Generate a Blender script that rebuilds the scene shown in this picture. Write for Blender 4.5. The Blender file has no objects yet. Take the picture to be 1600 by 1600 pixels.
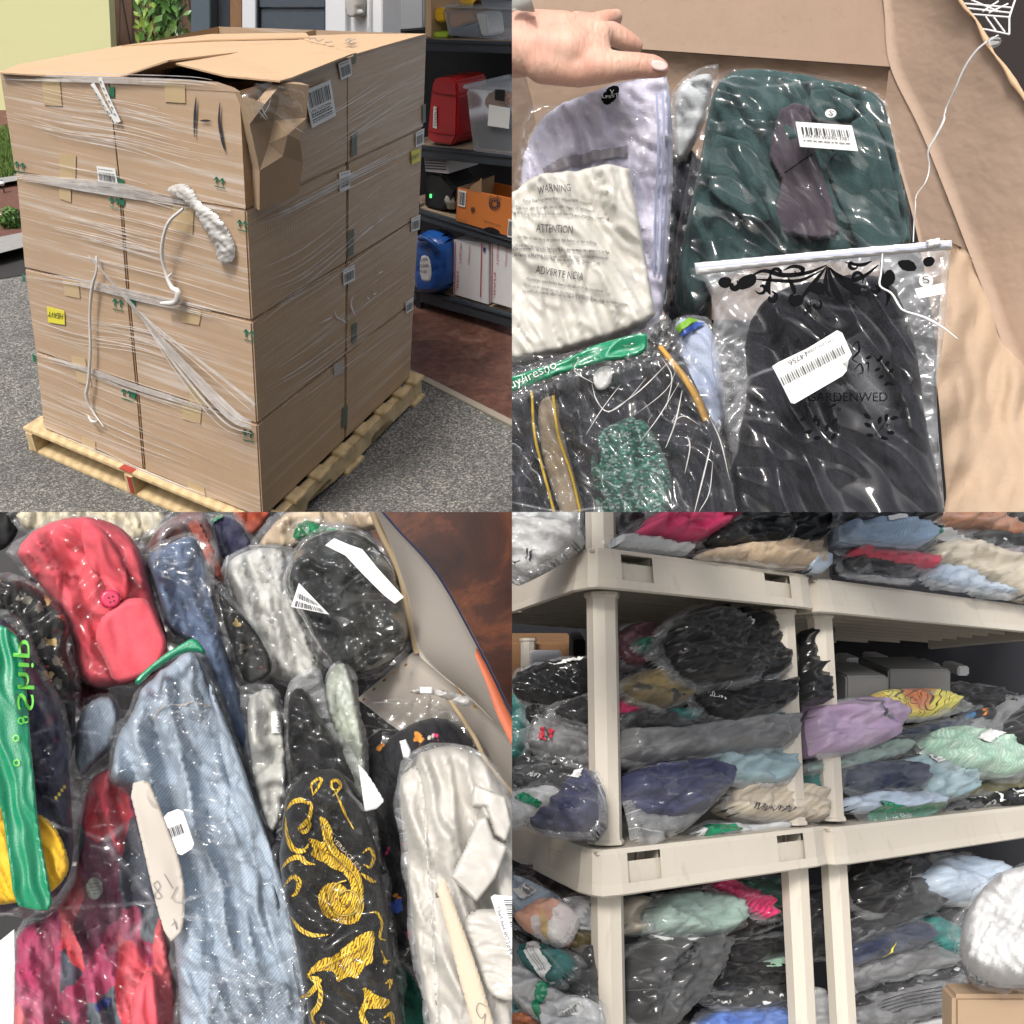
import bpy, bmesh, math, random
import numpy as np
from mathutils import Vector, Matrix
random.seed(7)
R = math.radians
SC = bpy.context.scene
COL = SC.collection
# ---------------------------------------------------------------- camera, sky, sun, exposure
F = 1600.0                                    # focal length in pixels of the 1600 px picture
cam = bpy.data.objects.new('camera', bpy.data.cameras.new('camera'))
COL.objects.link(cam); SC.camera = cam
cam.rotation_euler = (R(90), 0, 0)
cam.data.lens = 36.0 * F / 1600.0; cam.data.sensor_width = 36.0
cam.data.clip_start = 0.05; cam.data.clip_end = 200
SUN_DIR = Vector((-0.22, -0.80, 0.60)).normalized()      # towards the sun
w = bpy.data.worlds.new('World'); SC.world = w; w.use_nodes = True
sky = w.node_tree.nodes.new('ShaderNodeTexSky'); sky.sky_type = 'NISHITA'; sky.sun_disc = False
sky.sun_elevation = math.asin(SUN_DIR.z); sky.sun_rotation = math.atan2(SUN_DIR.x, SUN_DIR.y) % (2 * math.pi)
sky.dust_density = 3.0; sky.ozone_density = 0.6; sky.air_density = 0.8
bgn = w.node_tree.nodes['Background']; bgn.inputs['Strength'].default_value = 0.14
hsv = w.node_tree.nodes.new('ShaderNodeHueSaturation'); hsv.inputs['Saturation'].default_value = .3     # thin overcast
w.node_tree.links.new(sky.outputs[0], hsv.inputs['Color']); w.node_tree.links.new(hsv.outputs[0], bgn.inputs['Color'])
sl = bpy.data.lights.new('sun', 'SUN'); sl.energy = 2.2; sl.angle = R(12); sl.color = (1, .95, .88)
so = bpy.data.objects.new('sun', sl); COL.objects.link(so)
so.rotation_euler = (-SUN_DIR).to_track_quat('-Z', 'Y').to_euler()
SC.view_settings.view_transform = 'Standard'; SC.view_settings.look = 'None'
SC.view_settings.exposure = 0.42; SC.view_settings.gamma = 1
SC.cycles.use_denoising = True
SC.cycles.transparent_max_bounces = 8; SC.cycles.max_bounces = 4; SC.cycles.use_adaptive_sampling = True; SC.cycles.adaptive_threshold = .03
SC.cycles.diffuse_bounces = 2; SC.cycles.glossy_bounces = 2; SC.cycles.transmission_bounces = 4
SC.cycles.caustics_reflective = False; SC.cycles.caustics_refractive = False

# ---------------------------------------------------------------- geometry helpers
PANEL = 1
PAN = {}
def ray(px, py): return Vector(((px - 800) / F, 1.0, (800 - py) / F))
def at(px, py, Y): return ray(px, py) * Y
def fade(t): return t * t * t * (t * (t * 6 - 15) + 10)
def pn(x, y, seed=0):
    x = np.asarray(x, float) + seed * 17.31; y = np.asarray(y, float) + seed * 7.77
    xi = np.floor(x).astype(int); yi = np.floor(y).astype(int); xf = x - xi; yf = y - yi
    def g(ix, iy, dx, dy):
        h = (ix * 374761393 + iy * 668265263 + seed * 144665) & 0x7fffffff
        h = ((h ^ (h >> 13)) * 1274126177) & 0x7fffffff
        a = (h & 0xffff) / 65535.0 * 2 * np.pi
        return np.cos(a) * dx + np.sin(a) * dy
    u = fade(xf); v = fade(yf)
    a = g(xi, yi, xf, yf); b = g(xi + 1, yi, xf - 1, yf); c = g(xi, yi + 1, xf, yf - 1); d = g(xi + 1, yi + 1, xf - 1, yf - 1)
    return ((a + (b - a) * u) * (1 - v) + (c + (d - c) * u) * v) * 1.5
def folds(x, y, st, seed=0):
    """st: list of (amplitude_m, angle_deg, length_px, width_px, kind)"""
    h = np.zeros_like(np.asarray(x, float))
    for i, (a, ang, L, W, k) in enumerate(st):
        t = R(ang); s = seed * 5 + i
        wx = x + 0.35 * W * pn(x / (W * 2.2), y / (W * 2.2), s + 50); wy = y + 0.35 * W * pn(x / (W * 2.2), y / (W * 2.2), s + 80)
        u = (wx * math.cos(t) + wy * math.sin(t)) / L; v = (-wx * math.sin(t) + wy * math.cos(t)) / W
        n = pn(u, v, s)
        if k == 'r': n = 1 - 2.6 * np.abs(n)
        elif k == 'v': n = 2.6 * np.abs(n) - 1
        elif k == 's':
            q_ = n * 2.6; f_ = q_ - np.floor(q_); n = np.floor(q_) + np.clip((f_ - .82) / .18, 0, 1)
        h = h + a * n
    return h
def smooth_poly(p, it=2):
    p = np.array(p, float)
    for _ in range(it):
        q = np.roll(p, -1, 0); p = np.stack([p * .75 + q * .25, p * .25 + q * .75], 1).reshape(-1, 2)
    return p
def dens(p, step=14):
    p = np.array(p, float); out = []
    for i in range(len(p)):
        a = p[i]; b = p[(i + 1) % len(p)]; n = max(1, int(np.hypot(*(b - a)) / step))
        for k in range(n): out.append(a + (b - a) * k / n)
    return np.array(out)
def area(p):
    q = np.roll(p, -1, 0); return .5 * float((p[:, 0] * q[:, 1] - q[:, 0] * p[:, 1]).sum())
def expand(poly, m, seed=0, jag=.5, wl=22):
    p = dens(smooth_poly(poly, 1), 12); s = 1 if area(p) > 0 else -1
    t = np.roll(p, -1, 0) - np.roll(p, 1, 0); t /= (np.hypot(t[:, 0], t[:, 1])[:, None] + 1e-6)
    n = np.stack([t[:, 1], -t[:, 0]], 1) * s
    k = m * (1 + jag * 1.5 * pn(p[:, 0] / wl, p[:, 1] / wl, seed))
    return p + n * k[:, None]
def sdist(px, py, poly):
    a = poly; b = np.roll(poly, -1, 0); N = len(px)
    best = np.full(N, 1e18); bx = np.zeros(N); by = np.zeros(N); ins = np.zeros(N, bool)
    for i in range(len(a)):
        ax, ay = a[i]; ex, ey = b[i] - a[i]; L = ex * ex + ey * ey + 1e-9
        t = np.clip(((px - ax) * ex + (py - ay) * ey) / L, 0, 1)
        qx = ax + t * ex; qy = ay + t * ey; d = (px - qx) ** 2 + (py - qy) ** 2
        m = d < best; best[m] = d[m]; bx[m] = qx[m]; by[m] = qy[m]
        c = ((ay > py) != (b[i][1] > py))
        if abs(ey) > 1e-9: ins ^= c & (px < ex * (py - ay) / ey + ax)
    return np.where(ins, 1, -1) * np.sqrt(best), bx, by
def mesh_np(name, V, Q, mat, parent=None, uv=None, smooth=True):
    me = bpy.data.meshes.new(name); V = np.asarray(V, float)
    if parent is not None: V = V - np.array(parent_origin(parent))
    Q = np.asarray(Q, int); k = Q.shape[1]
    me.vertices.add(len(V)); me.vertices.foreach_set('co', V.astype(np.float32).ravel())
    me.loops.add(Q.size); me.loops.foreach_set('vertex_index', Q.astype(np.int32).ravel())
    me.polygons.add(len(Q)); me.polygons.foreach_set('loop_start', (np.arange(len(Q)) * k).astype(np.int32))
    me.polygons.foreach_set('loop_total', np.full(len(Q), k, np.int32))
    me.update(calc_edges=True)
    if smooth: me.polygons.foreach_set('use_smooth', np.ones(len(Q), bool))
    if uv is not None:
        l = me.uv_layers.new(name='UVMap'); l.data.foreach_set('uv', np.asarray(uv, np.float32)[Q.ravel()].ravel())
    me.validate()
    return link(name, me, mat, parent)
def parent_origin(p):
    o = Vector((0, 0, 0))
    while p is not None: o = o + p.location; p = p.parent
    return o
def link(name, me, mat, parent=None, clip=True):
    o = bpy.data.objects.new(name, me); COL.objects.link(o)
    if mat is not None: me.materials.append(mat)
    if parent is not None: o.parent = parent
    if clip: PAN[o.name] = PANEL
    return o
def tag(o, label=None, cat=None, group=None, kind=None):
    if label: o['label'] = label
    if cat: o['category'] = cat
    if group: o['group'] = group
    if kind: o['kind'] = kind
    return o
def thing(name, label, cat, loc=(0, 0, 0), group=None):
    o = bpy.data.objects.new(name, None); COL.objects.link(o); o.location = Vector(loc); o.empty_display_size = .05
    return tag(o, label, cat, group)
class Pl:
    """a plane: point + normal (towards the camera); S() drops a picture point on it"""
    def __init__(s, O, n):
        s.O = Vector(O); s.n = Vector(n).normalized()
        if s.n.dot(s.O) > 0: s.n = -s.n
    def S(s, px, py, off=0):
        px = np.asarray(px, float); py = np.asarray(py, float)
        r = np.stack([(px - 800) / F, np.ones_like(px), (800 - py) / F], -1); n = np.array(s.n)
        t = float(s.O.dot(s.n)) / (r @ n)
        return r * t[..., None] + n * (np.zeros_like(px) + off)[..., None]
    def p(s, px, py, off=0): return Vector(s.S(np.array([px]), np.array([py]), off)[0])
    def shift(s, d): return Pl(s.O - s.n * d, s.n)
def facing(px, py, Y, tx=0, tz=0):
    """plane at pixel, depth Y, facing the camera; tx/tz tilt its normal sideways/up"""
    r = ray(px, py).normalized(); n = -r + Vector((tx, 0, tz)); return Pl(at(px, py, Y), n)
def grid_patch(poly, cell):
    x0, y0 = poly.min(0) - cell; x1, y1 = poly.max(0) + cell
    xs = np.arange(x0, x1 + cell, cell); ys = np.arange(y0, y1 + cell, cell)
    X, Y = np.meshgrid(xs, ys); sh = X.shape; x = X.ravel().copy(); y = Y.ravel().copy()
    sd, bx, by = sdist(x, y, poly)
    keep = sd > -0.72 * cell; sn = keep & (sd < .38 * cell)
    x[sn] = bx[sn]; y[sn] = by[sn]; sd[sn] = 0; sd = np.maximum(sd, 0)
    idx = np.arange(len(x)).reshape(sh)
    q = np.stack([idx[:-1, :-1], idx[:-1, 1:], idx[1:, 1:], idx[1:, :-1]], -1).reshape(-1, 4)
    q = q[keep[q].all(1)]
    cx = x[q]; cy = y[q]
    ar = np.abs(.5 * ((cx[:, 0] - cx[:, 2]) * (cy[:, 1] - cy[:, 3]) - (cx[:, 1] - cx[:, 3]) * (cy[:, 0] - cy[:, 2])))
    q = q[ar > .05 * cell * cell]
    used = np.unique(q); mp = np.full(len(x), -1); mp[used] = np.arange(len(used))
    return x[used], y[used], sd[used], mp[q]
class Blob:
    """a soft body whose outline is given in picture points on a plane, with real thickness"""
    def __init__(s, name, poly, pl, T, mat, parent=None, back=.6, w=None, st=(), cell=5, it=2, seed=0, pw=2.2, base=0.0):
        p = smooth_poly(poly, it) if it else dens(poly, 20); s.poly = p; s.pl = pl; s.T = T; s.st = st; s.seed = seed; s.pw = pw; s.base = base
        x, y, sd, q = grid_patch(p, cell)
        s.w = min(w * .8, .8 * float(sd.max())) if w else max(5.0, .42 * float(sd.max()))
        s.x0 = x; h = s._h(x, y, sd); pr = s._pr(sd)
        A = pl.S(x, y, h); B = pl.S(x, y, base - (back * T * pr + .0015)); n = len(x)
        uv = np.stack([x, -y], 1) / 100.0
        if 'film' in mat.name and mat.name != 'green_film': s.obj = mesh_np(name, A, q[:, ::-1], mat, parent, uv)     # film is a single thin sheet
        else: s.obj = mesh_np(name, np.concatenate([A, B]), np.concatenate([q[:, ::-1], q + n]), mat, parent, np.concatenate([uv, uv + 3.3]))
    def _pr(s, sd): return (1 - (1 - np.clip(sd / s.w, 0, 1)) ** s.pw) ** .5
    def _h(s, x, y, sd):
        pr = s._pr(sd); return s.base + pr * s.T + pr * folds(x, y, s.st, s.seed)
    def S(s, px, py, off=0):
        px = np.asarray(px, float); py = np.asarray(py, float); sd, _, _ = sdist(px.ravel(), py.ravel(), s.poly)
        h = s._h(px.ravel(), py.ravel(), np.maximum(sd, 0)).reshape(px.shape); return s.pl.S(px, py, h + off)
    def p(s, px, py, off=0): return Vector(s.S(np.array([px]), np.array([py]), off)[0])
def patch(name, poly, surf, off, mat, parent, cell=4, it=0, th=.0012):
    """thin sheet (sticker, print, tape) laid on a surface"""
    if isinstance(surf, Pl):
        p = smooth_poly(poly, it) if it else np.array(poly, float); k = len(p); A = surf.S(p[:, 0], p[:, 1], off); B = surf.S(p[:, 0], p[:, 1], off - th)
        bm = bmesh.new(); a = [bm.verts.new(v) for v in A]; b = [bm.verts.new(v) for v in B]; fs = [bm.faces.new(a), bm.faces.new(b[::-1])]
        for i in range(k): bm.faces.new([a[i], b[i], b[(i + 1) % k], a[(i + 1) % k]])
        bmesh.ops.triangulate(bm, faces=fs); bmesh.ops.recalc_face_normals(bm, faces=bm.faces); return from_bm(name, bm, mat, parent)
    p = smooth_poly(poly, it) if it else dens(poly, 8)
    x, y, sd, q = grid_patch(p, cell); A = surf.S(x, y, off); n = len(x)
    B = surf.S(x, y, off - th); uv = np.stack([x, -y], 1) / 100.0
    return mesh_np(name, np.concatenate([A, B]), np.concatenate([q[:, ::-1], q + n]), mat, parent, np.concatenate([uv, uv]), smooth=True)
def stroke(name, pts, wd, surf, off, mat, parent, closed=False, taper=False, sub=3):
    """ribbon drawn on a surface through picture points"""
    P = np.array(pts, float)
    V, Q = ribbon2d(P, wd, taper, sub)
    return mesh_np(name, surf.S(V[:, 0], V[:, 1], off), Q, mat, parent, V / 100.0)
def crv(P, n=4):
    P = np.array(P, float)
    if len(P) < 3: 
        t = np.linspace(0, 1, n * 2 + 1)[:, None]; return P[0] * (1 - t) + P[-1] * t
    E = np.concatenate([[2 * P[0] - P[1]], P, [2 * P[-1] - P[-2]]]); out = []
    for i in range(len(P) - 1):
        a, b, c, d = E[i:i + 4]
        for k in range(n):
            t = k / n; out.append(.5 * ((2 * b) + (-a + c) * t + (2 * a - 5 * b + 4 * c - d) * t * t + (-a + 3 * b - 3 * c + d) * t ** 3))
    out.append(P[-1]); return np.array(out)
def ribbon2d(P, wd, taper=False, sub=4):
    C = crv(P, sub); T = np.gradient(C, axis=0); T /= (np.hypot(T[:, 0], T[:, 1])[:, None] + 1e-9); Nn = np.stack([-T[:, 1], T[:, 0]], 1)
    k = len(C); ww = np.full(k, wd / 2.0)
    if taper: ww = ww * (np.sin(np.linspace(.12, np.pi - .12, k)) * .9 + .1)
    V = np.stack([C - Nn * ww[:, None], C + Nn * ww[:, None]], 1).reshape(-1, 2)
    Q = np.array([[2 * i, 2 * i + 1, 2 * i + 3, 2 * i + 2] for i in range(k - 1)])
    return V, Q
def strokes(name, lst, surf, off, mat, parent, sub=4):
    """many ribbons (one print) as ONE mesh: lst of (points, width, taper)"""
    Vs = []; Qs = []; n = 0
    for pts, wd, tp in lst:
        V, Q = ribbon2d(np.array(pts, float), wd, tp, sub); Vs.append(V); Qs.append(Q + n); n += len(V)
    V = np.concatenate(Vs); return mesh_np(name, surf.S(V[:, 0], V[:, 1], off), np.concatenate(Qs), mat, parent, V / 100.0)
_tc = {}
def text2d(s):
    if s in _tc: return _tc[s]
    c = bpy.data.curves.new('t', 'FONT'); c.body = s; c.size = 1.0; c.align_x = 'LEFT'; c.resolution_u = 3
    o = bpy.data.objects.new('t', c); COL.objects.link(o); dg = bpy.context.evaluated_depsgraph_get(); dg.update()
    me = bpy.data.meshes.new_from_object(o.evaluated_get(dg)); bm = bmesh.new(); bm.from_mesh(me)
    bmesh.ops.triangulate(bm, faces=bm.faces); V = np.array([v.co[:2] for v in bm.verts]); T = np.array([[v.index for v in f.verts] for f in bm.faces])
    bm.free(); COL.objects.unlink(o); bpy.data.objects.remove(o); bpy.data.curves.remove(c); bpy.data.meshes.remove(me)
    V[:, 0] -= V[:, 0].min(); V[:, 0] /= V[:, 0].max(); _tc[s] = (V, T); return _tc[s]
def texts(name, lst, surf, off, mat, parent):
    """lst of (string, (x0,y0) baseline start, (x1,y1) baseline end, cap height px, mirror) -> one mesh"""
    Vs = []; Ts = []; n = 0
    for s, a, b, hgt, *fl in lst:
        V, T = text2d(s); a = np.array(a, float); b = np.array(b, float); e = b - a; L = np.hypot(*e); e = e / L; up = np.array([e[1], -e[0]])
        if fl and fl[0]: up = -up
        P = a + V[:, :1] * L * e + V[:, 1:] / .7 * hgt * up
        Vs.append(P); Ts.append(T + n); n += len(P)
    V = np.concatenate(Vs); return mesh_np(name, surf.S(V[:, 0], V[:, 1], off), np.concatenate(Ts), mat, parent, smooth=False)
def bil(q, u, v):
    q = np.array(q, float); return (q[0] * (1 - u) + q[1] * u) * (1 - v) + (q[3] * (1 - u) + q[2] * u) * v
def barcode(q, surf, parent, off=.004, rows=((.1, .55),), u0=.08, u1=.92, lines=(.68, .8), seed=0, text=None, name='barcode_label', it=1, mp=None, flip=False, lh=None):
    """white sticker with printed bars; q = TL,TR,BR,BL picture points"""
    lab = patch(name, np.array(q, float), surf, off, mp or M['paper'], parent, cell=3.5)
    rs = random.Random(seed); Vs = []; Qs = []; n = 0
    def bar(ua, ub, va, vb):
        nonlocal n
        Vs.extend([bil(q, ua, va), bil(q, ub, va), bil(q, ub, vb), bil(q, ua, vb)]); Qs.append([n, n + 1, n + 2, n + 3]); n += 4
    for va, vb in rows:
        u = u0
        while u < u1:
            b = rs.choice([.012, .012, .024, .036]); bar(u, min(u + b, u1), va, vb); u += b + rs.choice([.014, .02, .034])
    for v in lines:
        u = u0
        while u < u1 - .1:
            b = rs.uniform(.03, .12); bar(u, u + b, v, v + .035); u += b + .02
    V = np.array(Vs); mesh_np('printed_bars', surf.S(V[:, 0], V[:, 1], off + .0012), np.array(Qs), M['ink'], lab, smooth=False)
    if text:
        a = bil(q, u0, text[1]); b = bil(q, u1 - .05, text[1])
        texts('printed_text', [(text[0], a, b, text[2], flip)], surf, off + .0014, M['ink'], lab)
    return lab
def poly3(name, pts, th, mat, parent=None, bev=0, uvf=None, n=None):
    """flat plate: 3D polygon with thickness behind it"""
    bm = bmesh.new(); P = [Vector(p) for p in pts]
    nn = n.normalized() if n is not None else sum(((P[i] - P[0]).cross(P[i + 1] - P[0]) for i in range(1, len(P) - 1)), Vector()).normalized()
    if nn.dot(P[0]) > 0 and n is None: nn = -nn
    a = [bm.verts.new(p) for p in P]; b = [bm.verts.new(p - nn * th) for p in P]
    bm.faces.new(a); bm.faces.new(b[::-1])
    for i in range(len(P)): bm.faces.new([a[i], b[i], b[(i + 1) % len(P)], a[(i + 1) % len(P)]])
    bmesh.ops.recalc_face_normals(bm, faces=bm.faces)
    if bev: bmesh.ops.bevel(bm, geom=bm.edges[:], offset=bev, segments=2, affect='EDGES', clamp_overlap=True)
    return from_bm(name, bm, mat, parent)
def from_bm(name, bm, mat, parent=None, smooth=False):
    me = bpy.data.meshes.new(name)
    if parent is not None: bmesh.ops.translate(bm, vec=-parent_origin(parent), verts=bm.verts)
    bm.to_mesh(me); bm.free()
    if smooth: me.polygons.foreach_set('use_smooth', np.ones(len(me.polygons), bool))
    return link(name, me, mat, parent)
def hexa(name, c8, mat, parent=None, bev=.004, openings=(), sub=0, dent=0, seed=0):
    """box from 8 corners: bottom 4 then top 4"""
    bm = bmesh.new(); v = [bm.verts.new(p) for p in c8]
    for fi, f in enumerate(((3, 2, 1, 0), (4, 5, 6, 7), (0, 1, 5, 4), (1, 2, 6, 5), (2, 3, 7, 6), (3, 0, 4, 7))):
        if fi in openings: continue
        bm.faces.new([v[i] for i in f])
    bmesh.ops.recalc_face_normals(bm, faces=bm.faces)
    if bev and not openings: bmesh.ops.bevel(bm, geom=bm.edges[:], offset=bev, segments=2, affect='EDGES', clamp_overlap=True)
    return from_bm(name, bm, mat, parent)
def tube(name, pts, rad, mat, parent=None, seg=8, smooth=True, curve=True, n=4):
    P = np.array([list(p) for p in pts], float); P = crv(P, n) if curve else P
    rr = np.full(len(P), rad) if np.isscalar(rad) else np.interp(np.linspace(0, 1, len(P)), np.linspace(0, 1, len(rad)), rad)
    V = []; up = Vector((0.13, .2, 1)).normalized()
    for i in range(len(P)):
        t = Vector(P[min(i + 1, len(P) - 1)] - P[max(i - 1, 0)]).normalized(); s = t.cross(up)
        if s.length < .1: s = t.cross(Vector((1, 0, 0)))
        s.normalize(); q = s.cross(t)
        for k in range(seg):
            a = 2 * math.pi * k / seg; V.append(Vector(P[i]) + (s * math.cos(a) + q * math.sin(a)) * rr[i])
    Q = [[i * seg + k, i * seg + (k + 1) % seg, (i + 1) * seg + (k + 1) % seg, (i + 1) * seg + k] for i in range(len(P) - 1) for k in range(seg)]
    uv = np.array([[k / seg, i * .1] for i in range(len(P)) for k in range(seg)])
    return mesh_np(name, np.array([list(v) for v in V]), Q, mat, parent, uv, smooth)

def ruled(name, A, B, mat, parent, n=10, wob=0, seed=0, th=.004, m=8):
    """wall between two edge curves given as (px, py, depth) lists"""
    a = crv(A, n); b = crv(B, n); k = len(a); 
    if len(b) != k: b = np.stack([np.interp(np.linspace(0, 1, k), np.linspace(0, 1, len(b)), b[:, i]) for i in range(3)], 1)
    V = []; UV = []
    for j in range(m + 1):
        t = j / m; p_ = a * (1 - t) + b * t
        if wob: p_[:, 2] += wob * pn(p_[:, 0] / 70, p_[:, 1] / 70, seed) + .5 * wob * (1 - 3 * np.abs(pn(p_[:, 0] / 45, p_[:, 1] / 90, seed + 3)))
        r_ = np.stack([(p_[:, 0] - 800) / F, np.ones(k), (800 - p_[:, 1]) / F], 1) * p_[:, 2:3]; V.append(r_); UV.append(p_[:, :2] * [1, -1] / 100)
    V = np.concatenate(V); UV = np.concatenate(UV); W = V * (1 + th)
    q = np.array([[j * k + i, j * k + i + 1, (j + 1) * k + i + 1, (j + 1) * k + i] for j in range(m) for i in range(k - 1)]); N_ = len(V)
    rim = [[i, i + 1, N_ + i + 1, N_ + i] for i in range(k - 1)] + [[m * k + i, N_ + m * k + i, N_ + m * k + i + 1, m * k + i + 1] for i in range(k - 1)]
    return mesh_np(name, np.concatenate([V, W]), np.concatenate([q, q[:, ::-1] + N_, np.array(rim)]), mat, parent, np.concatenate([UV, UV]))
# ---------------------------------------------------------------- materials
M = {}
def nd(nt, typ, ins=None, **pr):
    n = nt.nodes.new('ShaderNode' + typ)
    for k, v in pr.items(): setattr(n, k, v)
    for k, v in (ins or {}).items():
        s = n.inputs[k]
        if isinstance(v, bpy.types.NodeSocket): nt.links.new(v, s)
        else:
            if isinstance(v, tuple) and len(v) == 3 and s.type == 'RGBA': v = v + (1,)
            s.default_value = v
    return n
def new(name):
    m = bpy.data.materials.new(name); m.use_nodes = True; nt = m.node_tree; return m, nt, nt.nodes['Principled BSDF']
def mix(nt, f, a, b, t='MIX'):
    n = nd(nt, 'Mix', data_type='RGBA', blend_type=t)
    for i, v in ((0, f), (6, a), (7, b)):
        if isinstance(v, bpy.types.NodeSocket): nt.links.new(v, n.inputs[i])
        else: n.inputs[i].default_value = (v + (1,)) if isinstance(v, tuple) and len(v) == 3 else v
    return n.outputs[2]
def ramp(nt, f, stops, interp='LINEAR'):
    n = nd(nt, 'ValToRGB', {'Fac': f}); n.color_ramp.interpolation = interp; e = n.color_ramp.elements
    while len(e) < len(stops): e.new(.5)
    for i, (p, c) in enumerate(stops): e[i].position = p; e[i].color = (c, c, c, 1) if not isinstance(c, tuple) else c + (1,)
    return n.outputs[0]
def coords(nt, which='UV', scale=(1, 1, 1), rot=0):
    t = nd(nt, 'TexCoord'); m = nd(nt, 'Mapping', {'Vector': t.outputs[which], 'Scale': scale, 'Rotation': (0, 0, R(rot))}); return m.outputs[0]
def noise(nt, vec, sc, det=3, dist=0, ty='FBM', rough=.5):
    n = nd(nt, 'TexNoise', {'Vector': vec, 'Scale': sc, 'Detail': det, 'Distortion': dist, 'Roughness': rough}); n.noise_type = ty; return n.outputs[0]
def bump(nt, h, st=.3, dist=.01, nrm=None):
    i = {'Height': h, 'Strength': st, 'Distance': dist}
    if nrm: i['Normal'] = nrm
    return nd(nt, 'Bump', i).outputs[0]
def facets(nt, vec, k=1.0):
    """crumpled sheet: stretched, bent polygonal facets with sharp creases; returns height and crease mask"""
    wv = mix(nt, .16 / k, vec, nd(nt, 'TexNoise', {'Vector': vec, 'Scale': 1.3 * k, 'Detail': 1}).outputs[1], 'ADD')
    m1 = nd(nt, 'Mapping', {'Vector': wv, 'Scale': (.8, 1.9, 1), 'Rotation': (0, 0, .7)}).outputs[0]; m2 = nd(nt, 'Mapping', {'Vector': wv, 'Scale': (2.3, .7, 1), 'Rotation': (0, 0, .3)}).outputs[0]
    a = nd(nt, 'TexVoronoi', {'Vector': m1, 'Scale': 1.5 * k}, feature='DISTANCE_TO_EDGE').outputs[0]; b = noise(nt, m2, 1.5 * k, 2, .5, 'RIDGED_MULTIFRACTAL')
    h = nd(nt, 'Math', {0: a, 1: 2.0}, operation='MULTIPLY').outputs[0]; b = nd(nt, 'Math', {0: b, 1: .35}, operation='MULTIPLY').outputs[0]; h = nd(nt, 'Math', {0: h, 1: b}, operation='ADD').outputs[0]
    lo = noise(nt, vec, 1.1 * k, 2, .6); h = nd(nt, 'Math', {0: h, 1: lo}, operation='ADD').outputs[0]
    e = nd(nt, 'Math', {0: ramp(nt, a, [(0, 1), (.022, 0)]), 1: ramp(nt, noise(nt, vec, 1.4 * k, 2), [(.48, 0), (.62, 1)])}, operation='MULTIPLY').outputs[0]
    return h, e
def crinkle(nt, vec, k=1.0, st=.5):
    h, e = facets(nt, vec, k); return bump(nt, h, st, .022)
def plain(name, c, rough=.5, metal=0, var=.12, sc=20, coat=0, b=0, bs=60, spec=.5, which='Object'):
    m, nt, p = new(name); v = coords(nt, which); n = noise(nt, v, sc, 4)
    c2 = tuple(x * (1 - var) for x in c); nt.links.new(mix(nt, n, c, c2), p.inputs['Base Color'])
    p.inputs['Roughness'].default_value = rough; p.inputs['Metallic'].default_value = metal; p.inputs['Coat Weight'].default_value = coat
    p.inputs['Specular IOR Level'].default_value = spec
    if b: nt.links.new(bump(nt, noise(nt, v, bs, 3), b, .003), p.inputs['Normal'])
    M[name] = m; return m
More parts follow.
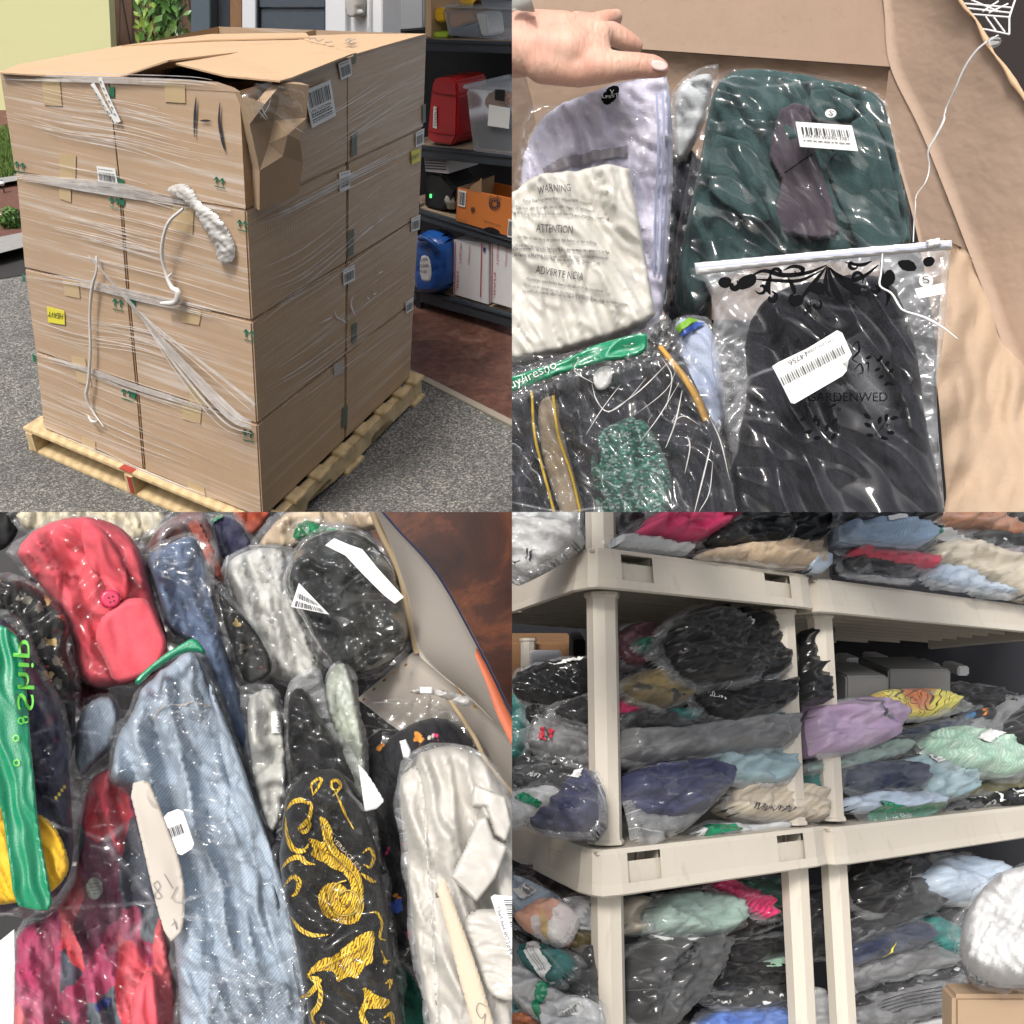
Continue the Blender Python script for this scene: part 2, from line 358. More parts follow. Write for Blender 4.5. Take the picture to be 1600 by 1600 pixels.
def cloth(name, c, pat=None, c2=None, rough=.85, coat=.55, veil=.06, crk=.75, st=.42, weave=1, cols=None, psc=1.0, rot=0, croug=.12):
    m, nt, p = new(name); uv = coords(nt); L = nt.links
    n1 = noise(nt, uv, 3.2, 5); c2 = c2 or tuple(x * .62 for x in c)
    base = mix(nt, ramp(nt, n1, [(.3, 0), (.72, 1)]), c, c2)
    if pat == 'denim':
        t = nd(nt, 'TexWave', {'Vector': coords(nt, 'UV', (1, 1, 1), rot), 'Scale': 7.5 * psc, 'Distortion': 1.6, 'Detail': 2, 'Detail Scale': 2}).outputs[1]
        base = mix(nt, .75, base, mix(nt, ramp(nt, t, [(.25, 0), (.75, 1)]), c2, c))
        f = noise(nt, uv, 60, 2); base = mix(nt, .3, base, mix(nt, f, c2, tuple(min(1, x * 1.4) for x in c)))
    elif pat == 'knit':
        t = nd(nt, 'TexWave', {'Vector': coords(nt, 'UV', (1, 1, 1), rot), 'Scale': 3.2 * psc, 'Distortion': 5, 'Detail': 2, 'Detail Scale': 1.5}).outputs[1]
        base = mix(nt, ramp(nt, t, [(.4, 0), (.6, .85)]), base, c2)
    elif pat == 'stripe':
        t = nd(nt, 'TexWave', {'Vector': coords(nt, 'UV', (1, 1, 1), rot), 'Scale': 2.0 * psc, 'Distortion': .8}).outputs[1]
        base = mix(nt, ramp(nt, t, [(.52, 0), (.56, 1)]), base, c2)
    elif pat == 'floral':
        vv = mix(nt, .12, uv, nd(nt, 'TexNoise', {'Vector': uv, 'Scale': 6}).outputs[1], 'ADD')
        vo = nd(nt, 'TexVoronoi', {'Vector': vv, 'Scale': 4.2 * psc}); cc = nd(nt, 'SeparateColor', {'Color': vo.outputs['Color']})
        st_ = [(i / len(cols), q) for i, q in enumerate(cols)]
        pet = nd(nt, 'TexVoronoi', {'Vector': vv, 'Scale': 15 * psc}).outputs['Distance']
        fm = nd(nt, 'Math', {0: vo.outputs['Distance'], 1: nd(nt, 'Math', {0: pet, 1: .35}, operation='MULTIPLY').outputs[0]}, operation='ADD').outputs[0]
        base = mix(nt, ramp(nt, fm, [(.46, 1), (.50, 0)]), base, ramp(nt, cc.outputs[0], st_, 'CONSTANT'))
    elif pat == 'camo':
        v0 = coords(nt, 'UV', (1.25, .5, 1), rot); vv = mix(nt, .35, v0, nd(nt, 'TexNoise', {'Vector': v0, 'Scale': 2.2, 'Detail': 1}).outputs[1], 'ADD')
        vo = nd(nt, 'TexVoronoi', {'Vector': vv, 'Scale': 2.4 * psc}); cc = nd(nt, 'SeparateColor', {'Color': vo.outputs['Color']})
        base = ramp(nt, cc.outputs[0], [(i / len(cols), q) for i, q in enumerate(cols)], 'CONSTANT')
    elif pat == 'sequin':
        vo = nd(nt, 'TexVoronoi', {'Vector': coords(nt, 'UV', (1, 1.6, 1), rot), 'Scale': 22 * psc}); cc = nd(nt, 'SeparateColor', {'Color': vo.outputs['Color']})
        base = ramp(nt, cc.outputs[0], [(i / len(cols), q) for i, q in enumerate(cols)], 'CONSTANT')
    elif pat == 'contour':
        t = nd(nt, 'Math', {0: nd(nt, 'Math', {0: noise(nt, uv, 1.6 * psc, 1, .6), 1: 16.}, operation='MULTIPLY').outputs[0]}, operation='FRACT').outputs[0]
        base = mix(nt, ramp(nt, t, [(.0, 1), (.16, 1), (.22, 0)]), ramp(nt, noise(nt, uv, 1.3, 1), [(.38, cols[0]), (.5, cols[1])]), c2)
    if veil:
        vn = ramp(nt, noise(nt, uv, 1.7, 4, .8), [(.35, 0), (.75, 1)]); vm = nd(nt, 'Math', {0: vn, 1: veil * 2}, operation='MULTIPLY').outputs[0]
        base = mix(nt, vm, base, (.72, .74, .76))
    L.new(base, p.inputs['Base Color']); p.inputs['Roughness'].default_value = rough; p.inputs['Specular IOR Level'].default_value = .2
    if weave: L.new(bump(nt, noise(nt, uv, 45, 2), .35 * weave, .004), p.inputs['Normal'])
    if coat:
        p.inputs['Coat Weight'].default_value = coat; p.inputs['Coat Roughness'].default_value = croug; p.inputs['Coat IOR'].default_value = 1.55
        h_, e_ = facets(nt, uv, crk); L.new(bump(nt, h_, st * 1.5, .022), p.inputs['Coat Normal'])
        L.new(mix(nt, nd(nt, 'Math', {0: e_, 1: .13 if veil else .03}, operation='MULTIPLY').outputs[0], base, (.75, .77, .8)), p.inputs['Base Color'])  # creases whitened: stress marks and caught light both put into the colour
    p.inputs['Sheen Weight'].default_value = .1
    M[name] = m; return m
def film(name, veil=.16, tint=(.85, .87, .9), rough=.1, k=1.0, st=.7, gl=.5, f0=.04):
    m, nt, p = new(name); nt.nodes.remove(p); out = nt.nodes['Material Output']; uv = coords(nt); h_, e_ = facets(nt, uv, k); nr = bump(nt, h_, st, .022)
    tr = nd(nt, 'BsdfTransparent', {'Color': (1, 1, 1)}); df = nd(nt, 'BsdfDiffuse', {'Color': tint, 'Normal': nr}); tl = nd(nt, 'BsdfTranslucent', {'Color': tint, 'Normal': nr})
    dt = nd(nt, 'MixShader', {0: .35}); nt.links.new(df.outputs[0], dt.inputs[1]); nt.links.new(tl.outputs[0], dt.inputs[2])
    vn = ramp(nt, noise(nt, uv, 2 * k, 3, 1), [(.3, .5), (.7, 1)]); vm = nd(nt, 'Math', {0: vn, 1: veil}, operation='MULTIPLY').outputs[0]; e2 = nd(nt, 'Math', {0: e_, 1: min(.75, veil + .3)}, operation='MULTIPLY').outputs[0]; vm = nd(nt, 'Math', {0: vm, 1: e2}, operation='MAXIMUM').outputs[0]  # whiter crease lines: stress whitening with the creases' glint painted in
    a = nd(nt, 'MixShader', {0: vm}); nt.links.new(tr.outputs[0], a.inputs[1]); nt.links.new(dt.outputs[0], a.inputs[2])
    fr = nd(nt, 'LayerWeight', {'Blend': .25, 'Normal': nr}).outputs['Fresnel']; fg = nd(nt, 'Math', {0: fr, 1: gl}, operation='MULTIPLY').outputs[0]
    fg = nd(nt, 'Math', {0: fg, 1: f0}, operation='ADD').outputs[0]
    g = nd(nt, 'BsdfGlossy', {'Color': (1, 1, 1), 'Roughness': rough, 'Normal': nr})
    b = nd(nt, 'MixShader', {0: fg}); nt.links.new(a.outputs[0], b.inputs[1]); nt.links.new(g.outputs[0], b.inputs[2]); nt.links.new(b.outputs[0], out.inputs[0])
    M[name] = m; return m
def cardboard(name, c=(.40, .265, .155), wrap=0, rot=0, bsc=1.0, which='UV', dirt=.15):
    m, nt, p = new(name); L = nt.links; uv = coords(nt, which)
    n1 = noise(nt, uv, 2.5, 6, .3, rough=.65); base = mix(nt, ramp(nt, n1, [(.3, 0), (.8, 1)]), c, tuple(x * (1 - dirt) for x in c)); base = mix(nt, ramp(nt, noise(nt, coords(nt, which, (1, 1.6, 1)), 5.5, 6, .4, rough=.7), [(.58, 0), (.74, .35)]), base, tuple(x * .55 for x in c))
    fl = nd(nt, 'TexWave', {'Vector': coords(nt, which, (1, 1, 1), rot), 'Scale': 14 * bsc, 'Distortion': .6, 'Detail': 1}, bands_direction='X').outputs[1]
    fib = noise(nt, coords(nt, which, (30, 2.5, 30), rot), 3, 3); base = mix(nt, .12, base, mix(nt, fib, c, tuple(x * .5 for x in c)))
    nr = bump(nt, fl, .08, .004); nr = bump(nt, noise(nt, uv, 1.6, 3), .12, .05, nr)
    p.inputs['Roughness'].default_value = .8; p.inputs['Specular IOR Level'].default_value = .25
    if wrap:
        sv = coords(nt, 'UV', (.35, 26, 1), wrap[1]); wv = mix(nt, .35, sv, nd(nt, 'TexNoise', {'Vector': coords(nt, 'UV', (.8, .8, 1)), 'Scale': 1.4, 'Detail': 1}).outputs[1], 'ADD')
        s1 = noise(nt, wv, 1.6, 5, .2, rough=.7); s2 = noise(nt, coords(nt, 'UV', (.22, 9, 1), wrap[1] + 7), 2.0, 4, .4, rough=.65)
        big = noise(nt, coords(nt, 'UV', (.8, 2.2, 1), wrap[1]), 1.3, 3)
        k = nd(nt, 'Math', {0: ramp(nt, s1, [(.50, 0), (.74, 1)]), 1: ramp(nt, big, [(.38, .15), (.62, 1)])}, operation='MULTIPLY').outputs[0]
        k2 = nd(nt, 'Math', {0: ramp(nt, s2, [(.56, 0), (.75, .8)]), 1: ramp(nt, big, [(.4, .1), (.6, 1)])}, operation='MULTIPLY').outputs[0]
        k = nd(nt, 'Math', {0: k, 1: k2}, operation='MAXIMUM').outputs[0]; k = nd(nt, 'Math', {0: k, 1: wrap[0]}, operation='MULTIPLY').outputs[0]
        base = mix(nt, k, base, (.80, .76, .74)); base = mix(nt, wrap[2], base, (.55, .52, .52))
        p.inputs['Coat Weight'].default_value = .8; p.inputs['Coat Roughness'].default_value = .22
        L.new(bump(nt, s1, .5, .02), p.inputs['Coat Normal'])
    L.new(base, p.inputs['Base Color']); L.new(nr, p.inputs['Normal']); M[name] = m; return m
# ---------------------------------------------------------------- common materials
plain('wrap_white', (.78, .76, .74), .35, var=.2, sc=60, coat=.6, b=.5, bs=90)
plain('paper', (.80, .80, .79), .55, var=.04)
plain('ink', (.035, .035, .045), .5, var=0)
plain('ink_grey', (.16, .16, .17), .6, var=.1)
plain('ink_green', (.02, .15, .085), .6)
plain('tape', (.56, .42, .25), .3, var=.1, coat=.6)
plain('yellow_paper', (.75, .68, .06), .5, var=.05)
plain('green_film', (.0, .25, .115), .25, var=.25, sc=30, coat=1, b=.3, bs=40, which='UV')
plain('white_plastic', (.80, .79, .80), .35, var=.08, sc=40, coat=.5)
plain('black_plastic', (.014, .014, .016), .4, var=.3)
plain('lettering_white', (.85, .88, .86), .5, var=0)
cardboard('stack_card', (.47, .29, .14), wrap=(.85, 4, .20), rot=0, bsc=1.2)
cardboard('stack_card_side', (.44, .27, .13), wrap=(.40, -9, .06), rot=0, bsc=1.2)  # right faces: less film, and their shade put into a darker brown
cardboard('flap_card', (.56, .385, .24), bsc=2, dirt=.1)  # lighter tan: sky light on the upturned lid put into the colour
cardboard('box_inner', (.38, .27, .19), bsc=.5, which='UV')
film('wrap_strand', .95, (.93, .91, .90), .2, 1, .12, .5); film('wrap_knot', .75, (.92, .91, .90), .15, 1, .5, .6); film('wrap_sheet', .22, (.88, .87, .88), .12, .8, .25, .5)
film('bag_film', .20, k=.8); film('bag_film_milky', .42, (.80, .82, .84), k=.7); film('bag_film_clear', .03, k=.8, rough=.06, st=.5, gl=.6)
film('h_film', .03, (.82, .84, .88), .07, .32, .09, .6); film('h_film_milk', .45, (.74, .77, .82), .07, .35, .5, .8); film('h_film_sheet', .01, (.78, .80, .86), .07, .22, .06, .35, f0=.018)

# ================================================================= PANEL 1: wrapped pallet in front of the garage
PANEL = 1
tl = math.atan(1045 / F)
U1 = Vector((0, -math.sin(tl), math.cos(tl))); FW1 = Vector((0, math.cos(tl), math.sin(tl)))
TOP1 = at(410, 812, 4.6); O1 = TOP1 - U1 * .14
def g1(px, py, c=0.0):
    r = ray(px, py); return r * ((O1.dot(U1) + c) / r.dot(U1))
def hgt(base, py):
    """height above base point so that the vertical through it reaches picture row py"""
    k = (800 - py) / F; return (k * base.y - base.z) / (U1.z - k * U1.y)
Fp = [(410, 812), (411, 664), (403, 503), (400, 328), (374, 142)]
Lp = [(68, 670), (55, 550), (38, 420), (24, 268), (0, 113)]
Rp = [(641, 590), (647, 472), (655, 340), (661, 199), (666, 53)]
FB = g1(410, 812, .14); hs = [.14 + hgt(FB, p[1]) for p in Fp]
print('layer heights', [round(x, 3) for x in hs])
_F0, _F4, _L0, _R0 = g1(*Fp[0], hs[0]), g1(*Fp[4], hs[4]), g1(*Lp[0], hs[0]), g1(*Rp[0], hs[0])
_PL = Pl(_F0, (_F4 - _F0).cross(_L0 - _F0)); _PR = Pl(_F0, (_F4 - _F0).cross(_R0 - _F0))
FK = []
for k in range(5):
    t_ = (800 - Fp[k][1]) / F; d_ = _F4 - _F0; q_ = (t_ * _F0.y - _F0.z) / (d_.z - t_ * d_.y); FK.append(_F0 + d_ * q_)
LK = [_PL.p(*Lp[k]) for k in range(5)]; RK = [_PR.p(*Rp[k]) for k in range(5)]
TPL = Pl(FK[4], (LK[4] - FK[4]).cross(RK[4] - FK[4])); print('top tilt', TPL.n.dot(U1), 'L top h', (LK[4] - O1).dot(U1), (RK[4] - O1).dot(U1), hs[4])
eL = (LK[0] - FK[0]).normalized(); eR = (RK[0] - FK[0]).normalized()
def stk(k, s, t): return FK[k] + (LK[k] - FK[k]) * s + (RK[k] - FK[k]) * t
def boxuv(o, mats=True):
    me = o.data; l = me.uv_layers.new(name='UVMap') if not me.uv_layers else me.uv_layers[0]; nL = eR.cross(U1).normalized(); nR = eL.cross(U1).normalized()
    off = random.random() * 10
    for p in me.polygons:
        n = p.normal; a, b, c = abs(n.dot(U1)), abs(n.dot(eR)), abs(n.dot(eL))
        for li in p.loop_indices:
            v = me.vertices[me.loops[li].vertex_index].co
            if a > .7: uv = (v.dot(eL), v.dot(eR))
            elif b > c: uv = (v.dot(eL) + off, v.dot(U1))
            else: uv = (v.dot(eR) + off, v.dot(U1))
            l.data[li].uv = uv
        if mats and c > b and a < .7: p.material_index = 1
def face_plane(k, side):
    a, b, c = (FK[k], LK[k], FK[k + 1]) if side == 'L' else (FK[k], RK[k], FK[k + 1])
    return Pl((a + FK[k + 1]) / 2, (b - a).cross(c - a))
# ground, drive and garage floor
m, nt, p = new('asphalt'); v = coords(nt, 'Object'); vo = nd(nt, 'TexVoronoi', {'Vector': v, 'Scale': 120}); sp = nd(nt, 'SeparateColor', {'Color': vo.outputs['Color']})
b0 = ramp(nt, sp.outputs[0], [(0, (.09, .088, .085)), (.3, (.17, .165, .155)), (.62, (.28, .27, .25)), (.86, (.50, .46, .40))], 'CONSTANT')
b0 = mix(nt, ramp(nt, noise(nt, v, 240, 3), [(.35, 0), (.7, .7)]), b0, (.04, .04, .042)); b0 = mix(nt, ramp(nt, noise(nt, v, 1.6, 4), [(.4, .0), (.65, .4)]), b0, (.05, .05, .05))
nt.links.new(b0, p.inputs['Base Color']); p.inputs['Roughness'].default_value = .85; nt.links.new(bump(nt, vo.outputs[0], .7, .01), p.inputs['Normal']); M['asphalt'] = m
m, nt, p = new('stained_floor'); v = coords(nt, 'Object'); n = noise(nt, v, 3.2, 8, 1.2, rough=.7)
b0 = ramp(nt, n, [(.3, (.045, .018, .013)), (.5, (.11, .042, .028)), (.62, (.2, .10, .07)), (.75, (.34, .25, .2))]); b0 = mix(nt, .35, b0, ramp(nt, noise(nt, v, 22, 5), [(.35, (.04, .018, .014)), (.7, (.22, .11, .08))]))
nt.links.new(b0, p.inputs['Base Color']); p.inputs['Roughness'].default_value = .5; M['stained_floor'] = m
def sheet(name, pts, mat, c=0.0, kind='structure', n=1, frame=None):
    me = bpy.data.meshes.new(name); me.from_pydata([tuple(x) for x in pts], [], [list(range(len(pts)))]); o = link(name, me, mat); tag(o, kind=kind); return o
big = [g1(410, 900) - Vector((9, 0, 0)), g1(410, 900) + Vector((6, 0, 0)), g1(410, 60) + Vector((16, 0, 0)), g1(410, 60) - Vector((16, 0, 0))]
sheet('driveway', big, M['asphalt'])
thA, thB = g1(643, 588), g1(800, 668); wd = (thB - thA).normalized(); wn = wd.cross(U1).normalized(); 
if wn.dot(FW1) < 0: wn = -wn                                        # into the garage
GF = [thA - wd * 2.2 + U1 * .004, thA + wd * 3 + U1 * .004, thA + wd * 3 + wn * 5 + U1 * .004, thA - wd * 2.2 + wn * 5 + U1 * .004]
sheet('garage_floor', GF, M['stained_floor'])
plain('edge_strip', (.30, .26, .21), .9, b=.5)
o = hexa('threshold_strip', [q + U1 * h for h in (0, .012) for q in (thA - wd * 1.2, thA + wd * 3, thA + wd * 3 + wn * .05, thA - wd * 1.2 + wn * .05)], M['edge_strip'], bev=.002); tag(o, kind='structure')
# --- pallet
m, nt, p = new('pine'); v = coords(nt, 'Object', (1, 1, 1)); gr = nd(nt, 'TexWave', {'Vector': v, 'Scale': 5, 'Distortion': 2.5, 'Detail': 5, 'Detail Scale': 2.5}).outputs[1]
b0 = mix(nt, gr, (.50, .37, .20), (.60, .46, .26)); b0 = mix(nt, ramp(nt, noise(nt, v, 30, 5), [(.5, 0), (.75, .6)]), b0, (.30, .19, .09)); nt.links.new(b0, p.inputs['Base Color']); p.inputs['Roughness'].default_value = .75; M['pine'] = m
plain('red_paint', (.42, .05, .035), .6, var=.4, sc=60)
def fp(s, t, c): return FK[0] + (LK[0] - FK[0]) * s + (RK[0] - FK[0]) * t + U1 * (c - .14)
def slab(name, s0, s1, t0, t1, c0, c1, mat, parent, bev=.003):
    return hexa(name, [fp(s0, t0, c0), fp(s1, t0, c0), fp(s1, t1, c0), fp(s0, t1, c0), fp(s0, t0, c1), fp(s1, t0, c1), fp(s1, t1, c1), fp(s0, t1, c1)], mat, parent, bev)
pal = thing('wooden_pallet', 'rough pine pallet with a red painted stringer end, under the wrapped boxes on the drive', 'pallet', fp(.5, .5, 0))
for t0, t1 in ((-.03, .06), (.13, .2), (.27, .34), (.42, .49), (.57, .64), (.72, .79), (.86, .92), (.97, 1.05)):
    slab('deck_board', -.04, 1.08, t0, t1, .118, .138, M['pine'], pal)
for i, (s0, s1) in enumerate(((-.025, .01), (.535, .57), (1.03, 1.065))):
    bm = bmesh.new(); prof = [(-.035, .02), (-.035, .117), (1.045, .117), (1.045, .02), (.80, .02), (.79, .05), (.77, .06), (.66, .06), (.64, .05), (.63, .02), (.37, .02), (.36, .05), (.34, .06), (.23, .06), (.21, .05), (.20, .02)]
    a = [bm.verts.new(fp(s0, t, c)) for t, c in prof]; b = [bm.verts.new(fp(s1, t, c)) for t, c in prof]
    bm.faces.new(a); bm.faces.new(b[::-1])
    for j in range(len(prof)): bm.faces.new([a[j], b[j], b[(j + 1) % len(prof)], a[(j + 1) % len(prof)]])
    bmesh.ops.triangulate(bm, faces=[f for f in bm.faces if len(f.verts) > 4]); bmesh.ops.recalc_face_normals(bm, faces=bm.faces); st = from_bm('stringer', bm, M['pine'], pal)
    if i == 1: slab('painted_mark', s0 + .002, s0 + .02, -.0375, -.0352, .022, .115, M['red_paint'], st, 0); slab('painted_mark', s0 - .002, s1 + .02, -.034, -.005, .1385, .1405, M['red_paint'], st, 0)
for t0, t1 in ((-.03, .07), (.44, .56), (.95, 1.05)): slab('bottom_board', -.04, 1.08, t0, t1, .0, .019, M['pine'], pal)
# --- boxes
def sbox(k, i, j, label, openc=False):
    g = .006; s0, s1 = ((0, .5), (.5, 1))[i]; t0, t1 = ((0, .5), (.5, 1))[j]; rs = random.Random(k * 9 + i * 3 + j)
    s0 += g if i else 0; t0 += g if j else 0; jx = rs.uniform(-.004, .004) if k < 3 else 0
    kb, kt = k, k + 1; up = U1 * .004
    top = [stk(kt, a, b) for a, b in ((s0, t0), (s1, t0), (s1, t1), (s0, t1))]; bot = [stk(kb, a, b) + up for a, b in ((s0, t0), (s1, t0), (s1, t1), (s0, t1))]
    if k < 3: # upper edge set in a little so that layers read as separate boxes
        bot = [q + (FK[k] - q) * 0 for q in bot]
    o = hexa('cardboard_box', bot + top, M['stack_card'], None, .007, openings=(1,) if openc else ())
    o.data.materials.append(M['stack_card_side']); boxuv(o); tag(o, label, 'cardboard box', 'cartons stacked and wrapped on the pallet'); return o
nm = {(0, 0): 'at the near corner', (1, 0): 'at the left end', (0, 1): 'at the garage end', (1, 1): 'at the hidden back corner'}
ly = ['bottom layer', 'third layer from the top', 'second layer from the top', 'top layer']
BX = {}
for k in range(4):
    for (i, j), w_ in nm.items(): BX[k, i, j] = sbox(k, i, j, f'brown carton {w_} of the {ly[k]}', k == 3)
BX[3, 0, 0]['label'] = 'brown carton at the near corner of the top layer, crushed, its lid gaping'
PLn = [face_plane(k, 'L') for k in range(4)]; PRn = [face_plane(k, 'R') for k in range(4)]
dark = plain('gap_shade', (.03, .028, .03), .9)  # near black for an added sheet that paints the shade under the lid
inn = Blob('gap_shade_sheet', [(60, 116), (200, 118), (330, 130), (440, 120), (560, 84), (480, 66), (300, 74), (120, 100)], Pl(stk(4, .5, .4) - U1 * .035, U1), .02, dark, None, seed=3)
tag(inn.obj, 'added dark sheet standing in for the shade in the gap under the top lid flaps', 'clothes')
def gp(*l): return [Pl(TPL.O + TPL.n * c, TPL.n).p(x, y) for x, y, c in l]
def uvplanar(o, s=1.0):
    me = o.data; l = me.uv_layers.new(name='UVMap')
    for p in me.polygons:
        for li in p.loop_indices:
            v = me.vertices[me.loops[li].vertex_index].co; l.data[li].uv = (v.dot(eL) * s, v.dot(eR) * s)
def flap(name, pts, mat, parent, th=.006):
    o = poly3(name, pts, th, mat, parent, n=U1); bmesh_tri(o); uvplanar(o); return o
def bmesh_tri(o):
    bm = bmesh.new(); bm.from_mesh(o.data); bmesh.ops.triangulate(bm, faces=[f for f in bm.faces if len(f.verts) > 4]); bm.to_mesh(o.data); bm.free()
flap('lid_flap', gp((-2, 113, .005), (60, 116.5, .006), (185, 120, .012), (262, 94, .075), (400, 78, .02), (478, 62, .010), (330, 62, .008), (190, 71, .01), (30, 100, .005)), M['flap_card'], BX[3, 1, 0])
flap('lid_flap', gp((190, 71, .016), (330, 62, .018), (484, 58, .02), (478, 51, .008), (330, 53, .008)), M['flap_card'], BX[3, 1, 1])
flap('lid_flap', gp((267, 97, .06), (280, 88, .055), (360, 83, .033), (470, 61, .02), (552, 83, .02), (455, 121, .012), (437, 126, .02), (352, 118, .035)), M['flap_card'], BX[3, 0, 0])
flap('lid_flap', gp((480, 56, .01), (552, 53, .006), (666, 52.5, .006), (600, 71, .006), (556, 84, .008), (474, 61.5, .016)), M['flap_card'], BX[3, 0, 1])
patch('top_lip', [(100, 119.5), (190, 121.5), (265, 123), (340, 128), (366, 137), (376, 144), (300, 140), (200, 132), (100, 124)], PLn[3], .0015, M['stack_card'], BX[3, 0, 0], cell=4)
# crushed corner panel
cardboard('crush_card', (.40, .285, .19), bsc=2)
_n = (_PL.n * .45 + _PR.n).normalized(); cr = Pl(FK[3] * .5 + FK[4] * .5, _n)
cv = {'a': (372, 146, 0), 'b': (404, 158, .03), 'c': (438, 128, .0), 'd': (479, 132, .004), 'e': (473, 182, .012), 'f': (457, 214, .035), 'g': (468, 252, .012), 'h': (463, 301, .004), 'i': (402, 327, .004), 'j': (396, 262, .03), 'k': (380, 190, .03), 'm': (424, 186, .008), 'n': (432, 240, .03), 'o': (436, 205, .045), 'p': (415, 222, .01)}
bm = bmesh.new(); vv = {k_: bm.verts.new(cr.p(x, y, .012 + o_)) for k_, (x, y, o_) in cv.items()}
for t_ in ('abk', 'bmk', 'bcm', 'cdm', 'dem', 'efo', 'emo', 'mpo', 'kmp', 'kpj', 'jpn', 'pon', 'ofn', 'fgn', 'ghn', 'hin', 'ijn'): bm.faces.new([vv[q_] for q_ in t_])
bmesh.ops.recalc_face_normals(bm, faces=bm.faces); ge = bmesh.ops.extrude_face_region(bm, geom=bm.faces[:]); bmesh.ops.translate(bm, vec=-cr.n * .05, verts=[q_ for q_ in ge['geom'] if isinstance(q_, bmesh.types.BMVert)])
o = from_bm('crushed_panel', bm, M['crush_card'], BX[3, 0, 0]); boxuv(o, False)
cf = Blob('crinkled_wrap', [(374, 152), (400, 130), (440, 134), (474, 140), (468, 178), (450, 196), (420, 188), (392, 176)], cr.shift(-.06), .006, M['h_film'], BX[3, 0, 0], back=.05, cell=3, it=0, w=5, st=[(.014, 20, 50, 14, 'r'), (.010, -20, 40, 12, 'r')], seed=9)
strokes('film_strand', [([(372, 150), (384, 165), (396, 180)], 1.6, True), ([(398, 178), (388, 158), (384, 140)], 2, True), ([(404, 140), (398, 160), (386, 176)], 1.4, True), ([(410, 168), (440, 190), (456, 200)], 1.2, True)], cr, .085, M['wrap_white'], BX[3, 0, 0])
# film gathered over the near corner: horizontal folds of stretch wrap
def tapes(lst, pls, k0):
    for q in lst:
        k = q[0]; o = patch('packing_tape', q[1:], pls[k], .004, M['tape'], BX[k, q_i(q), 0] if pls is PLn else BX[k, 0, q_j(q)], cell=5)
def q_i(q): return 1 if q[1][0] < 212 else 0
def q_j(q): return 0
tapes([(3, (66, 118), (94, 119), (98, 166), (70, 164)), (3, (258, 126), (290, 128), (291, 161), (259, 159)), (3, (93, 240), (120, 243), (119, 282), (95, 278)),
       (2, (272, 318), (304, 326), (302, 366), (270, 357)), (2, (93, 278), (112, 283), (112, 316), (94, 310)),
       (1, (100, 436), (124, 441), (126, 466), (102, 461)), (1, (284, 480), (316, 486), (312, 508), (286, 503)), (1, (112, 555), (134, 560), (138, 582), (116, 577)), (1, (294, 600), (320, 606), (324, 636), (298, 628)),
       (0, (285, 628), (316, 638), (314, 662), (286, 654)), (0, (118, 572), (140, 580), (144, 604), (122, 596)), (0, (128, 680), (150, 690), (150, 706), (130, 696)), (0, (293, 750), (320, 762), (322, 776), (296, 766))], PLn, 0)
def arrows(k, x, y, s, par, surf):
    L = [([(x, y), (x, y - s)], 2.2, False), ([(x - 3.5, y - s + 5), (x, y - s)], 2, False), ([(x + 3.5, y - s + 5.5), (x, y - s)], 2, False), ([(x + 9, y + 2), (x + 9, y - s + 2)], 2.2, False), ([(x + 5.5, y - s + 7), (x + 9, y - s + 2)], 2, False), ([(x + 12.5, y - s + 8), (x + 9, y - s + 2)], 2, False), ([(x - 3, y + 4), (x + 14, y + 8)], 1.6, False)]
    strokes('up_arrows', L, surf, .006, M['ink_green'], par, 1)
arrows(1, 181, 478, 12, BX[1, 1, 0], PLn[1]); arrows(1, 386, 526, 12, BX[1, 0, 0], PLn[1]); arrows(0, 195, 618, 11, BX[0, 1, 0], PLn[0]); arrows(0, 384, 682, 12, BX[0, 0, 0], PLn[0])
arrows(2, 376, 354, 11, BX[2, 0, 0], PLn[2]); arrows(2, 176, 318, 10, BX[2, 1, 0], PLn[2]); arrows(3, 28, 262, 10, BX[3, 1, 0], PLn[3]); arrows(3, 340, 286, 10, BX[3, 0, 0], PLn[3])
for k, i, pt in ((3, 1, [(172, 135), (180, 136), (180, 152), (173, 150)]), (3, 1, [(186, 278), (195, 281), (195, 288), (187, 286)]), (2, 1, [(188, 310), (196, 312), (196, 322), (189, 319)]), (1, 0, [(205, 462), (213, 466), (213, 480), (206, 477)]), (0, 0, [(206, 610), (213, 612), (213, 624), (207, 621)]), (1, 1, [(36, 428), (40, 429), (41, 440), (37, 439)]), (0, 1, [(52, 552), (57, 554), (58, 566), (53, 564)])):
    patch('green_tape', pt, PLn[k], .005, M['ink_green'], BX[k, i, 0], cell=2)
for k, j, pt in ((3, 0, [(551, 84), (555, 82), (555, 98), (551, 101)]), (3, 0, [(548, 210), (557, 205), (556, 240), (547, 246)]), (3, 1, [(659, 164), (664, 162), (664, 190), (659, 193)]), (2, 0, [(544, 362), (552, 357), (551, 396), (543, 402)]), (1, 0, [(549, 508), (557, 503), (556, 532), (549, 537)]), (0, 0, [(534, 638), (542, 633), (541, 664), (533, 670)])):
    patch('green_tape', pt, PRn[k], .005, plain('faded_green_tape', (.10, .13, .10), .5) if 'faded_green_tape' not in M else M['faded_green_tape'], BX[k, 0, j], cell=3)
strokes('marker_writing', [([(309, 151), (307, 180), (306, 214)], 4.2, True), ([(315, 188), (332, 188)], 3.6, True), ([(346, 160), (345, 190), (350, 220), (354, 236)], 4.4, True)], PLn[3], .008, M['ink'], BX[3, 0, 0])
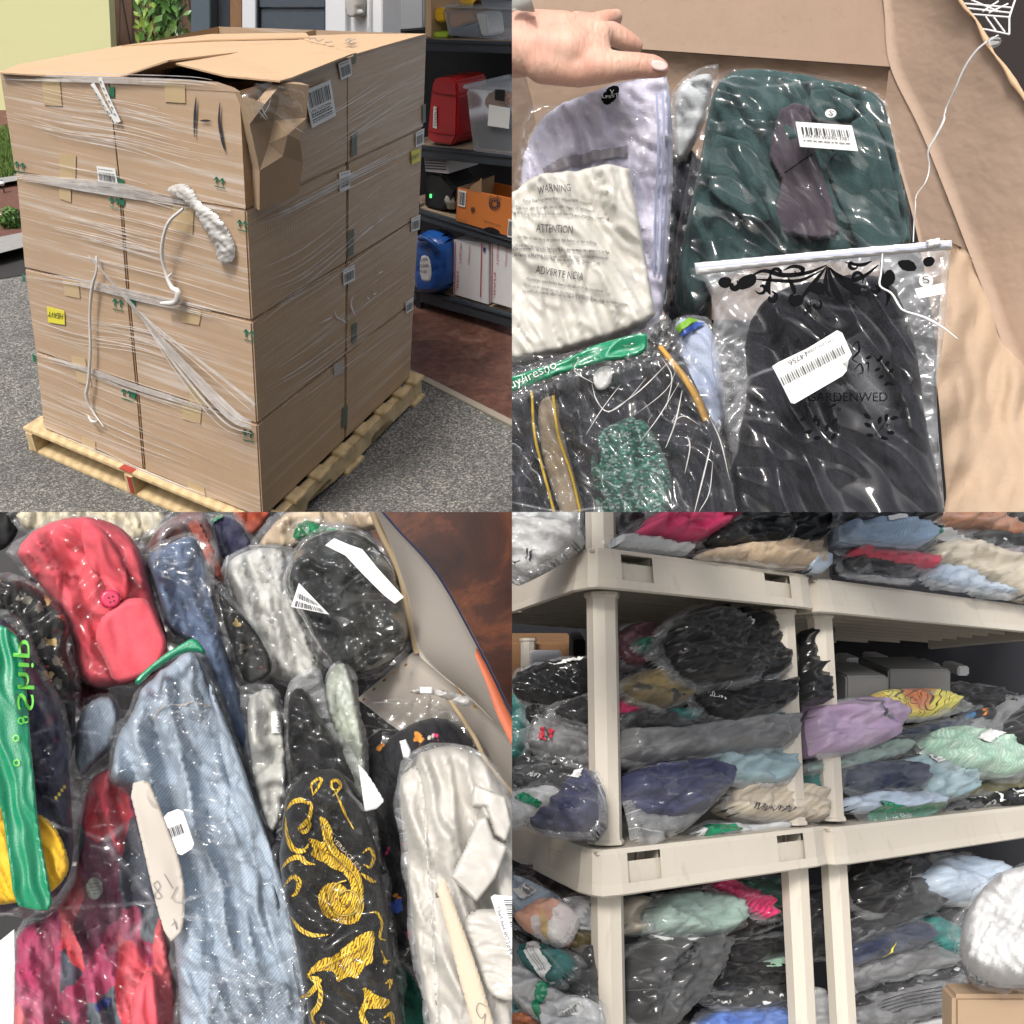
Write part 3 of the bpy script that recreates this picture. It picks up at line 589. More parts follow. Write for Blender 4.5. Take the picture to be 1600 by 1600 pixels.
strokes('marker_writing', [([(484, 66), (492, 64), (497, 69), (506, 66)], 1.4, False), ([(508, 71), (520, 70)], 1.4, False), ([(540, 68), (548, 65), (546, 73), (556, 71)], 1.4, False), ([(539, 73), (556, 65)], 1.2, False)], Pl(stk(4, .2, .6) + U1 * .02, U1), .012, M['ink_grey'], BX[3, 0, 1])
barcode([(153, 259), (182, 263), (186, 288), (156, 283)], PLn[3], BX[3, 1, 0], .007, rows=((.35, .9),), lines=(.15,), seed=2)
barcode([(472, 141), (513, 124), (522, 180), (484, 200)], PRn[3], BX[3, 0, 0], .01, rows=((.1, .5),), lines=(.66, .72, .8, .86), seed=3, text=('LPG TLPCMN', .63, 4))
for k, j, q, s_ in ((3, 0, [(526, 99), (545, 91), (548, 117), (531, 125)], 4), (2, 0, [(528, 270), (545, 265), (545, 292), (529, 299)], 5), (2, 1, [(648, 207), (661, 200), (660, 225), (648, 230)], 6), (1, 1, [(641, 341), (655, 335), (654, 358), (641, 362)], 7), (1, 0, [(534, 422), (552, 413), (552, 437), (535, 446)], 8), (1, 1, [(632, 472), (644, 464), (644, 483), (633, 490)], 9)):
    barcode(q, PRn[k], BX[k, 0, j], .007, rows=((.28, .85),), lines=(.1,), seed=s_)
patch('faded_label', [(520, 570), (535, 562), (535, 582), (521, 589)], PRn[0], .005, plain('faded_label', (.42, .38, .37), .5), BX[0, 0, 0], cell=3)
hv = patch('heavy_sticker', [(75, 478), (102, 485), (103, 507), (77, 503)], PLn[1], .006, M['yellow_paper'], BX[1, 1, 0], cell=3)
texts('printed_text', [('HEAVY', (101, 489.5), (78, 485.5), 9)], PLn[1], .0085, M['ink'], hv)
hv = patch('heavy_sticker', [(641, 236), (655, 232), (655, 251), (642, 257)], PRn[2], .006, M['yellow_paper'], BX[2, 0, 1], cell=3)
texts('printed_text', [('HEAVY', (642.5, 250), (654.5, 244), 7)], PRn[2], .0085, M['ink'], hv)
# paper strip with print hanging on the top left
ps = stroke('packing_slip', [(148, 130), (160, 150), (172, 172), (186, 190)], 6, PLn[3], .012, M['paper'], BX[3, 1, 0]); ps2 = stroke('packing_slip', [(161, 121), (168, 140), (178, 162), (191, 190)], 6, PLn[3], .015, M['paper'], BX[3, 1, 0])
strokes('printed_marks', [([(150 + i * 5.6, 136 + i * 9), (152 + i * 5.6, 139 + i * 9)], 2, False) for i in range(6)] + [([(162 + i * 4.4, 126 + i * 10), (164 + i * 4.4, 129 + i * 10)], 2, False) for i in range(6)], PLn[3], .018, M['ink_grey'], BX[3, 1, 0], 1)
# stretch wrap: ropes, bands and ridges
wr = thing('stretch_wrap', 'clear stretch film pulled round the carton stack, twisted into white ropes and bands', 'plastic wrap', LK[2])
W0 = PLn[2]
def S1(k, x, y, o): return PLn[k].p(x, y, o)
def rope(pts, rad, mat='wrap_strand'): return tube('film_rope', [S1(k, x, y, o) for k, x, y, o in pts], rad, M[mat], wr, 7)
rope([(2, 157, 398, .02), (1, 160, 420, .03), (1, 153, 446, .03), (1, 149, 490, .03), (1, 150, 540, .03), (0, 147, 590, .03), (0, 143, 615, .03), (0, 150, 640, .02), (0, 167, 664, .02)], [.006, .005, .008, .006, .007, .007, .009, .005, .002], 'wrap_white')
rope([(0, 143, 648, .02), (0, 152, 655, .03), (0, 160, 655, .03)], [.003, .008, .004], 'wrap_white')
rope([(2, 300, 322, .04), (2, 278, 345, .05), (2, 268, 385, .05), (2, 270, 420, .04), (1, 280, 445, .04), (1, 290, 452, .04), (1, 286, 468, .04), (1, 264, 470, .04)], [.006, .007, .008, .007, .010, .014, .014, .008], 'wrap_white')
rope([(1, 276, 428, .04), (1, 282, 422, .04)], [.006, .002], 'wrap_white')
kn = Blob('film_knot', [(266, 290), (285, 286), (300, 292), (312, 318), (335, 330), (352, 350), (368, 382), (366, 408), (350, 412), (340, 402), (332, 375), (318, 350), (308, 334), (290, 312), (272, 306), (262, 298)], W0.shift(-.015), .012, M['wrap_knot'], wr, cell=2.5, st=[(.010, 50, 60, 8, 'r'), (.006, -30, 20, 8, 'r')], it=1, seed=2)
rs = random.Random(5)
L = []
for i in range(17):
    a = rs.gauss(0, 1) * 5; b = rs.gauss(0, 1) * 13; L.append(([(157 + a * .5, 396 + a * .3), (230 + a * .7, 480 + a), (300 + b * .7, 560 - b * .3), (378 + b, 640 - b * .7), (408, 655 - b)], rs.uniform(1.0, 4.5), True))
Vs = []; Qs = []; n = 0
strokes('film_band', L, Pl((PLn[1].O + PLn[0].O + PLn[2].O) / 3, PLn[1].n), .055, M['wrap_strand'], wr)
def ridges(k, pts, cnt, spread, seed, pls=PLn, off=.012, wmx=3.2):
    rs = random.Random(seed); L = []
    for i in range(cnt):
        d = rs.gauss(0, 1) * spread; e = d + rs.gauss(0, 1) * spread * .3; i0 = rs.uniform(0, .35); i1 = rs.uniform(.6, 1)
        P = np.array(pts, float); C = crv(P, 6); C = C[int(i0 * len(C)):max(int(i0 * len(C)) + 3, int(i1 * len(C)))]; t = np.linspace(0, 1, len(C))[:, None]
        C = C + np.concatenate([np.zeros_like(t), d * (1 - t) + e * t], 1); L.append((C[::2] if len(C) > 6 else C, rs.uniform(.6, wmx), True))
    strokes('film_band', L, pls[k], off, M['wrap_strand'], wr, 2)
ridges(2, [(25, 272), (110, 282), (200, 292), (280, 312), (400, 330)], 16, 4, 1)
ridges(2, [(26, 274), (110, 286), (200, 300), (290, 316), (402, 334)], 10, 3, 21, wmx=6)
ridges(3, [(0, 116), (90, 119), (180, 122), (300, 126), (350, 134)], 12, 3, 2)
ridges(1, [(40, 424), (130, 438), (220, 460), (300, 478), (404, 506)], 16, 4, 3)
ridges(0, [(56, 556), (130, 575), (220, 606), (300, 630), (408, 664)], 14, 5, 4)
ridges(0, [(75, 670), (150, 702), (220, 735), (300, 768), (380, 798)], 8, 4, 5)
ridges(1, [(50, 490), (130, 512), (220, 528), (300, 556), (404, 590)], 14, 22, 6, wmx=2)
ridges(2, [(30, 330), (130, 350), (220, 370), (300, 390), (404, 420)], 26, 34, 7, wmx=2)
ridges(3, [(10, 170), (100, 190), (200, 205), (300, 230), (400, 250)], 22, 30, 8, wmx=2)
ridges(0, [(66, 600), (150, 640), (220, 670), (300, 700), (404, 745)], 8, 26, 9, wmx=1.6)
ridges(2, [(402, 346), (450, 326), (520, 290), (600, 250), (655, 222)], 9, 5, 11, PRn, wmx=2)
ridges(2, [(402, 500), (440, 470), (500, 435), (552, 402)], 6, 5, 12, PRn, wmx=1.6)
ridges(2, [(402, 460), (470, 430), (560, 360), (655, 290)], 9, 26, 13, PRn, wmx=1.6)
ridges(3, [(470, 230), (540, 190), (600, 150), (660, 110)], 9, 22, 14, PRn, wmx=1.4)
ridges(1, [(412, 600), (480, 560), (560, 500), (650, 440)], 10, 26, 15, PRn, wmx=1.3)
for t_ in [([(520, 485), (524, 495), (534, 500), (538, 504), (532, 500)], 2, True), ([(549, 460), (546, 475), (550, 488), (553, 492)], 2, True), ([(495, 505), (510, 498), (517, 494)], 2, True), ([(571, 463), (574, 468)], 2, True), ([(580, 460), (586, 457)], 2, True), ([(588, 427), (596, 423)], 2, True)]: stroke('film_tear', t_[0], 2, PRn[1], .01, M['wrap_white'], wr, taper=True)

# --- background left: yellow wall, fence, shrub, beds
plain('yellow_siding', (.80, .79, .44), .7, var=.06, sc=3)
BD = g1(0, 172).dot(FW1)                         # forward distance of the yellow wall
def vp(px, py, d, c=0):                          # point of the vertical plane at forward distance d
    r = ray(px, py); return r * (d / r.dot(FW1))
def vplane(d, yaw=0): return Pl(FW1 * d, -(FW1 + Vector((1, 0, 0)) * yaw))
def vquad(name, pts, d, th, mat, parent=None, bev=0, yaw=0):
    pl = vplane(d, yaw); return poly3(name, [pl.p(x, y) for x, y in pts], th, mat, parent, bev)
o = vquad('yellow_house_wall', [(-40, -40), (168, -40), (174, 84), (178, 176), (-40, 182)], BD, .2, M['yellow_siding']); tag(o, 'pale yellow house wall beyond the left end of the stack', 'wall')
m, nt, p = new('brown_fence_wood'); v = coords(nt, 'Object', (1, 1, 1)); bd = nd(nt, 'TexWave', {'Vector': v, 'Scale': 1.6, 'Distortion': .1}, bands_direction='X').outputs[1]
b0 = mix(nt, noise(nt, coords(nt, 'Object', (14, 1, 1)), 3, 5), (.10, .055, .035), (.18, .11, .075)); b0 = mix(nt, ramp(nt, bd, [(.0, 1), (.05, 0)]), b0, (.02, .012, .01)); nt.links.new(b0, p.inputs['Base Color']); p.inputs['Roughness'].default_value = .8; M['brown_fence_wood'] = m
fe = thing('board_fence', 'weathered brown board fence behind the shrub', 'fence', vplane(BD + .5).p(235, 100))
xs = np.linspace(150, 302, 9)
for i in range(8): vquad('fence_board', [(xs[i] + .5, -40), (xs[i + 1] - .5, -40), (xs[i + 1] - .5, 170), (xs[i] + .5, 170)], BD + .5 + .02 * (i % 2), .03, M['brown_fence_wood'], fe, .004)
# house corner with window and siding (front wall of the garage)
def wall_pt(px, py, off=0):
    n = wn; r = ray(px, py); return r * ((thA.dot(n) + off) / r.dot(n))
def wquad(name, pts, off, th, mat, parent=None, bev=0): return poly3(name, [wall_pt(x, y, off) for x, y in pts], th, mat, parent, bev)
plain('slate_siding', (.075, .095, .12), .7, var=.25, sc=30, b=.6, bs=80); plain('dark_trim', (.03, .036, .045), .5); plain('cedar_trim', (.30, .16, .08), .7, var=.4)
plain('white_trim', (.74, .76, .80), .5, var=.04); plain('grey_panel', (.36, .37, .38), .5, var=.06); plain('blue_grey_trim', (.09, .12, .15), .6)
hs_ = thing('house_wall', 'slate blue lap siding with white garage door trim behind the stack', 'wall', wall_pt(450, 60))
for y0, y1 in ((-40, -16), (-16, 12), (12, 50), (50, 88)): wquad('siding_board', [(402, y0 + .6), (508, y0 + .6), (508, y1), (402, y1)], -.01 + .01 * (y0 % 3 == 0), .03, M['slate_siding'], hs_, .004)
wquad('corner_post', [(298, -40), (328, -40), (328, 120), (298, 120)], -.03, .1, M['blue_grey_trim'], hs_, .005)
wquad('dark_pane', [(328, -40), (359, -40), (359, 120), (328, 120)], .02, .05, M['dark_trim'], hs_)
wquad('cedar_post', [(359, -40), (378, -40), (378, 120), (359, 120)], -.02, .1, M['cedar_trim'], hs_, .004)
wquad('white_trim', [(378, -40), (399, -40), (399, 120), (378, 120)], -.03, .1, M['white_trim'], hs_, .004)
wquad('dark_trim', [(399, -40), (403, -40), (403, 120), (399, 120)], -.02, .1, M['dark_trim'], hs_)
wquad('white_trim', [(508, -40), (540, -40), (540, 120), (508, 120)], -.06, .12, M['white_trim'], hs_, .004)
wquad('door_jamb', [(540, -40), (597, -40), (597, 120), (540, 120)], -.03, .12, M['white_trim'], hs_, .004)
wquad('jamb_moulding', [(573, -40), (577, -40), (577, 120), (573, 120)], -.05, .02, M['white_trim'], hs_, .004)
db = thing('doorbell_camera', 'small grey doorbell box on the white garage trim', 'doorbell', wall_pt(560, 10, -.07))
bl = Pl(wall_pt(560, 10, -.045), -wn)
Blob('casing', [(547, -20), (571, -20), (571, 18), (568, 27), (560, 28), (549, 24)], bl, .05, plain('doorbell_grey', (.46, .46, .45), .5), db, cell=2.5, it=1, w=5)
Blob('button', [(560, 14), (566, 15), (568, 19), (566, 24), (560, 24), (557, 19)], bl.shift(-.048), .008, M['grey_panel'], db, cell=1.5, it=2)
pn_ = wquad('cabinet_panel', [(599, -40), (661, -40), (661, 46), (598, 51)], .35, .02, M['grey_panel'], None, .01); tag(pn_, 'plain grey cabinet panel at the garage opening, above the far end of the stack', 'cabinet')
# garage shell
def sA_sB():
    a, b = g1(652, 482), g1(800, 530); s_ = (b - a).normalized(); n_ = s_.cross(U1).normalized(); return a, s_, (n_ if n_.dot(FW1) > 0 else -n_)
plain('garage_wall', (.012, .012, .014), .9)  # near black: dimness of the garage interior put into the wall colour
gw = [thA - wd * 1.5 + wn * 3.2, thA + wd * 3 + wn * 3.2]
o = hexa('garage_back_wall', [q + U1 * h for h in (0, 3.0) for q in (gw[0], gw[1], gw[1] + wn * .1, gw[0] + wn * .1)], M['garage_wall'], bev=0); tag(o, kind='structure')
o = hexa('garage_ceiling', [q + U1 * h for h in (2.9, 3.0) for q in (thA - wd * 2.2, thA + wd * 3, gw[1], gw[0])], M['garage_wall'], bev=0); tag(o, kind='structure')  # unseen ceiling slab, added to shade the garage from above
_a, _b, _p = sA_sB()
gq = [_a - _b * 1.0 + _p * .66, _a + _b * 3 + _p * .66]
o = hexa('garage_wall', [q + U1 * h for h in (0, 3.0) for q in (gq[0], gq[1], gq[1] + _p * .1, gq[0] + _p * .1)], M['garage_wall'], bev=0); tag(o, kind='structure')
# --- beds at the left edge
plain('mulch', (.20, .085, .06), .9, var=.8, sc=60, b=1, bs=60); plain('kerb_stone', (.30, .29, .28), .9, var=.3, sc=30, b=.5); plain('grass_blade', (.13, .22, .035), .7, var=.5, sc=8)
def gsheet(name, pts, mat, c, kind='structure'): return sheet(name, [g1(x, y, c) for x, y in pts], mat, kind=kind)
gsheet('mulch_bed', [(-30, 172), (90, 172), (90, 210), (-30, 212)], M['mulch'], .008)
gsheet('lawn', [(-30, 198), (90, 190), (90, 268), (-30, 284)], plain('lawn_soil', (.07, .10, .03), .9), .006)
gsheet('mulch_bed', [(-30, 284), (90, 270), (90, 372), (-30, 378)], M['mulch'], .008)
o = hexa('garden_kerb', [g1(x, y, c) for c in (0, .1) for x, y in ((-30, 404), (46, 384), (60, 358), (-30, 376))], M['kerb_stone'], bev=.01); tag(o, kind='structure')
o = hexa('garden_kerb', [g1(x, y, c) for c in (0, .06) for x, y in ((-30, 292), (40, 280), (40, 272), (-30, 282))], M['kerb_stone'], bev=.01); tag(o, kind='structure')
plain('dark_edge', (.03, .028, .028), .7); gsheet('gutter', [(-30, 405), (48, 385), (48, 428), (-30, 440)], M['dark_edge'], .005)  # dark strip of ground along the kerb
def blades(name, quad, n, c, hb, mat, seed):
    rs = random.Random(seed); V = []; Q = []
    for i in range(n):
        q = bil(quad, rs.random(), rs.random()); b = g1(q[0], q[1], c); a = rs.uniform(0, 6.28); d = Vector((math.cos(a), 0, 0)) + FW1 * math.sin(a); l = d.cross(U1) * .004; h = rs.uniform(.5, 1) * hb
        t = b + U1 * h + d * h * .5; V += [b - l, b + l, t]; Q.append([3 * i, 3 * i + 1, 3 * i + 2])
    return mesh_np(name, [list(v) for v in V], Q, mat, smooth=False)
tag(blades('grass', [(-10, 202), (40, 198), (40, 272), (-10, 280)], 5200, .006, .07, M['grass_blade'], 1), 'short green lawn left of the stack', 'grass', kind='stuff')
def leafball(name, cx, cy, c, rad, n, mat, parent, ls, seed, sq=(1, 1, 1)):
    rs = random.Random(seed); V = []; Q = []; b = g1(cx, cy, c) if not isinstance(cx, Vector) else cx
    for i in range(n):
        d = Vector((rs.gauss(0, 1), rs.gauss(0, 1), rs.gauss(0, 1))).normalized() * rad * rs.random() ** .4; d = Vector((d.x * sq[0], d.y * sq[1], d.z * sq[2])); p_ = b + d
        u = Vector((rs.gauss(0, 1), rs.gauss(0, 1), rs.gauss(0, 1))).normalized(); v_ = u.cross(Vector((rs.gauss(0, 1), rs.gauss(0, 1), rs.gauss(0, 1)))).normalized(); s_ = ls * rs.uniform(.6, 1.2)
        k = len(V); V += [p_ - u * s_, p_ - u * s_ * .2 + v_ * s_ * .45, p_ + u * s_, p_ - u * s_ * .2 - v_ * s_ * .45]; Q.append([k, k + 1, k + 2, k + 3])
    return mesh_np(name, [list(v) for v in V], Q, mat, parent, smooth=False)
plain('leaf_green', (.10, .24, .04), .5, var=.6, sc=6, coat=.2); plain('bark_twig', (.12, .07, .04), .8); plain('leaf_lime', (.22, .33, .04), .5, var=.4, sc=6, coat=.2)
b_ = g1(20, 350, .03); o = leafball('low_shrub', b_ + U1 * .04, 0, 0, .10, 600, M['leaf_green'], None, .022, 3); tag(o, 'small round green plant in the bark mulch at the left edge', 'plant')
gl = g1(6, 298, .03); lt = thing('garden_light', 'tiny white garden stake light at the edge of the mulch bed', 'light', gl); tube('stake', [gl - U1 * .03, gl + U1 * .06], .006, M['dark_trim'], lt); tube('lamp_head', [gl + U1 * .05, gl + U1 * .07, gl + U1 * .09], [.018, .03, .02], M['white_trim'], lt)
sh = vplane(BD - .35).p(252, 170); tr = thing('leafy_shrub', 'young leafy green shrub in front of the brown fence', 'shrub', sh)
for i in range(6):
    top_ = vplane(BD - .35 + .1 * (i % 3)).p(214 + i * 14, -60 + (i % 2) * 30); tube('stem', [sh, sh * .5 + top_ * .5 + Vector((.05 * (i % 3 - 1), 0, 0)), top_], [.012, .008, .004], M['bark_twig'], tr, 5)
rs = random.Random(11); V = []; Q = []; V2 = []; Q2 = []
for i in range(300):
    px = rs.gauss(262, 15) if i % 5 else rs.uniform(212, 250); py = rs.uniform(-30, 68); c_ = vplane(BD - .35 + rs.gauss(0, .15)).p(px, py); s_ = rs.uniform(.05, .1)
    u = (Vector((rs.gauss(0, .5), rs.gauss(0, .5), -1))).normalized(); v_ = u.cross(Vector((rs.gauss(0, .6), -1, rs.gauss(0, .6)))).normalized(); n_ = u.cross(v_) * s_ * .18
    A, B = (V2, Q2) if (px < 240 or py > 45) and i % 2 else (V, Q); k = len(A); A += [c_ - u * s_, c_ - u * s_ * .2 + v_ * s_ * .42, c_ + u * s_ - n_, c_ - u * s_ * .2 - v_ * s_ * .42, c_ + n_]; B += [[k, k + 1, k + 4], [k + 1, k + 2, k + 4], [k + 2, k + 3, k + 4], [k + 3, k, k + 4]]
mesh_np('foliage', [list(v) for v in V], Q, M['leaf_green'], tr, smooth=False); mesh_np('foliage', [list(v) for v in V2], Q2, M['leaf_lime'], tr, smooth=False)

# --- garage shelving and what stands on it
sA, sB = g1(652, 482), g1(800, 530); sd_ = (sB - sA).normalized(); sn_ = sd_.cross(U1).normalized()
if sn_.dot(FW1) < 0: sn_ = -sn_
def sp_(px, py, off=0): r = ray(px, py); return r * ((sA.dot(sn_) + off) / r.dot(sn_))
def spl(off): return Pl(sA + sn_ * off, sn_)
plain('steel_blue_grey', (.055, .065, .08), .45, var=.2, metal=.3); plain('chipboard', (.30, .22, .15), .8, var=.2, sc=60)
su = thing('garage_shelving', 'dark steel storage shelving with chipboard decks in the garage', 'shelving', sA)
def shelf(p0, p1, th_px):
    a, b = sp_(*p0), sp_(*p1); ext = (b - a); b2 = b + ext * .6; a2 = a - ext * .25; h = U1 * (th_px * a.y / F)
    hexa('shelf_beam', [a2 - h, b2 - h, b2 - h + sn_ * .04, a2 - h + sn_ * .04, a2, b2, b2 + sn_ * .04, a2 + sn_ * .04], M['steel_blue_grey'], su, .004)
    hexa('beam_lip', [q + U1 * e for e in (-.014, -.006) for q in (a2 - sn_ * .008, b2 - sn_ * .008, b2, a2)], M['steel_blue_grey'], su, .001)
    hexa('shelf_deck', [q + U1 * e for e in (-.012, .004) for q in (a2 + sn_ * .042, b2 + sn_ * .042, b2 + sn_ * .55, a2 + sn_ * .55)], M['chipboard'], su, 0)
shelf((660, 62), (800, 66), 16); shelf((660, 229), (800, 243), 17); shelf((655, 329), (800, 374), 15); shelf((655, 453), (800, 493), 20)
po = sp_(655, 478); hexa('shelf_post', [q + U1 * e for e in (-.1, 2.2) for q in (po - sd_ * .03, po + sd_ * .015, po + sd_ * .015 + sn_ * .04, po - sd_ * .03 + sn_ * .04)], M['black_plastic'], su, .002)
def box_on(name, pts, off, depth, mat, label, cat, bev=.006, parent=None, obj_parent=None):
    """solid whose front outline is given on the shelf plane, running back along the shelf depth"""
    P = [sp_(x, y, off) for x, y in pts]; bm = bmesh.new(); a = [bm.verts.new(q) for q in P]; b = [bm.verts.new(q + sn_ * depth) for q in P]
    bm.faces.new(a); bm.faces.new(b[::-1])
    for i in range(len(P)): bm.faces.new([a[i], b[i], b[(i + 1) % len(P)], a[(i + 1) % len(P)]])
    bmesh.ops.recalc_face_normals(bm, faces=bm.faces)
    if bev: bmesh.ops.bevel(bm, geom=bm.edges[:], offset=bev, segments=2, affect='EDGES', clamp_overlap=True)
    o = from_bm(name, bm, mat, obj_parent); 
    if label: tag(o, label, cat)
    return o
plain('red_plastic', (.50, .015, .02), .35, var=.1, coat=.3); plain('blue_plastic', (.015, .09, .36), .3, var=.15, coat=.4); plain('orange_card', (.62, .19, .04), .65, var=.1)
film('tub_plastic', .45, (.62, .66, .72), .25, .3, .1, .5); plain('orange_thing', (.55, .25, .07), .6, var=.3, sc=20); plain('blue_denim_dark', (.07, .11, .17), .8, var=.3)
plain('white_card', (.72, .71, .72), .6, var=.04); plain('red_ink', (.45, .03, .05), .6); plain('navy_ink', (.03, .05, .2), .6); plain('yellow_plastic', (.70, .42, .02), .4, coat=.3); plain('lime_plastic', (.35, .5, .04), .4)
# top shelf
tb = thing('storage_tub', 'clear plastic tub of yellow and blue things on the top garage shelf', 'storage tub', sp_(740, 60, .05))
box_on('tub_wall', [(692, 12), (800, 16), (840, 17), (835, 64), (760, 62), (700, 56)], .04, .3, M['tub_plastic'], None, None, .008, obj_parent=tb)
box_on('tub_rim', [(690, 8), (842, 13), (842, 17), (690, 12)], .03, .32, M['tub_plastic'], None, None, .003, obj_parent=tb)
box_on('yellow_contents', [(702, 15), (740, 14), (744, 34), (726, 38), (712, 45), (700, 40)], .08, .15, M['orange_thing'], None, None, .01, obj_parent=tb)
box_on('blue_contents', [(702, 45), (728, 40), (748, 36), (752, 57), (702, 55)], .07, .15, M['blue_denim_dark'], None, None, .01, obj_parent=tb)
box_on('white_contents', [(742, 20), (760, 22), (764, 56), (752, 57)], .06, .15, M['white_card'], None, None, .01, obj_parent=tb)
tube('yellow_handle', [sp_(724, 8, .2), sp_(738, 3, .15), sp_(746, 8, .12)], .03, M['yellow_plastic'], tb)
box_on('power_tool', [(675, 12), (694, 16), (696, 34), (684, 36), (676, 28)], .06, .15, M['yellow_plastic'], 'yellow and black power tool beside the tub on the top garage shelf', 'tool', .01)
box_on('lime_case', [(672, 50), (700, 51), (699, 60), (672, 59)], .05, .15, M['lime_plastic'], 'flat lime green case on the top garage shelf', 'case', .006)
box_on('cardboard_box', [(664, -30), (674, -30), (674, 60), (664, 56)], .03, .3, M['flap_card'], 'narrow tan carton standing at the left end of the top garage shelf', 'cardboard box', .003)
# second shelf
rc = thing('tool_case', 'red hard plastic tool case standing on end with white lettering', 'tool case', sp_(690, 225, .05))
box_on('case_shell', [(676, 126), (680, 122), (704, 122), (713, 128), (715, 150), (713, 215), (706, 227), (676, 224), (667, 216), (667, 205), (673, 140)], .03, .28, M['red_plastic'], None, None, .012, obj_parent=rc)
box_on('handle', [(704, 121), (716, 123), (716, 128), (706, 127)], .1, .14, M['red_plastic'], None, None, .004, obj_parent=rc)
for g_ in ([(674, 144), (694, 148), (714, 150)], [(668, 204), (690, 210), (713, 212)]): stroke('case_groove', g_, 1.5, spl(.027), .003, plain('dark_red', (.2, .005, .008), .5), rc)
patch('name_plate', [(678, 166), (683, 167), (683, 201), (677, 199)], spl(.026), .004, M['lettering_white'], rc, 2); texts('lettering', [('TOOLS', (681.5, 198), (683, 169), 3.5)], spl(.022), .003, M['ink'], rc)
tb = thing('storage_tub', 'large clear latched tub with a blank white paper note, on the second garage shelf', 'storage tub', sp_(765, 240, .05))
box_on('tub_wall', [(727, 140), (840, 146), (840, 252), (745, 240), (738, 236)], .0, .4, M['tub_plastic'], None, None, .012, obj_parent=tb)
box_on('tub_rim', [(722, 133), (842, 140), (842, 147), (724, 139)], -.02, .44, M['tub_plastic'], None, None, .005, obj_parent=tb)
patch('paper_note', [(765, 163), (798, 169), (796, 201), (763, 196)], spl(-.02), .006, M['paper'], tb, 3)
patch('latch', [(775, 139), (791, 140), (790, 158), (775, 156)], spl(-.03), .01, M['black_plastic'], tb, 3)
box_on('orange_contents', [(758, 148), (772, 142), (792, 150), (795, 168), (765, 172), (754, 166)], .1, .1, M['orange_thing'], None, None, .015, obj_parent=tb)
box_on('dark_contents', [(742, 190), (770, 185), (800, 195), (830, 200), (830, 244), (748, 236)], .08, .2, plain('dark_tools', (.05, .055, .07), .5, var=.6, sc=12), None, None, .01, obj_parent=tb)
# third shelf
box_on('white_carton', [(662, 244), (700, 246), (700, 272), (664, 268)], .05, .3, M['white_card'], 'white carton with printed black text under the second garage shelf', 'cardboard box', .004)
strokes('printed_text_block', [([(665, 250 + i * 4.2), (698, 252 + i * 4.2)], 1.6, False) for i in range(4)], spl(.046), .003, M['ink'], bpy.data.objects['white_carton'])
bc = thing('black_tool_bag', 'black tool bag with a small green light on the third garage shelf', 'bag', sp_(690, 325, .1))
box_on('bag_body', [(660, 275), (672, 268), (690, 272), (704, 290), (712, 298), (706, 322), (690, 330), (662, 326)], .06, .25, M['black_plastic'], None, None, .02, obj_parent=bc)
m, nt, p = new('green_light'); p.inputs['Emission Color'].default_value = (.1, 1, .2, 1); p.inputs['Emission Strength'].default_value = 1.2; p.inputs['Base Color'].default_value = (.1, .8, .2, 1); M['green_light'] = m
patch('indicator_light', [(672, 303), (675, 303), (675, 309), (672, 309)], spl(.055), .004, M['green_light'], bc, 2)
jr = sp_(706, 325, .1); o = tube('glass_jar', [jr, jr + U1 * .05, jr + U1 * .09, jr + U1 * .1], [.03, .05, .04, .02], plain('jar_glass', (.35, .33, .28), .1, coat=1), seg=14); tag(o, 'round glass jar between the black bag and the orange box', 'jar')
ob = thing('produce_box', 'open orange cardboard produce box with a round black logo', 'cardboard box', sp_(755, 365, .05))
oc = [(714, 293), (800, 310), (845, 319), (845, 377), (800, 371), (712, 345)]
box_on('front_panel', oc, 0, .008, M['orange_card'], None, None, .002, obj_parent=ob)
box_on('back_panel', [(x + 16, y - 16) for x, y in oc], .36, .008, M['orange_card'], None, None, .002, obj_parent=ob)
A_, B_, C_, D_ = sp_(714, 293), sp_(712, 345), sp_(714, 293) + sn_ * .36, sp_(712, 345) + sn_ * .36
hexa('side_panel', [B_, B_ + sd_ * .008, D_ + sd_ * .008, D_, A_, A_ + sd_ * .008, C_ + sd_ * .008, C_], plain('kraft_plain', (.32, .2, .11), .8), ob, .002)
flp = poly3('box_flap', [sp_(733, 298), sp_(736, 290), sp_(748, 283), sp_(752, 278), sp_(752, 302)], .006, M['kraft_plain'], ob)
so_ = spl(-.003); cx, cy = 773, 318
strokes('printed_logo', [([(cx + r_ * math.cos(a) * .92, cy + r_ * math.sin(a)) for a in np.linspace(0, 2 * math.pi, 16)], 1.3, False) for r_ in (6, 9)] + [([(cx + 3 * math.cos(a), cy + 3 * math.sin(a)), (cx + 8 * math.cos(a), cy + 8 * math.sin(a))], 1.2, False) for a in np.linspace(0, 6.0, 10)], so_, .003, M['ink'], ob)
texts('printed_text', [('FARM', (764, 314), (770, 306), 3), ('BOX', (776, 306), (783, 313), 3), ('FRESH PRODUCE', (715, 343), (730, 347), 2), ('KEEP COOL', (715, 347), (730, 351), 2), ('growers.com', (757, 346), (783, 354), 3)], so_, .003, M['ink'], ob)
patch('hand_hole', [(756, 356), (768, 354), (782, 361), (780, 366), (760, 361)], so_, .003, M['black_plastic'], ob, 2, it=1)
patch('vent_hole', [(736, 323), (742, 324), (742, 331), (736, 331)], so_, .003, plain('dark_hole', (.10, .04, .02), .8), ob, 1.5, it=2)
barcode([(717, 296), (729, 299), (727, 324), (716, 321)], so_, ob, .003, rows=((.1, .9),), lines=(), seed=5)
barcode([(795, 342), (806, 345), (806, 372), (793, 370)], so_, ob, .003, rows=((.1, .9),), lines=(), seed=6)
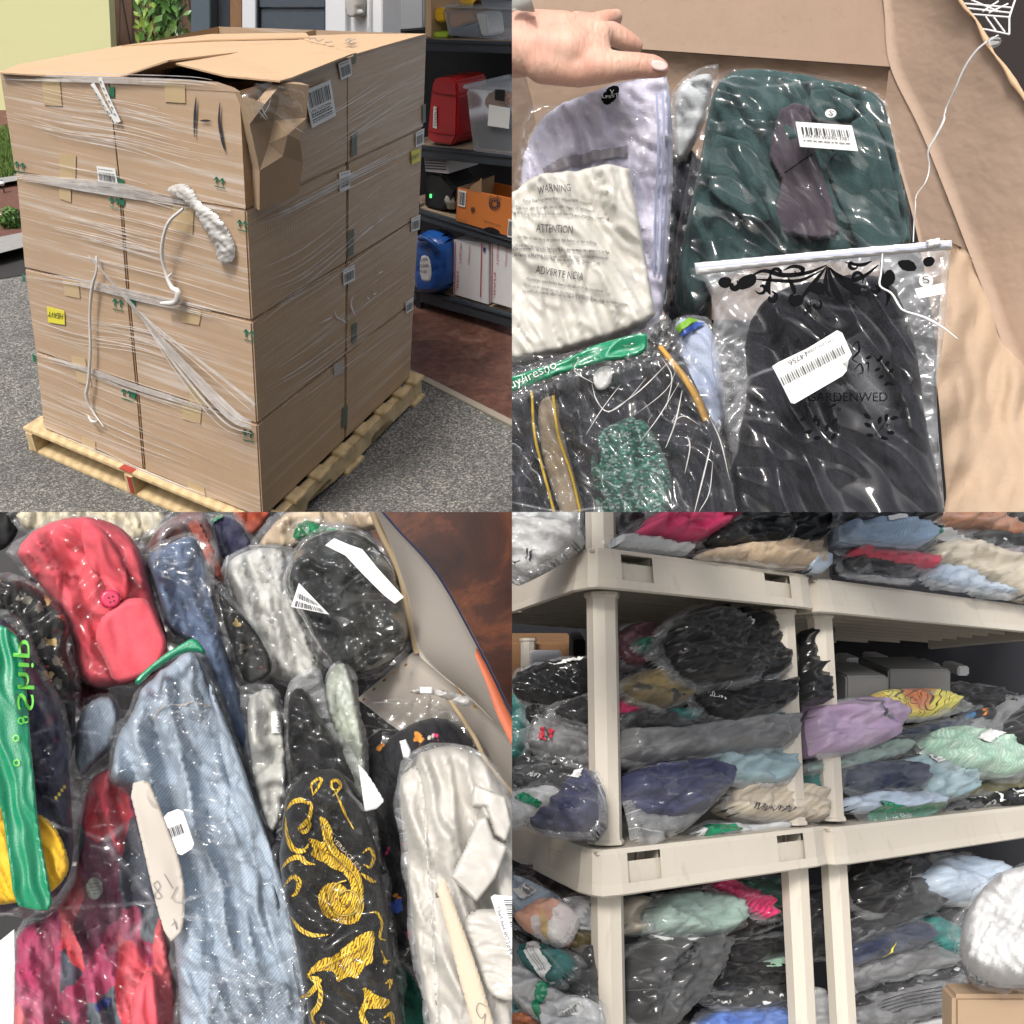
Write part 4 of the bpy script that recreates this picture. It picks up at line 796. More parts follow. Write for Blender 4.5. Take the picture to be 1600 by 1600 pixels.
# bottom shelf
bj = thing('detergent_jug', 'blue plastic jug with a white and black label on the bottom garage shelf', 'jug', sp_(680, 455, .08))
jp = spl(.03)
Blob('jug_body', [(657, 372), (664, 360), (682, 358), (700, 368), (708, 390), (708, 440), (700, 455), (672, 457), (656, 448)], jp, .11, M['blue_plastic'], bj, back=1, cell=3, w=18, st=[(.004, 0, 300, 9, 'r')])
tube('jug_handle', [jp.p(672, 366, .1), jp.p(684, 362, .14), jp.p(697, 374, .12), jp.p(700, 386, .1)], .018, M['blue_plastic'], bj)
lb = Blob('jug_label', [(656, 400), (668, 398), (674, 412), (674, 436), (668, 442), (656, 436)], jp.shift(-.112), .006, M['white_card'], bj, cell=2, it=1)
texts('lettering', [('ULTRA', (657, 408), (670, 406), 5), ('CLEAN', (657, 417), (671, 416), 5), ('POD', (657, 426), (668, 426), 5)], lb, .004, M['ink'], bj)
def postbox(off, x0, x1, y0, y1, lab, dx, seed):
    P = [(x0, y0), (x1, y0 + (x1 - x0) * .14), (x1 - 1, y1 + (x1 - x0) * .3), (x0 - 1, y1)]
    o = box_on('mailing_box', P, off, .25, M['white_card'], lab, 'cardboard box', .004); s = spl(off - .004)
    L = [([(x0 + 2.5, y0 + 3), (x0 + 1.5, y1 - 1)], 1.4, False), ([(x1 - 11, y0 + 5), (x1 - 13, y1 + 4)], 1.4, False)]
    strokes('red_stripe', L, s, .003, M['red_ink'], o)
    texts('printed_text', [('PRIORITY', (x0 + 10, y0 + 6), (x0 + 8.5, y0 + 38), 3), ('FLAT RATE BOX', (x0 + 24, y0 + 10), (x0 + 22, y0 + 40), 3), ('MAIL', (x0 + 5, y0 + 50), (x0 + 4.5, y1 - 6), 3)], s, .003, M['red_ink'], o)
    patch('blue_emblem', [(x1 - 9, y0 + 12), (x1 - 5, y0 + 13), (x1 - 5, y0 + 19), (x1 - 9, y0 + 18)], s, .003, M['navy_ink'], o, 2); return o
postbox(.03, 709, 764, 374, 460, 'white postal box with red stripes and a torn tear beside the blue jug', 0, 1)
postbox(.02, 767, 830, 376, 472, 'white postal box with red stripes, rightmost on the bottom garage shelf', 0, 2)
# ================================================================= PANEL 4: cream plastic shelving full of bagged clothes
PANEL = 4
t4 = math.atan(315 / F); U4 = Vector((0, math.sin(t4), math.cos(t4)))
A0 = at(930, 1330, 1.5)
def g4(px, py, h):                              # point at height h above the middle shelf top
    r = ray(px, py); return r * ((A0.dot(U4) + h) / r.dot(U4))
def vdir(vx):                                   # horizontal direction whose vanishing point is (vx, 1115)
    return Vector(((vx - 800) / F, 1, -315 / F)).normalized()
er, el = vdir(2890), vdir(347)
m, nt, p = new('cream_plastic'); v = coords(nt, 'Object'); n = noise(nt, v, 5, 5)
sc_ = ramp(nt, noise(nt, coords(nt, 'Object', (30, 30, 4)), 2, 5), [(.6, 0), (.78, .5)])
nt.links.new(mix(nt, sc_, mix(nt, n, (.62, .57, .49), (.53, .48, .41)), (.40, .35, .29)), p.inputs['Base Color']); p.inputs['Roughness'].default_value = .42; nt.links.new(bump(nt, noise(nt, v, 260, 2), .06, .002), p.inputs['Normal']); M['cream_plastic'] = m
plain('rib_plastic', (.52, .47, .40), .5, var=.1)
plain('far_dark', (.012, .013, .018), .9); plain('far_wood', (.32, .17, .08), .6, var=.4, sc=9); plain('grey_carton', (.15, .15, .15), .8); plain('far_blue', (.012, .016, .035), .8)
# the front (right-running) plane and the left-running plane
PF = Pl(A0, er.cross(U4)); PLf = Pl(A0, el.cross(U4))
def DF(px): return PF.p(px, 1115).y
hU = lambda py, px=930: (lambda k, y: 0)(0, 0)
# height of the upper shelf: the corner's top edge is at row 853
k_ = (800 - 853) / F; HU = (k_ * A0.y - A0.z) / (U4.z - k_ * U4.y)
TH = .063
def mkshelf(name, label, O, La, Lb, pockets, rib0=.03):
    """O: corner (top edge) ; La along er ; Lb along el"""
    t = thing(name, label, 'shelf', O)
    def q(a, b, h): return O + er * a + el * b + U4 * h
    r_ = .035
    # rim outline with cut corner, as ring of wall quads with a slightly flared bottom
    bm = bmesh.new(); path = [(0, Lb), (0, r_ * 1.6), (.006, r_ * .7), (r_ * .5, .004), (r_ * 1.4, 0), (La - r_ * 1.2, 0), (La - r_ * .4, .006), (La, r_ * .8), (La, Lb)]
    ts = .004
    cols = [(0, .0), (-.007, -.003), (-TH * .78, -.008), (-TH, -.012), (-TH - .003, -.008), (-TH, .001), (-.02, .004)]
    hole = [(pa, pb) for pa, pb in pockets]
    path2 = []
    for i in range(len(path) - 1):
        a, b = path[i], path[i + 1]; path2.append(a)
        if i == 4:
            for pa, pb in hole: path2 += [(pa, 0), (pb, 0)]
    path2.append(path[-1])
    ca, cb = La / 2, Lb / 2; V = []
    for (a, b) in path2:
        da = -1 if a < .001 else (1 if a > La - .001 else 0); dbb = -1 if b < .001 else 0
        if 0 < a < r_ * 1.3: da, dbb = -.6, -.8
        if La - r_ * 1.1 < a < La: da, dbb = .6, -.8
        V.append([bm.verts.new(q(a - da * s * 1, b - dbb * s, h) if False else q(a + da * -s, b + dbb * -s, h)) for h, s in cols])
    for i in range(len(V) - 1):
        for j in range(len(cols) - 1):
            a0, a1 = path2[i], path2[i + 1]
            if any(abs(a0[0] - pa) < 1e-6 and abs(a1[0] - pb) < 1e-6 and a0[1] == 0 for pa, pb in hole) and j in (1,): continue
            bm.faces.new([V[i][j], V[i + 1][j], V[i + 1][j + 1], V[i][j + 1]])
    bmesh.ops.recalc_face_normals(bm, faces=bm.faces); from_bm('rim', bm, M['cream_plastic'], t)
    # pocket boxes
    for pa, pb in hole:
        bm = bmesh.new(); d0, d1, h0, h1 = .004, .06, -.007, -TH * .78; c = [bm.verts.new(q(a, b, h)) for h in (h1, h0) for a, b in ((pa, d0), (pb, d0), (pb, d1), (pa, d1))]
        for f in ((0, 1, 2, 3), (4, 7, 6, 5), (1, 5, 6, 2), (2, 6, 7, 3), (3, 7, 4, 0)): bm.faces.new([c[i] for i in f])
        from_bm('pocket', bm, M['cream_plastic'], t)
    # top sheet and rib lattice below
    bm = bmesh.new()
    def bx(a0, a1, b0, b1, h0, h1):
        c = [bm.verts.new(q(a, b, h)) for h in (h0, h1) for a, b in ((a0, b0), (a1, b0), (a1, b1), (a0, b1))]
        for f in ((0, 3, 2, 1), (4, 5, 6, 7), (0, 1, 5, 4), (1, 2, 6, 5), (2, 3, 7, 6), (3, 0, 4, 7)): bm.faces.new([c[i] for i in f])
    bx(.006, La - .006, .006, Lb, -.007, -.003); bmesh.ops.recalc_face_normals(bm, faces=bm.faces); from_bm('deck', bm, M['cream_plastic'], t)
    bm = bmesh.new(); n = int(Lb / .062)
    for i in range(n): bx(.01, La - .01, .065 + i * .062, .069 + i * .062, -TH * .75, -.008)
    for i in range(int(La / .062)): bx(.05 + i * .062, .054 + i * .062, .05, Lb, -TH * .6, -.009)
    for i in range(n // 2): bx(.01, La - .01, .09 + i * .124, .115 + i * .124, -TH * .52, -TH * .5)
    bmesh.ops.recalc_face_normals(bm, faces=bm.faces); from_bm('rib_lattice', bm, M['cream_plastic'], t); return t
def aof(px, h=0): # distance along er of the front-plane point above column px
    return (PF.p(px, 1115) - A0).dot(er)
La = aof(1282); Lb = .85
pk = [(aof(974), aof(1024)), (aof(1203), aof(1243))]
OU = A0 + U4 * HU
mkshelf('shelf_tray', 'upper cream plastic shelf tray on the nearer unit', OU, La, Lb, pk)
mkshelf('shelf_tray', 'middle cream plastic shelf tray on the nearer unit, with an embossed mark', A0, La, Lb, pk)
aB = aof(1283); OB = A0 + er * aB; LbB = .85
for h_, l_ in ((HU - .004, 'upper cream shelf tray of the right hand unit'), (-.004, 'middle cream shelf tray of the right hand unit')):
    mkshelf('shelf_tray', l_, OB + U4 * h_, 1.0, LbB, [])
em = [ (866, 1326), (884, 1331), (883, 1345), (865, 1340)]
strokes('embossed_mark', [(em + [em[0]], 1.2, False), ([(868, 1334), (874, 1333), (880, 1338)], 1, False), ([(870, 1339), (876, 1337)], 1, False)], PLf.shift(.004), .009, M['rib_plastic'], bpy.data.objects['shelf_tray.001'], 1)
def post(label, a, b, h0, h1, R_=.0235, mat='cream_plastic'):
    c = A0 + er * a + el * b; t = thing('shelf_post', label, 'shelf post', c + U4 * h0); bm = bmesh.new(); prof = []
    w_ = er.cross(U4).normalized(); w_ = w_ if w_.dot(c) < 0 else -w_
    for i in range(8):
        an = math.pi / 8 + i * math.pi / 4 + .18; prof.append(er * math.cos(an) * R_ * 1.08 + w_ * math.sin(an) * R_ * 1.08)
    hs2 = [h0, h0 + .0, h0 + .012, h1 - .012, h1]; sc = [1.0, 1.12, .98, 1.0, 1.12] if h0 > -1 else [1] * 5
    rings = [[bm.verts.new(c + U4 * h + q * s) for q in prof] for h, s in ((h0, 1.14), (h0 + .004, 1.14), (h0 + .008, 1.0), (h1 - .01, 1.0), (h1 - .006, 1.16), (h1, 1.16))]
    for i in range(5):
        for k in range(8): bm.faces.new([rings[i][k], rings[i][(k + 1) % 8], rings[i + 1][(k + 1) % 8], rings[i + 1][k]])
    bmesh.ops.recalc_face_normals(bm, faces=bm.faces)
    o = from_bm('post_tube', bm, M[mat], t, smooth=False); return t
def colpos(px, inset): # a,b for a post whose centre is `inset` behind the front plane at column px
    P_ = PF.shift(inset).p(px, 1115); d = P_ - A0; # solve d = a er + b el
    A_ = np.array([[er.x, el.x], [er.y, el.y]]); s_ = np.linalg.solve(A_, np.array([d.x, d.y])); return float(s_[0]), float(s_[1])
seg = [(-1.0, -TH, 'below the middle shelf'), (0, HU - TH, 'between the middle and upper shelves'), (HU, HU + .5, 'above the upper shelf')]
pc = [(947, .026, 'front corner post of the nearer unit'), (1238, .026, 'right hand front post of the nearer unit'), (1299, .026, 'first post of the right hand unit')]
for px, ins, l in pc:
    a, b = colpos(px, ins)
    for h0, h1, l2 in seg: post(f'{l} {l2}', a, b, h0, h1)
for (px, dz, l) in ((1470, .62, 'dim rear post left of centre under the right hand unit'), (1527, .55, 'dim rear post nearest the right edge'), (1358, .72, 'dim far post behind the grey cartons')):
    a, b = colpos(px, dz); post(l, a, b, 0, HU - TH)
a, b = colpos(826, .9); post('white rear post seen past the left end of the middle shelf', a, b, 0, HU - TH, .018)
# room behind
plain('concrete', (.34, .33, .31), .8, var=.2)
o = poly3('room_floor', [(-3, -4, -1.55), (3.5, -4, -1.55), (3.5, 3.0, -1.55), (-3, 3.0, -1.55)], .05, M['concrete'], n=Vector((0, 0, 1))); tag(o, kind='structure'); PAN.pop(o.name, None)  # unseen floor, added to bounce light up under the shelves
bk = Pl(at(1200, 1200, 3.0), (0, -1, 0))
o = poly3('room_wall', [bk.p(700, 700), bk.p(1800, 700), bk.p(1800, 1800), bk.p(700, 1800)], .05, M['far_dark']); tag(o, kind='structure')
def farbox(x0, y0, x1, y1, Y, d, mat, label, cat='cardboard box', name='cardboard_box'):
    P = [at(x, y, Y) for x, y in ((x0, y1), (x1, y1), (x1, y0), (x0, y0))]; Q_ = [p_ + Vector((0, d, 0)) for p_ in P]
    o = hexa(name, [P[0], P[1], Q_[1], Q_[0], P[3], P[2], Q_[2], Q_[3]], M[mat], None, .004); tag(o, label, cat); return o
farbox(760, 1003, 895, 1120, 2.7, .2, 'far_wood', 'brown wooden cabinet far behind the left end of the shelves', 'cabinet', 'wooden_cabinet')
farbox(830, 1033, 882, 1100, 2.45, .2, 'white_card', 'pale carton standing behind the left black bags', 'cardboard box')
farbox(896, 1000, 915, 1060, 2.5, .2, 'far_dark', 'black carton beside the brown cabinet')
farbox(1322, 1056, 1388, 1130, 2.15, .2, 'grey_carton', 'grey carton left of the yellow bag, under the dim shelf')
farbox(1388, 1046, 1486, 1130, 2.25, .2, 'grey_carton', 'wide grey carton behind the yellow bag')
farbox(1324, 1028, 1345, 1062, 2.6, .1, 'white_card', 'small pale carton, furthest left behind the grey carton')
farbox(1368, 1026, 1391, 1060, 2.6, .1, 'white_card', 'small pale carton between the far posts')
farbox(1443, 1037, 1470, 1048, 2.7, .1, 'grey_panel', 'shiny grey tin on the far side of the room', 'tin', 'metal_tin')
farbox(1497, 1041, 1515, 1056, 2.7, .1, 'white_card', 'tiny pale carton between the two dim rear posts')
# --- the bags
cl = cloth
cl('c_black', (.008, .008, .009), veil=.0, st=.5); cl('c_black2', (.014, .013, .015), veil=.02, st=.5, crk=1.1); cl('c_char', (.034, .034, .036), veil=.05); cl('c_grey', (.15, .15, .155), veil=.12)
cl('c_white', (.46, .46, .46), veil=0, c2=(.38, .38, .39), st=.3, coat=.4); cl('c_milky', (.55, .56, .57), c2=(.42, .43, .45), veil=.2, st=.4); cl('c_pink', (.66, .03, .14), c2=(.50, .02, .10), veil=.04); cl('c_coral', (.62, .05, .10), veil=.06)
cl('c_beige', (.62, .48, .33), c2=(.52, .39, .26), pat='knit', veil=.05); cl('c_cream', (.62, .55, .44), c2=(.45, .38, .29), pat='knit', rot=40, veil=.05); cl('c_navy', (.030, .034, .09), veil=.06, st=.8); cl('c_navy2', (.02, .028, .065), veil=.08)
cl('c_jean', (.20, .30, .45), c2=(.32, .42, .55), pat='denim', veil=.06); cl('c_ltblue', (.42, .50, .60), veil=.12, c2=(.34, .42, .54)); cl('c_sky', (.30, .42, .46), c2=(.24, .34, .38), veil=.1); cl('c_brown', (.36, .15, .07), veil=.06); cl('c_tan', (.50, .44, .34), c2=(.42, .37, .28), veil=.1)
cl('c_lilac', (.42, .30, .45), c2=(.34, .24, .38), veil=.1); cl('c_teal', (.02, .17, .16), veil=.06); cl('c_dkgreen', (.01, .10, .065), veil=.05); cl('c_sage', (.24, .33, .29), c2=(.17, .25, .22), veil=.1); cl('c_mint', (.60, .66, .60), c2=(.25, .48, .34), pat='knit', psc=2, veil=.08)
cl('c_maroon', (.10, .02, .035), veil=.05); cl('c_plum', (.045, .02, .022), veil=.04); cl('c_olive', (.16, .15, .05), c2=(.10, .09, .03), veil=.1); cl('c_yellow', (.7, .6, .1), pat='contour', cols=[(.62, .20, .07), (.72, .64, .13)], c2=(.10, .05, .02), veil=.05, coat=.5)
cl('c_gold', (.03, .026, .015), c2=(.30, .22, .09), pat='floral', cols=[(.38, .27, .12), (.03, .026, .015), (.26, .19, .08), (.02, .02, .02)], psc=.8, veil=.04); cl('c_flor', (.012, .012, .014), pat='floral', cols=[(.5, .04, .06), (.02, .02, .02), (.6, .2, .03), (.05, .15, .3), (.02, .02, .02)], veil=.03)
cl('c_plaid', (.30, .26, .28), pat='floral', cols=[(.05, .05, .05), (.5, .45, .45), (.25, .03, .08), (.4, .38, .4)], psc=1.4, veil=.08); cl('c_orange', (.5, .15, .05), veil=.05); cl('c_ltpink', (.66, .52, .50), c2=(.62, .40, .30), pat='camo', cols=[(.70, .62, .62), (.66, .35, .25), (.74, .70, .66), (.65, .45, .2)], psc=1.4, veil=.12)
cl('c_bluebr', (.10, .20, .55), veil=.06); cl('c_hotpk', (.72, .03, .16), pat='stripe', c2=(.35, .01, .07), psc=2.2, veil=.03, rot=25); cl('c_bw', (.02, .02, .022), pat='floral', cols=[(.02, .02, .02), (.6, .6, .6), (.02, .02, .02), (.3, .3, .3)], psc=2.4, veil=.05)
PK = [(.007, 8, 130, 20, 's'), (.006, 14, 110, 17, 'r'), (.006, -32, 70, 15, 'v'), (.0035, 50, 40, 10, 'r'), (.006, 80, 120, 60, 'n')]
GRP = 'bagged clothes piled on the plastic shelves'
BAGN = 0
def boxier(poly, k=.55, n=3.2):
    """push a pointed outline out towards a rounded rectangle along its own axes"""
    p = dens(np.array(poly, float), 9); c = (p.max(0) + p.min(0)) / 2; q = p - c; w_, v_ = np.linalg.eigh(np.cov(q.T)); r_ = q @ v_
    if w_[1] < 2.2 * w_[0]: return poly
    m_ = np.abs(r_).max(0); a = r_ / m_; f = 1 / np.maximum((np.abs(a[:, 0]) ** n + np.abs(a[:, 1]) ** n) ** (1 / n), .55); f = np.clip(f, 1, 1.35)
    a = a * (1 + (f - 1) * k)[:, None]; return (a * m_) @ v_.T + c
def bag(label, poly, d, T, mat, fm=7, Y=None, tx=0, tz=.35, film='bag_film', st=None, cell=4, seed=None, cat='bagged garment', group=GRP, left=False, fpoly=None, it=1, w=None, jag=.6, slope=True, fs=1.0, ff=None):
    """a garment folded in a clear bag: d = metres behind the shelf's front plane"""
    global BAGN; BAGN += 1; seed = BAGN if seed is None else seed; poly = boxier(poly) if (slope or left) and PANEL == 4 else poly; P = np.array(poly, float); cx, cy = P.mean(0)
    if Y is None: Y = (PLf if left else PF).p(cx, 1115).y + d
    pl = facing(cx, cy, Y, tx - .35, tz) if left else (Pl(at(cx, cy, Y), PF.n + Vector((0, 0, tz))) if slope else facing(cx, cy, Y, tx, tz)); low = P[P[:, 1].argmax()]
    ks_ = min(1, .35 + .65 * float(min(np.ptp(np.array(poly)[:, 0]), np.ptp(np.array(poly)[:, 1]) * 1.6)) / 70); st = [(a_ * ks_, b_, c_, e_, f_) for a_, b_, c_, e_, f_ in (st or PK)]
    t = thing('bagged_garment', label, cat, pl.p(cx, low[1]), group)
    g = Blob('garment', poly, pl, T, M[mat], t, st=st or PK, cell=cell, seed=seed, it=it, back=1.0, w=w)
    if fm or fpoly:
        fp_ = fpoly if fpoly is not None else expand(poly, fm, seed, jag, 22 * fs)
        if fpoly is None and fm > 3:                       # loose corners of the bag
            rs = random.Random(seed * 3 + 1); c0 = fp_.mean(0); d_ = np.abs(fp_[:, 0] - c0[0]) + .6 * np.abs(fp_[:, 1] - c0[1]) * (P[:, 0].ptp() / max(1, P[:, 1].ptp())) if False else np.abs(fp_[:, 0] - c0[0])
            for sg in (1, -1):
                if rs.random() < .3: continue
                i_ = int(np.argmax((fp_[:, 0] - c0[0]) * sg + rs.uniform(-.5, .5) * (fp_[:, 1] - c0[1]))); v_ = fp_[i_] - c0; L_ = np.hypot(*v_); e_ = fm * rs.uniform(1.0, 2.4)
                for o_, k_ in ((-1, .35), (0, 1), (1, .35)): fp_[(i_ + o_) % len(fp_)] = fp_[(i_ + o_) % len(fp_)] + v_ / L_ * e_ * k_
        g.f = Blob('bag_film', fp_, pl.shift(-T * .1), T * .25, M[film], t, back=.1, st=[(.003, 30, 40 * fs, 12 * fs, 'r'), (.003, -50, 30 * fs, 10 * fs, 'r')], cell=max(4, cell), seed=seed + 7, it=1 if fpoly is not None else 0, w=9, base=0)
    if ff: Blob('front_film', expand(poly, 2, seed + 3, .3, 30 * fs), pl, T + .010 + .004 * fs, M[ff], t, back=.02, w=(w or g.w) * 1.0, st=[(.007 * (fs ** .5), 25, 90 * fs, 18 * fs, 'r'), (.005 * (fs ** .5), -45, 60 * fs, 16 * fs, 'v')], cell=cell, seed=seed + 11)
    g.t = t; return g

HS = 'bagged garment'
B = lambda label, poly, d, T, mat, **k: bag(label, poly, d, T, mat, **k)
# above the upper shelf, nearer unit
B('grey translucent bag at the top left, above the white bag', [(800,785),(905,790),(905,824),(800,816)], .12, .03, 'c_milky', left=True, Y=1.75)
g = B('white mailer bag with black script, leftmost above the upper shelf', [(790,812),(860,814),(905,822),(913,846),(882,872),(834,898),(790,918)], .0, .04, 'c_white', left=True, Y=1.62, fm=4)
strokes('script_lettering', [([(808,893),(816,884),(812,893),(822,884),(818,893)], 1.5, False), ([(830,880),(836,868),(832,882)], 1.3, False), ([(836,884),(842,868),(838,880),(846,866)], 1.3, False)], g, .003, M['ink'], g.t)
B('black and silver crinkled bag beside the corner post above the upper shelf', [(962,790),(985,795),(1000,825),(985,842),(962,840)], .14, .03, 'c_black2', fm=4)
B('pale milky bag at the top behind the hot pink one', [(985,785),(1060,785),(1040,808),(1005,812)], .2, .02, 'c_white', fm=3)
B('hot pink shirt rolled up in a clear bag above the upper shelf', [(990,838),(1003,822),(1030,806),(1070,798),(1145,795),(1140,812),(1105,836),(1076,854),(1040,846)], .11, .045, 'c_pink', fm=9, st=[(.012, 20, 60, 16, 'r'), (.009, -50, 50, 18, 'v'), (.004, 70, 30, 12, 'r')])
B('long milky white bag lying under the hot pink one', [(955,842),(1000,841),(1040,852),(1078,852),(1072,869),(1010,862),(955,858)], .075, .02, 'c_milky', fm=5)
B('black bag right of the hot pink shirt', [(1085,856),(1110,836),(1150,818),(1215,810),(1235,830),(1215,852),(1150,858),(1100,862)], .12, .035, 'c_black', fm=5)
B('pale grey crumpled bag at the top between the pink one and the second post', [(1140,800),(1180,790),(1225,792),(1222,812),(1165,818)], .17, .02, 'c_grey', fm=5)
B('peach beige knitted garment in a clear bag at the front edge of the upper shelf', [(1085,868),(1120,862),(1180,854),(1240,848),(1282,846),(1280,890),(1215,886),(1150,877),(1095,874)], .07, .03, 'c_beige', fm=4)
B('black bag seen between the two middle posts at the top', [(1225,790),(1290,790),(1290,850),(1225,850)], .17, .03, 'c_black', fm=0)
B('light blue bag low between the two middle posts on the upper shelf', [(1255,868),(1290,868),(1290,898),(1255,894)], .06, .02, 'c_ltblue', fm=0)
# above the upper shelf, right hand unit
B('charcoal crinkled bag at the top, over the faded jeans', [(1310,790),(1400,790),(1458,798),(1462,815),(1400,822),(1310,822)], .11, .03, 'c_black2')
g = B('faded blue jeans in a clear bag with a green end band', [(1310,820),(1360,816),(1420,817),(1450,826),(1452,848),(1430,858),(1380,852),(1310,846)], .075, .035, 'c_jean', fm=6)
patch('green_band', [(1430,817),(1444,816),(1454,834),(1452,850),(1438,856),(1444,836)], g, .004, M['green_film'], g.t, 3); patch('paper_label', [(1362,820),(1384,820),(1385,827),(1364,828)], g, .005, M['paper'], g.t, 3)
B('black patterned bag in the top right corner', [(1500,785),(1620,785),(1620,830),(1560,818),(1520,806)], .2, .03, 'c_bw', fm=3)
B('rust brown garment in a clear bag near the top right', [(1450,790),(1500,792),(1545,806),(1592,826),(1605,842),(1565,840),(1520,830),(1478,830),(1458,815)], .14, .035, 'c_brown', fm=7)
B('crumpled white and black bag at the right under the rust brown one', [(1512,838),(1550,830),(1620,838),(1620,856),(1560,856),(1530,852)], .10, .02, 'c_bw', fm=6)
B('flat white mailer running down to the right beside the jeans', [(1454,822),(1490,834),(1536,850),(1532,858),(1480,846),(1450,838)], .09, .012, 'c_white', fm=2)
B('red and grey plaid garment at the right edge on the upper shelf', [(1548,864),(1620,856),(1620,896),(1572,882)], .12, .025, 'c_plaid', fm=4)
B('long sand coloured bundle sloping down to the right on the upper shelf', [(1450,868),(1465,854),(1500,848),(1540,856),(1580,876),(1620,896),(1620,940),(1560,918),(1500,896),(1462,882)], .08, .04, 'c_tan', fm=7)
B('raspberry red garment laid flat in a clear bag', [(1322,862),(1350,855),(1400,861),(1460,873),(1457,890),(1410,886),(1322,872)], .085, .018, 'c_coral', fm=6)
B('dark grey folded garment under the raspberry red one', [(1310,876),(1345,872),(1400,882),(1432,891),(1425,903),(1360,900),(1310,896)], .075, .02, 'c_char', fm=4)
B('flat white bag on the front edge of the right upper shelf', [(1312,898),(1380,901),(1432,906),(1415,914),(1340,904)], .05, .012, 'c_white', fm=3)
B('pale blue shirt in a milky bag hanging over the right upper shelf edge', [(1440,908),(1458,890),(1480,883),(1530,894),(1592,922),(1575,930),(1500,922)], .06, .025, 'c_ltblue', fm=8, film='bag_film_milky')
# middle shelf, left side
g = B('black glossy bag with a white strip, left of the corner post', [(806,1068),(832,1050),(870,1042),(930,1030),(930,1098),(890,1106),(850,1100),(815,1094)], 0, .04, 'c_black', left=True, Y=1.75)
patch('white_strip', [(874,1048),(890,1046),(918,1032),(918,1038),(896,1050),(880,1052)], g, .004, M['paper'], g.t, 3)
B('dark teal bag at the far left edge over the middle shelf', [(785,1085),(818,1092),(828,1120),(824,1170),(800,1198),(785,1198)], 0, .04, 'c_teal', left=True, Y=1.9)
B('crinkled black bag under the glossy one, left of the corner post', [(860,1116),(885,1098),(930,1088),(930,1140),(890,1128)], 0, .03, 'c_black2', left=True, Y=1.68)
B('small shiny black bundle against the dark teal bag', [(824,1108),(848,1104),(864,1112),(850,1132),(828,1138)], 0, .03, 'c_black', left=True, Y=1.76)
g = B('grey garment with a red and black logo in a clear bag', [(832,1150),(850,1130),(900,1130),(935,1138),(935,1205),(885,1188),(838,1172)], 0, .035, 'c_grey', left=True, Y=1.7, fm=12)
patch('red_logo', [(853,1146),(860,1144),(860,1164),(866,1165),(866,1168),(853,1165)], g, .004, M['red_ink'], g.t, 2); patch('red_logo', [(866,1146),(877,1150),(873,1167),(868,1160)], g, .004, M['red_ink'], g.t, 2); strokes('logo_stroke', [([(861,1146),(866,1155),(866,1164)], 3, False)], g, .005, M['ink'], g.t)
B('white and black patterned garment under the grey logo bag', [(795,1200),(830,1186),(880,1193),(930,1208),(930,1216),(860,1206),(800,1212)], 0, .025, 'c_bw', left=True, Y=1.72, fm=5)
g = B('black shirt with small white digits in a clear bag', [(795,1208),(860,1198),(915,1206),(912,1228),(880,1238),(830,1232),(800,1228)], 0, .03, 'c_char', left=True, Y=1.66, fm=6)
texts('printed_digits', [('1897', (834,1221), (850,1223), 8)], g, .004, M['lettering_white'], g.t)
g = B('clear bag with a green band at the left end of the middle shelf', [(790,1240),(860,1234),(882,1242),(840,1276),(790,1296)], 0, .03, 'c_milky', left=True, Y=1.62, fm=6)
patch('green_band', [(822,1243),(856,1262),(846,1270),(812,1254)], g, .004, M['green_film'], g.t, 3)
g = B('dark navy jacket in a bag, left of the corner post on the middle shelf', [(833,1294),(845,1280),(870,1250),(905,1216),(940,1205),(945,1310),(870,1306),(840,1300)], 0, .05, 'c_navy', left=True, Y=1.52, fm=5)
patch('white_tag', [(897,1234),(912,1214),(926,1208),(926,1228)], g, .004, M['paper'], g.t, 3, it=1)
# middle shelf, between the posts
B('deep maroon bag behind the corner post, left of the big black bag', [(955,985),(1000,975),(1025,990),(1022,1046),(955,1044)], .16, .035, 'c_maroon')
B('green crinkled bag end poking out beside the big black bag', [(988,1002),(1005,998),(1022,1008),(1018,1022),(996,1022)], .12, .02, 'c_dkgreen', fm=6)
B('second black bag behind the big one, by the right hand post', [(1130,952),(1165,955),(1205,975),(1228,1000),(1232,1042),(1200,1066),(1140,1070)], .13, .04, 'c_black', fm=8)
g = B('big black garment in a taut clear bag, topmost of the middle pile', [(1020,1000),(1050,970),(1092,948),(1132,952),(1152,985),(1156,1030),(1190,1056),(1150,1072),(1072,1078),(1045,1062),(1022,1036)], .085, .06, 'c_black', fm=7)
barcode([(1140,980),(1158,972),(1175,976),(1146,990)], g, g.t, .012, rows=((.3, .8),), lines=(), seed=3)
B('bag of black and antique gold patterned cloth', [(965,1068),(1000,1056),(1038,1050),(1066,1070),(1074,1092),(1022,1108),(990,1096),(965,1086)], .085, .035, 'c_gold')
g = B('shiny black bag with white letters under the big black one', [(1066,1080),(1120,1076),(1190,1072),(1228,1064),(1226,1100),(1175,1120),(1130,1132),(1102,1116),(1088,1100)], .075, .04, 'c_black', fm=8)
texts('printed_letters', [('SLIH', (1088,1096), (1106,1106), 7)], g, .006, M['lettering_white'], g.t); patch('white_strip', [(1164,1074),(1190,1068),(1216,1054),(1216,1062),(1190,1074)], g, .006, M['paper'], g.t, 3)
B('crimson garment showing under the gold patterned bag', [(960,1092),(1000,1100),(1012,1110),(960,1120)], .1, .02, 'c_pink', fm=3)
B('flat dark green glossy bag in the middle pile', [(1032,1110),(1080,1108),(1110,1118),(1170,1122),(1225,1112),(1225,1124),(1150,1130),(1050,1126)], .085, .02, 'c_teal', fm=4)
B('charcoal bag under the dark green one', [(955,1120),(1010,1114),(1060,1124),(1110,1130),(1060,1140),(955,1142)], .08, .025, 'c_char', fm=4)
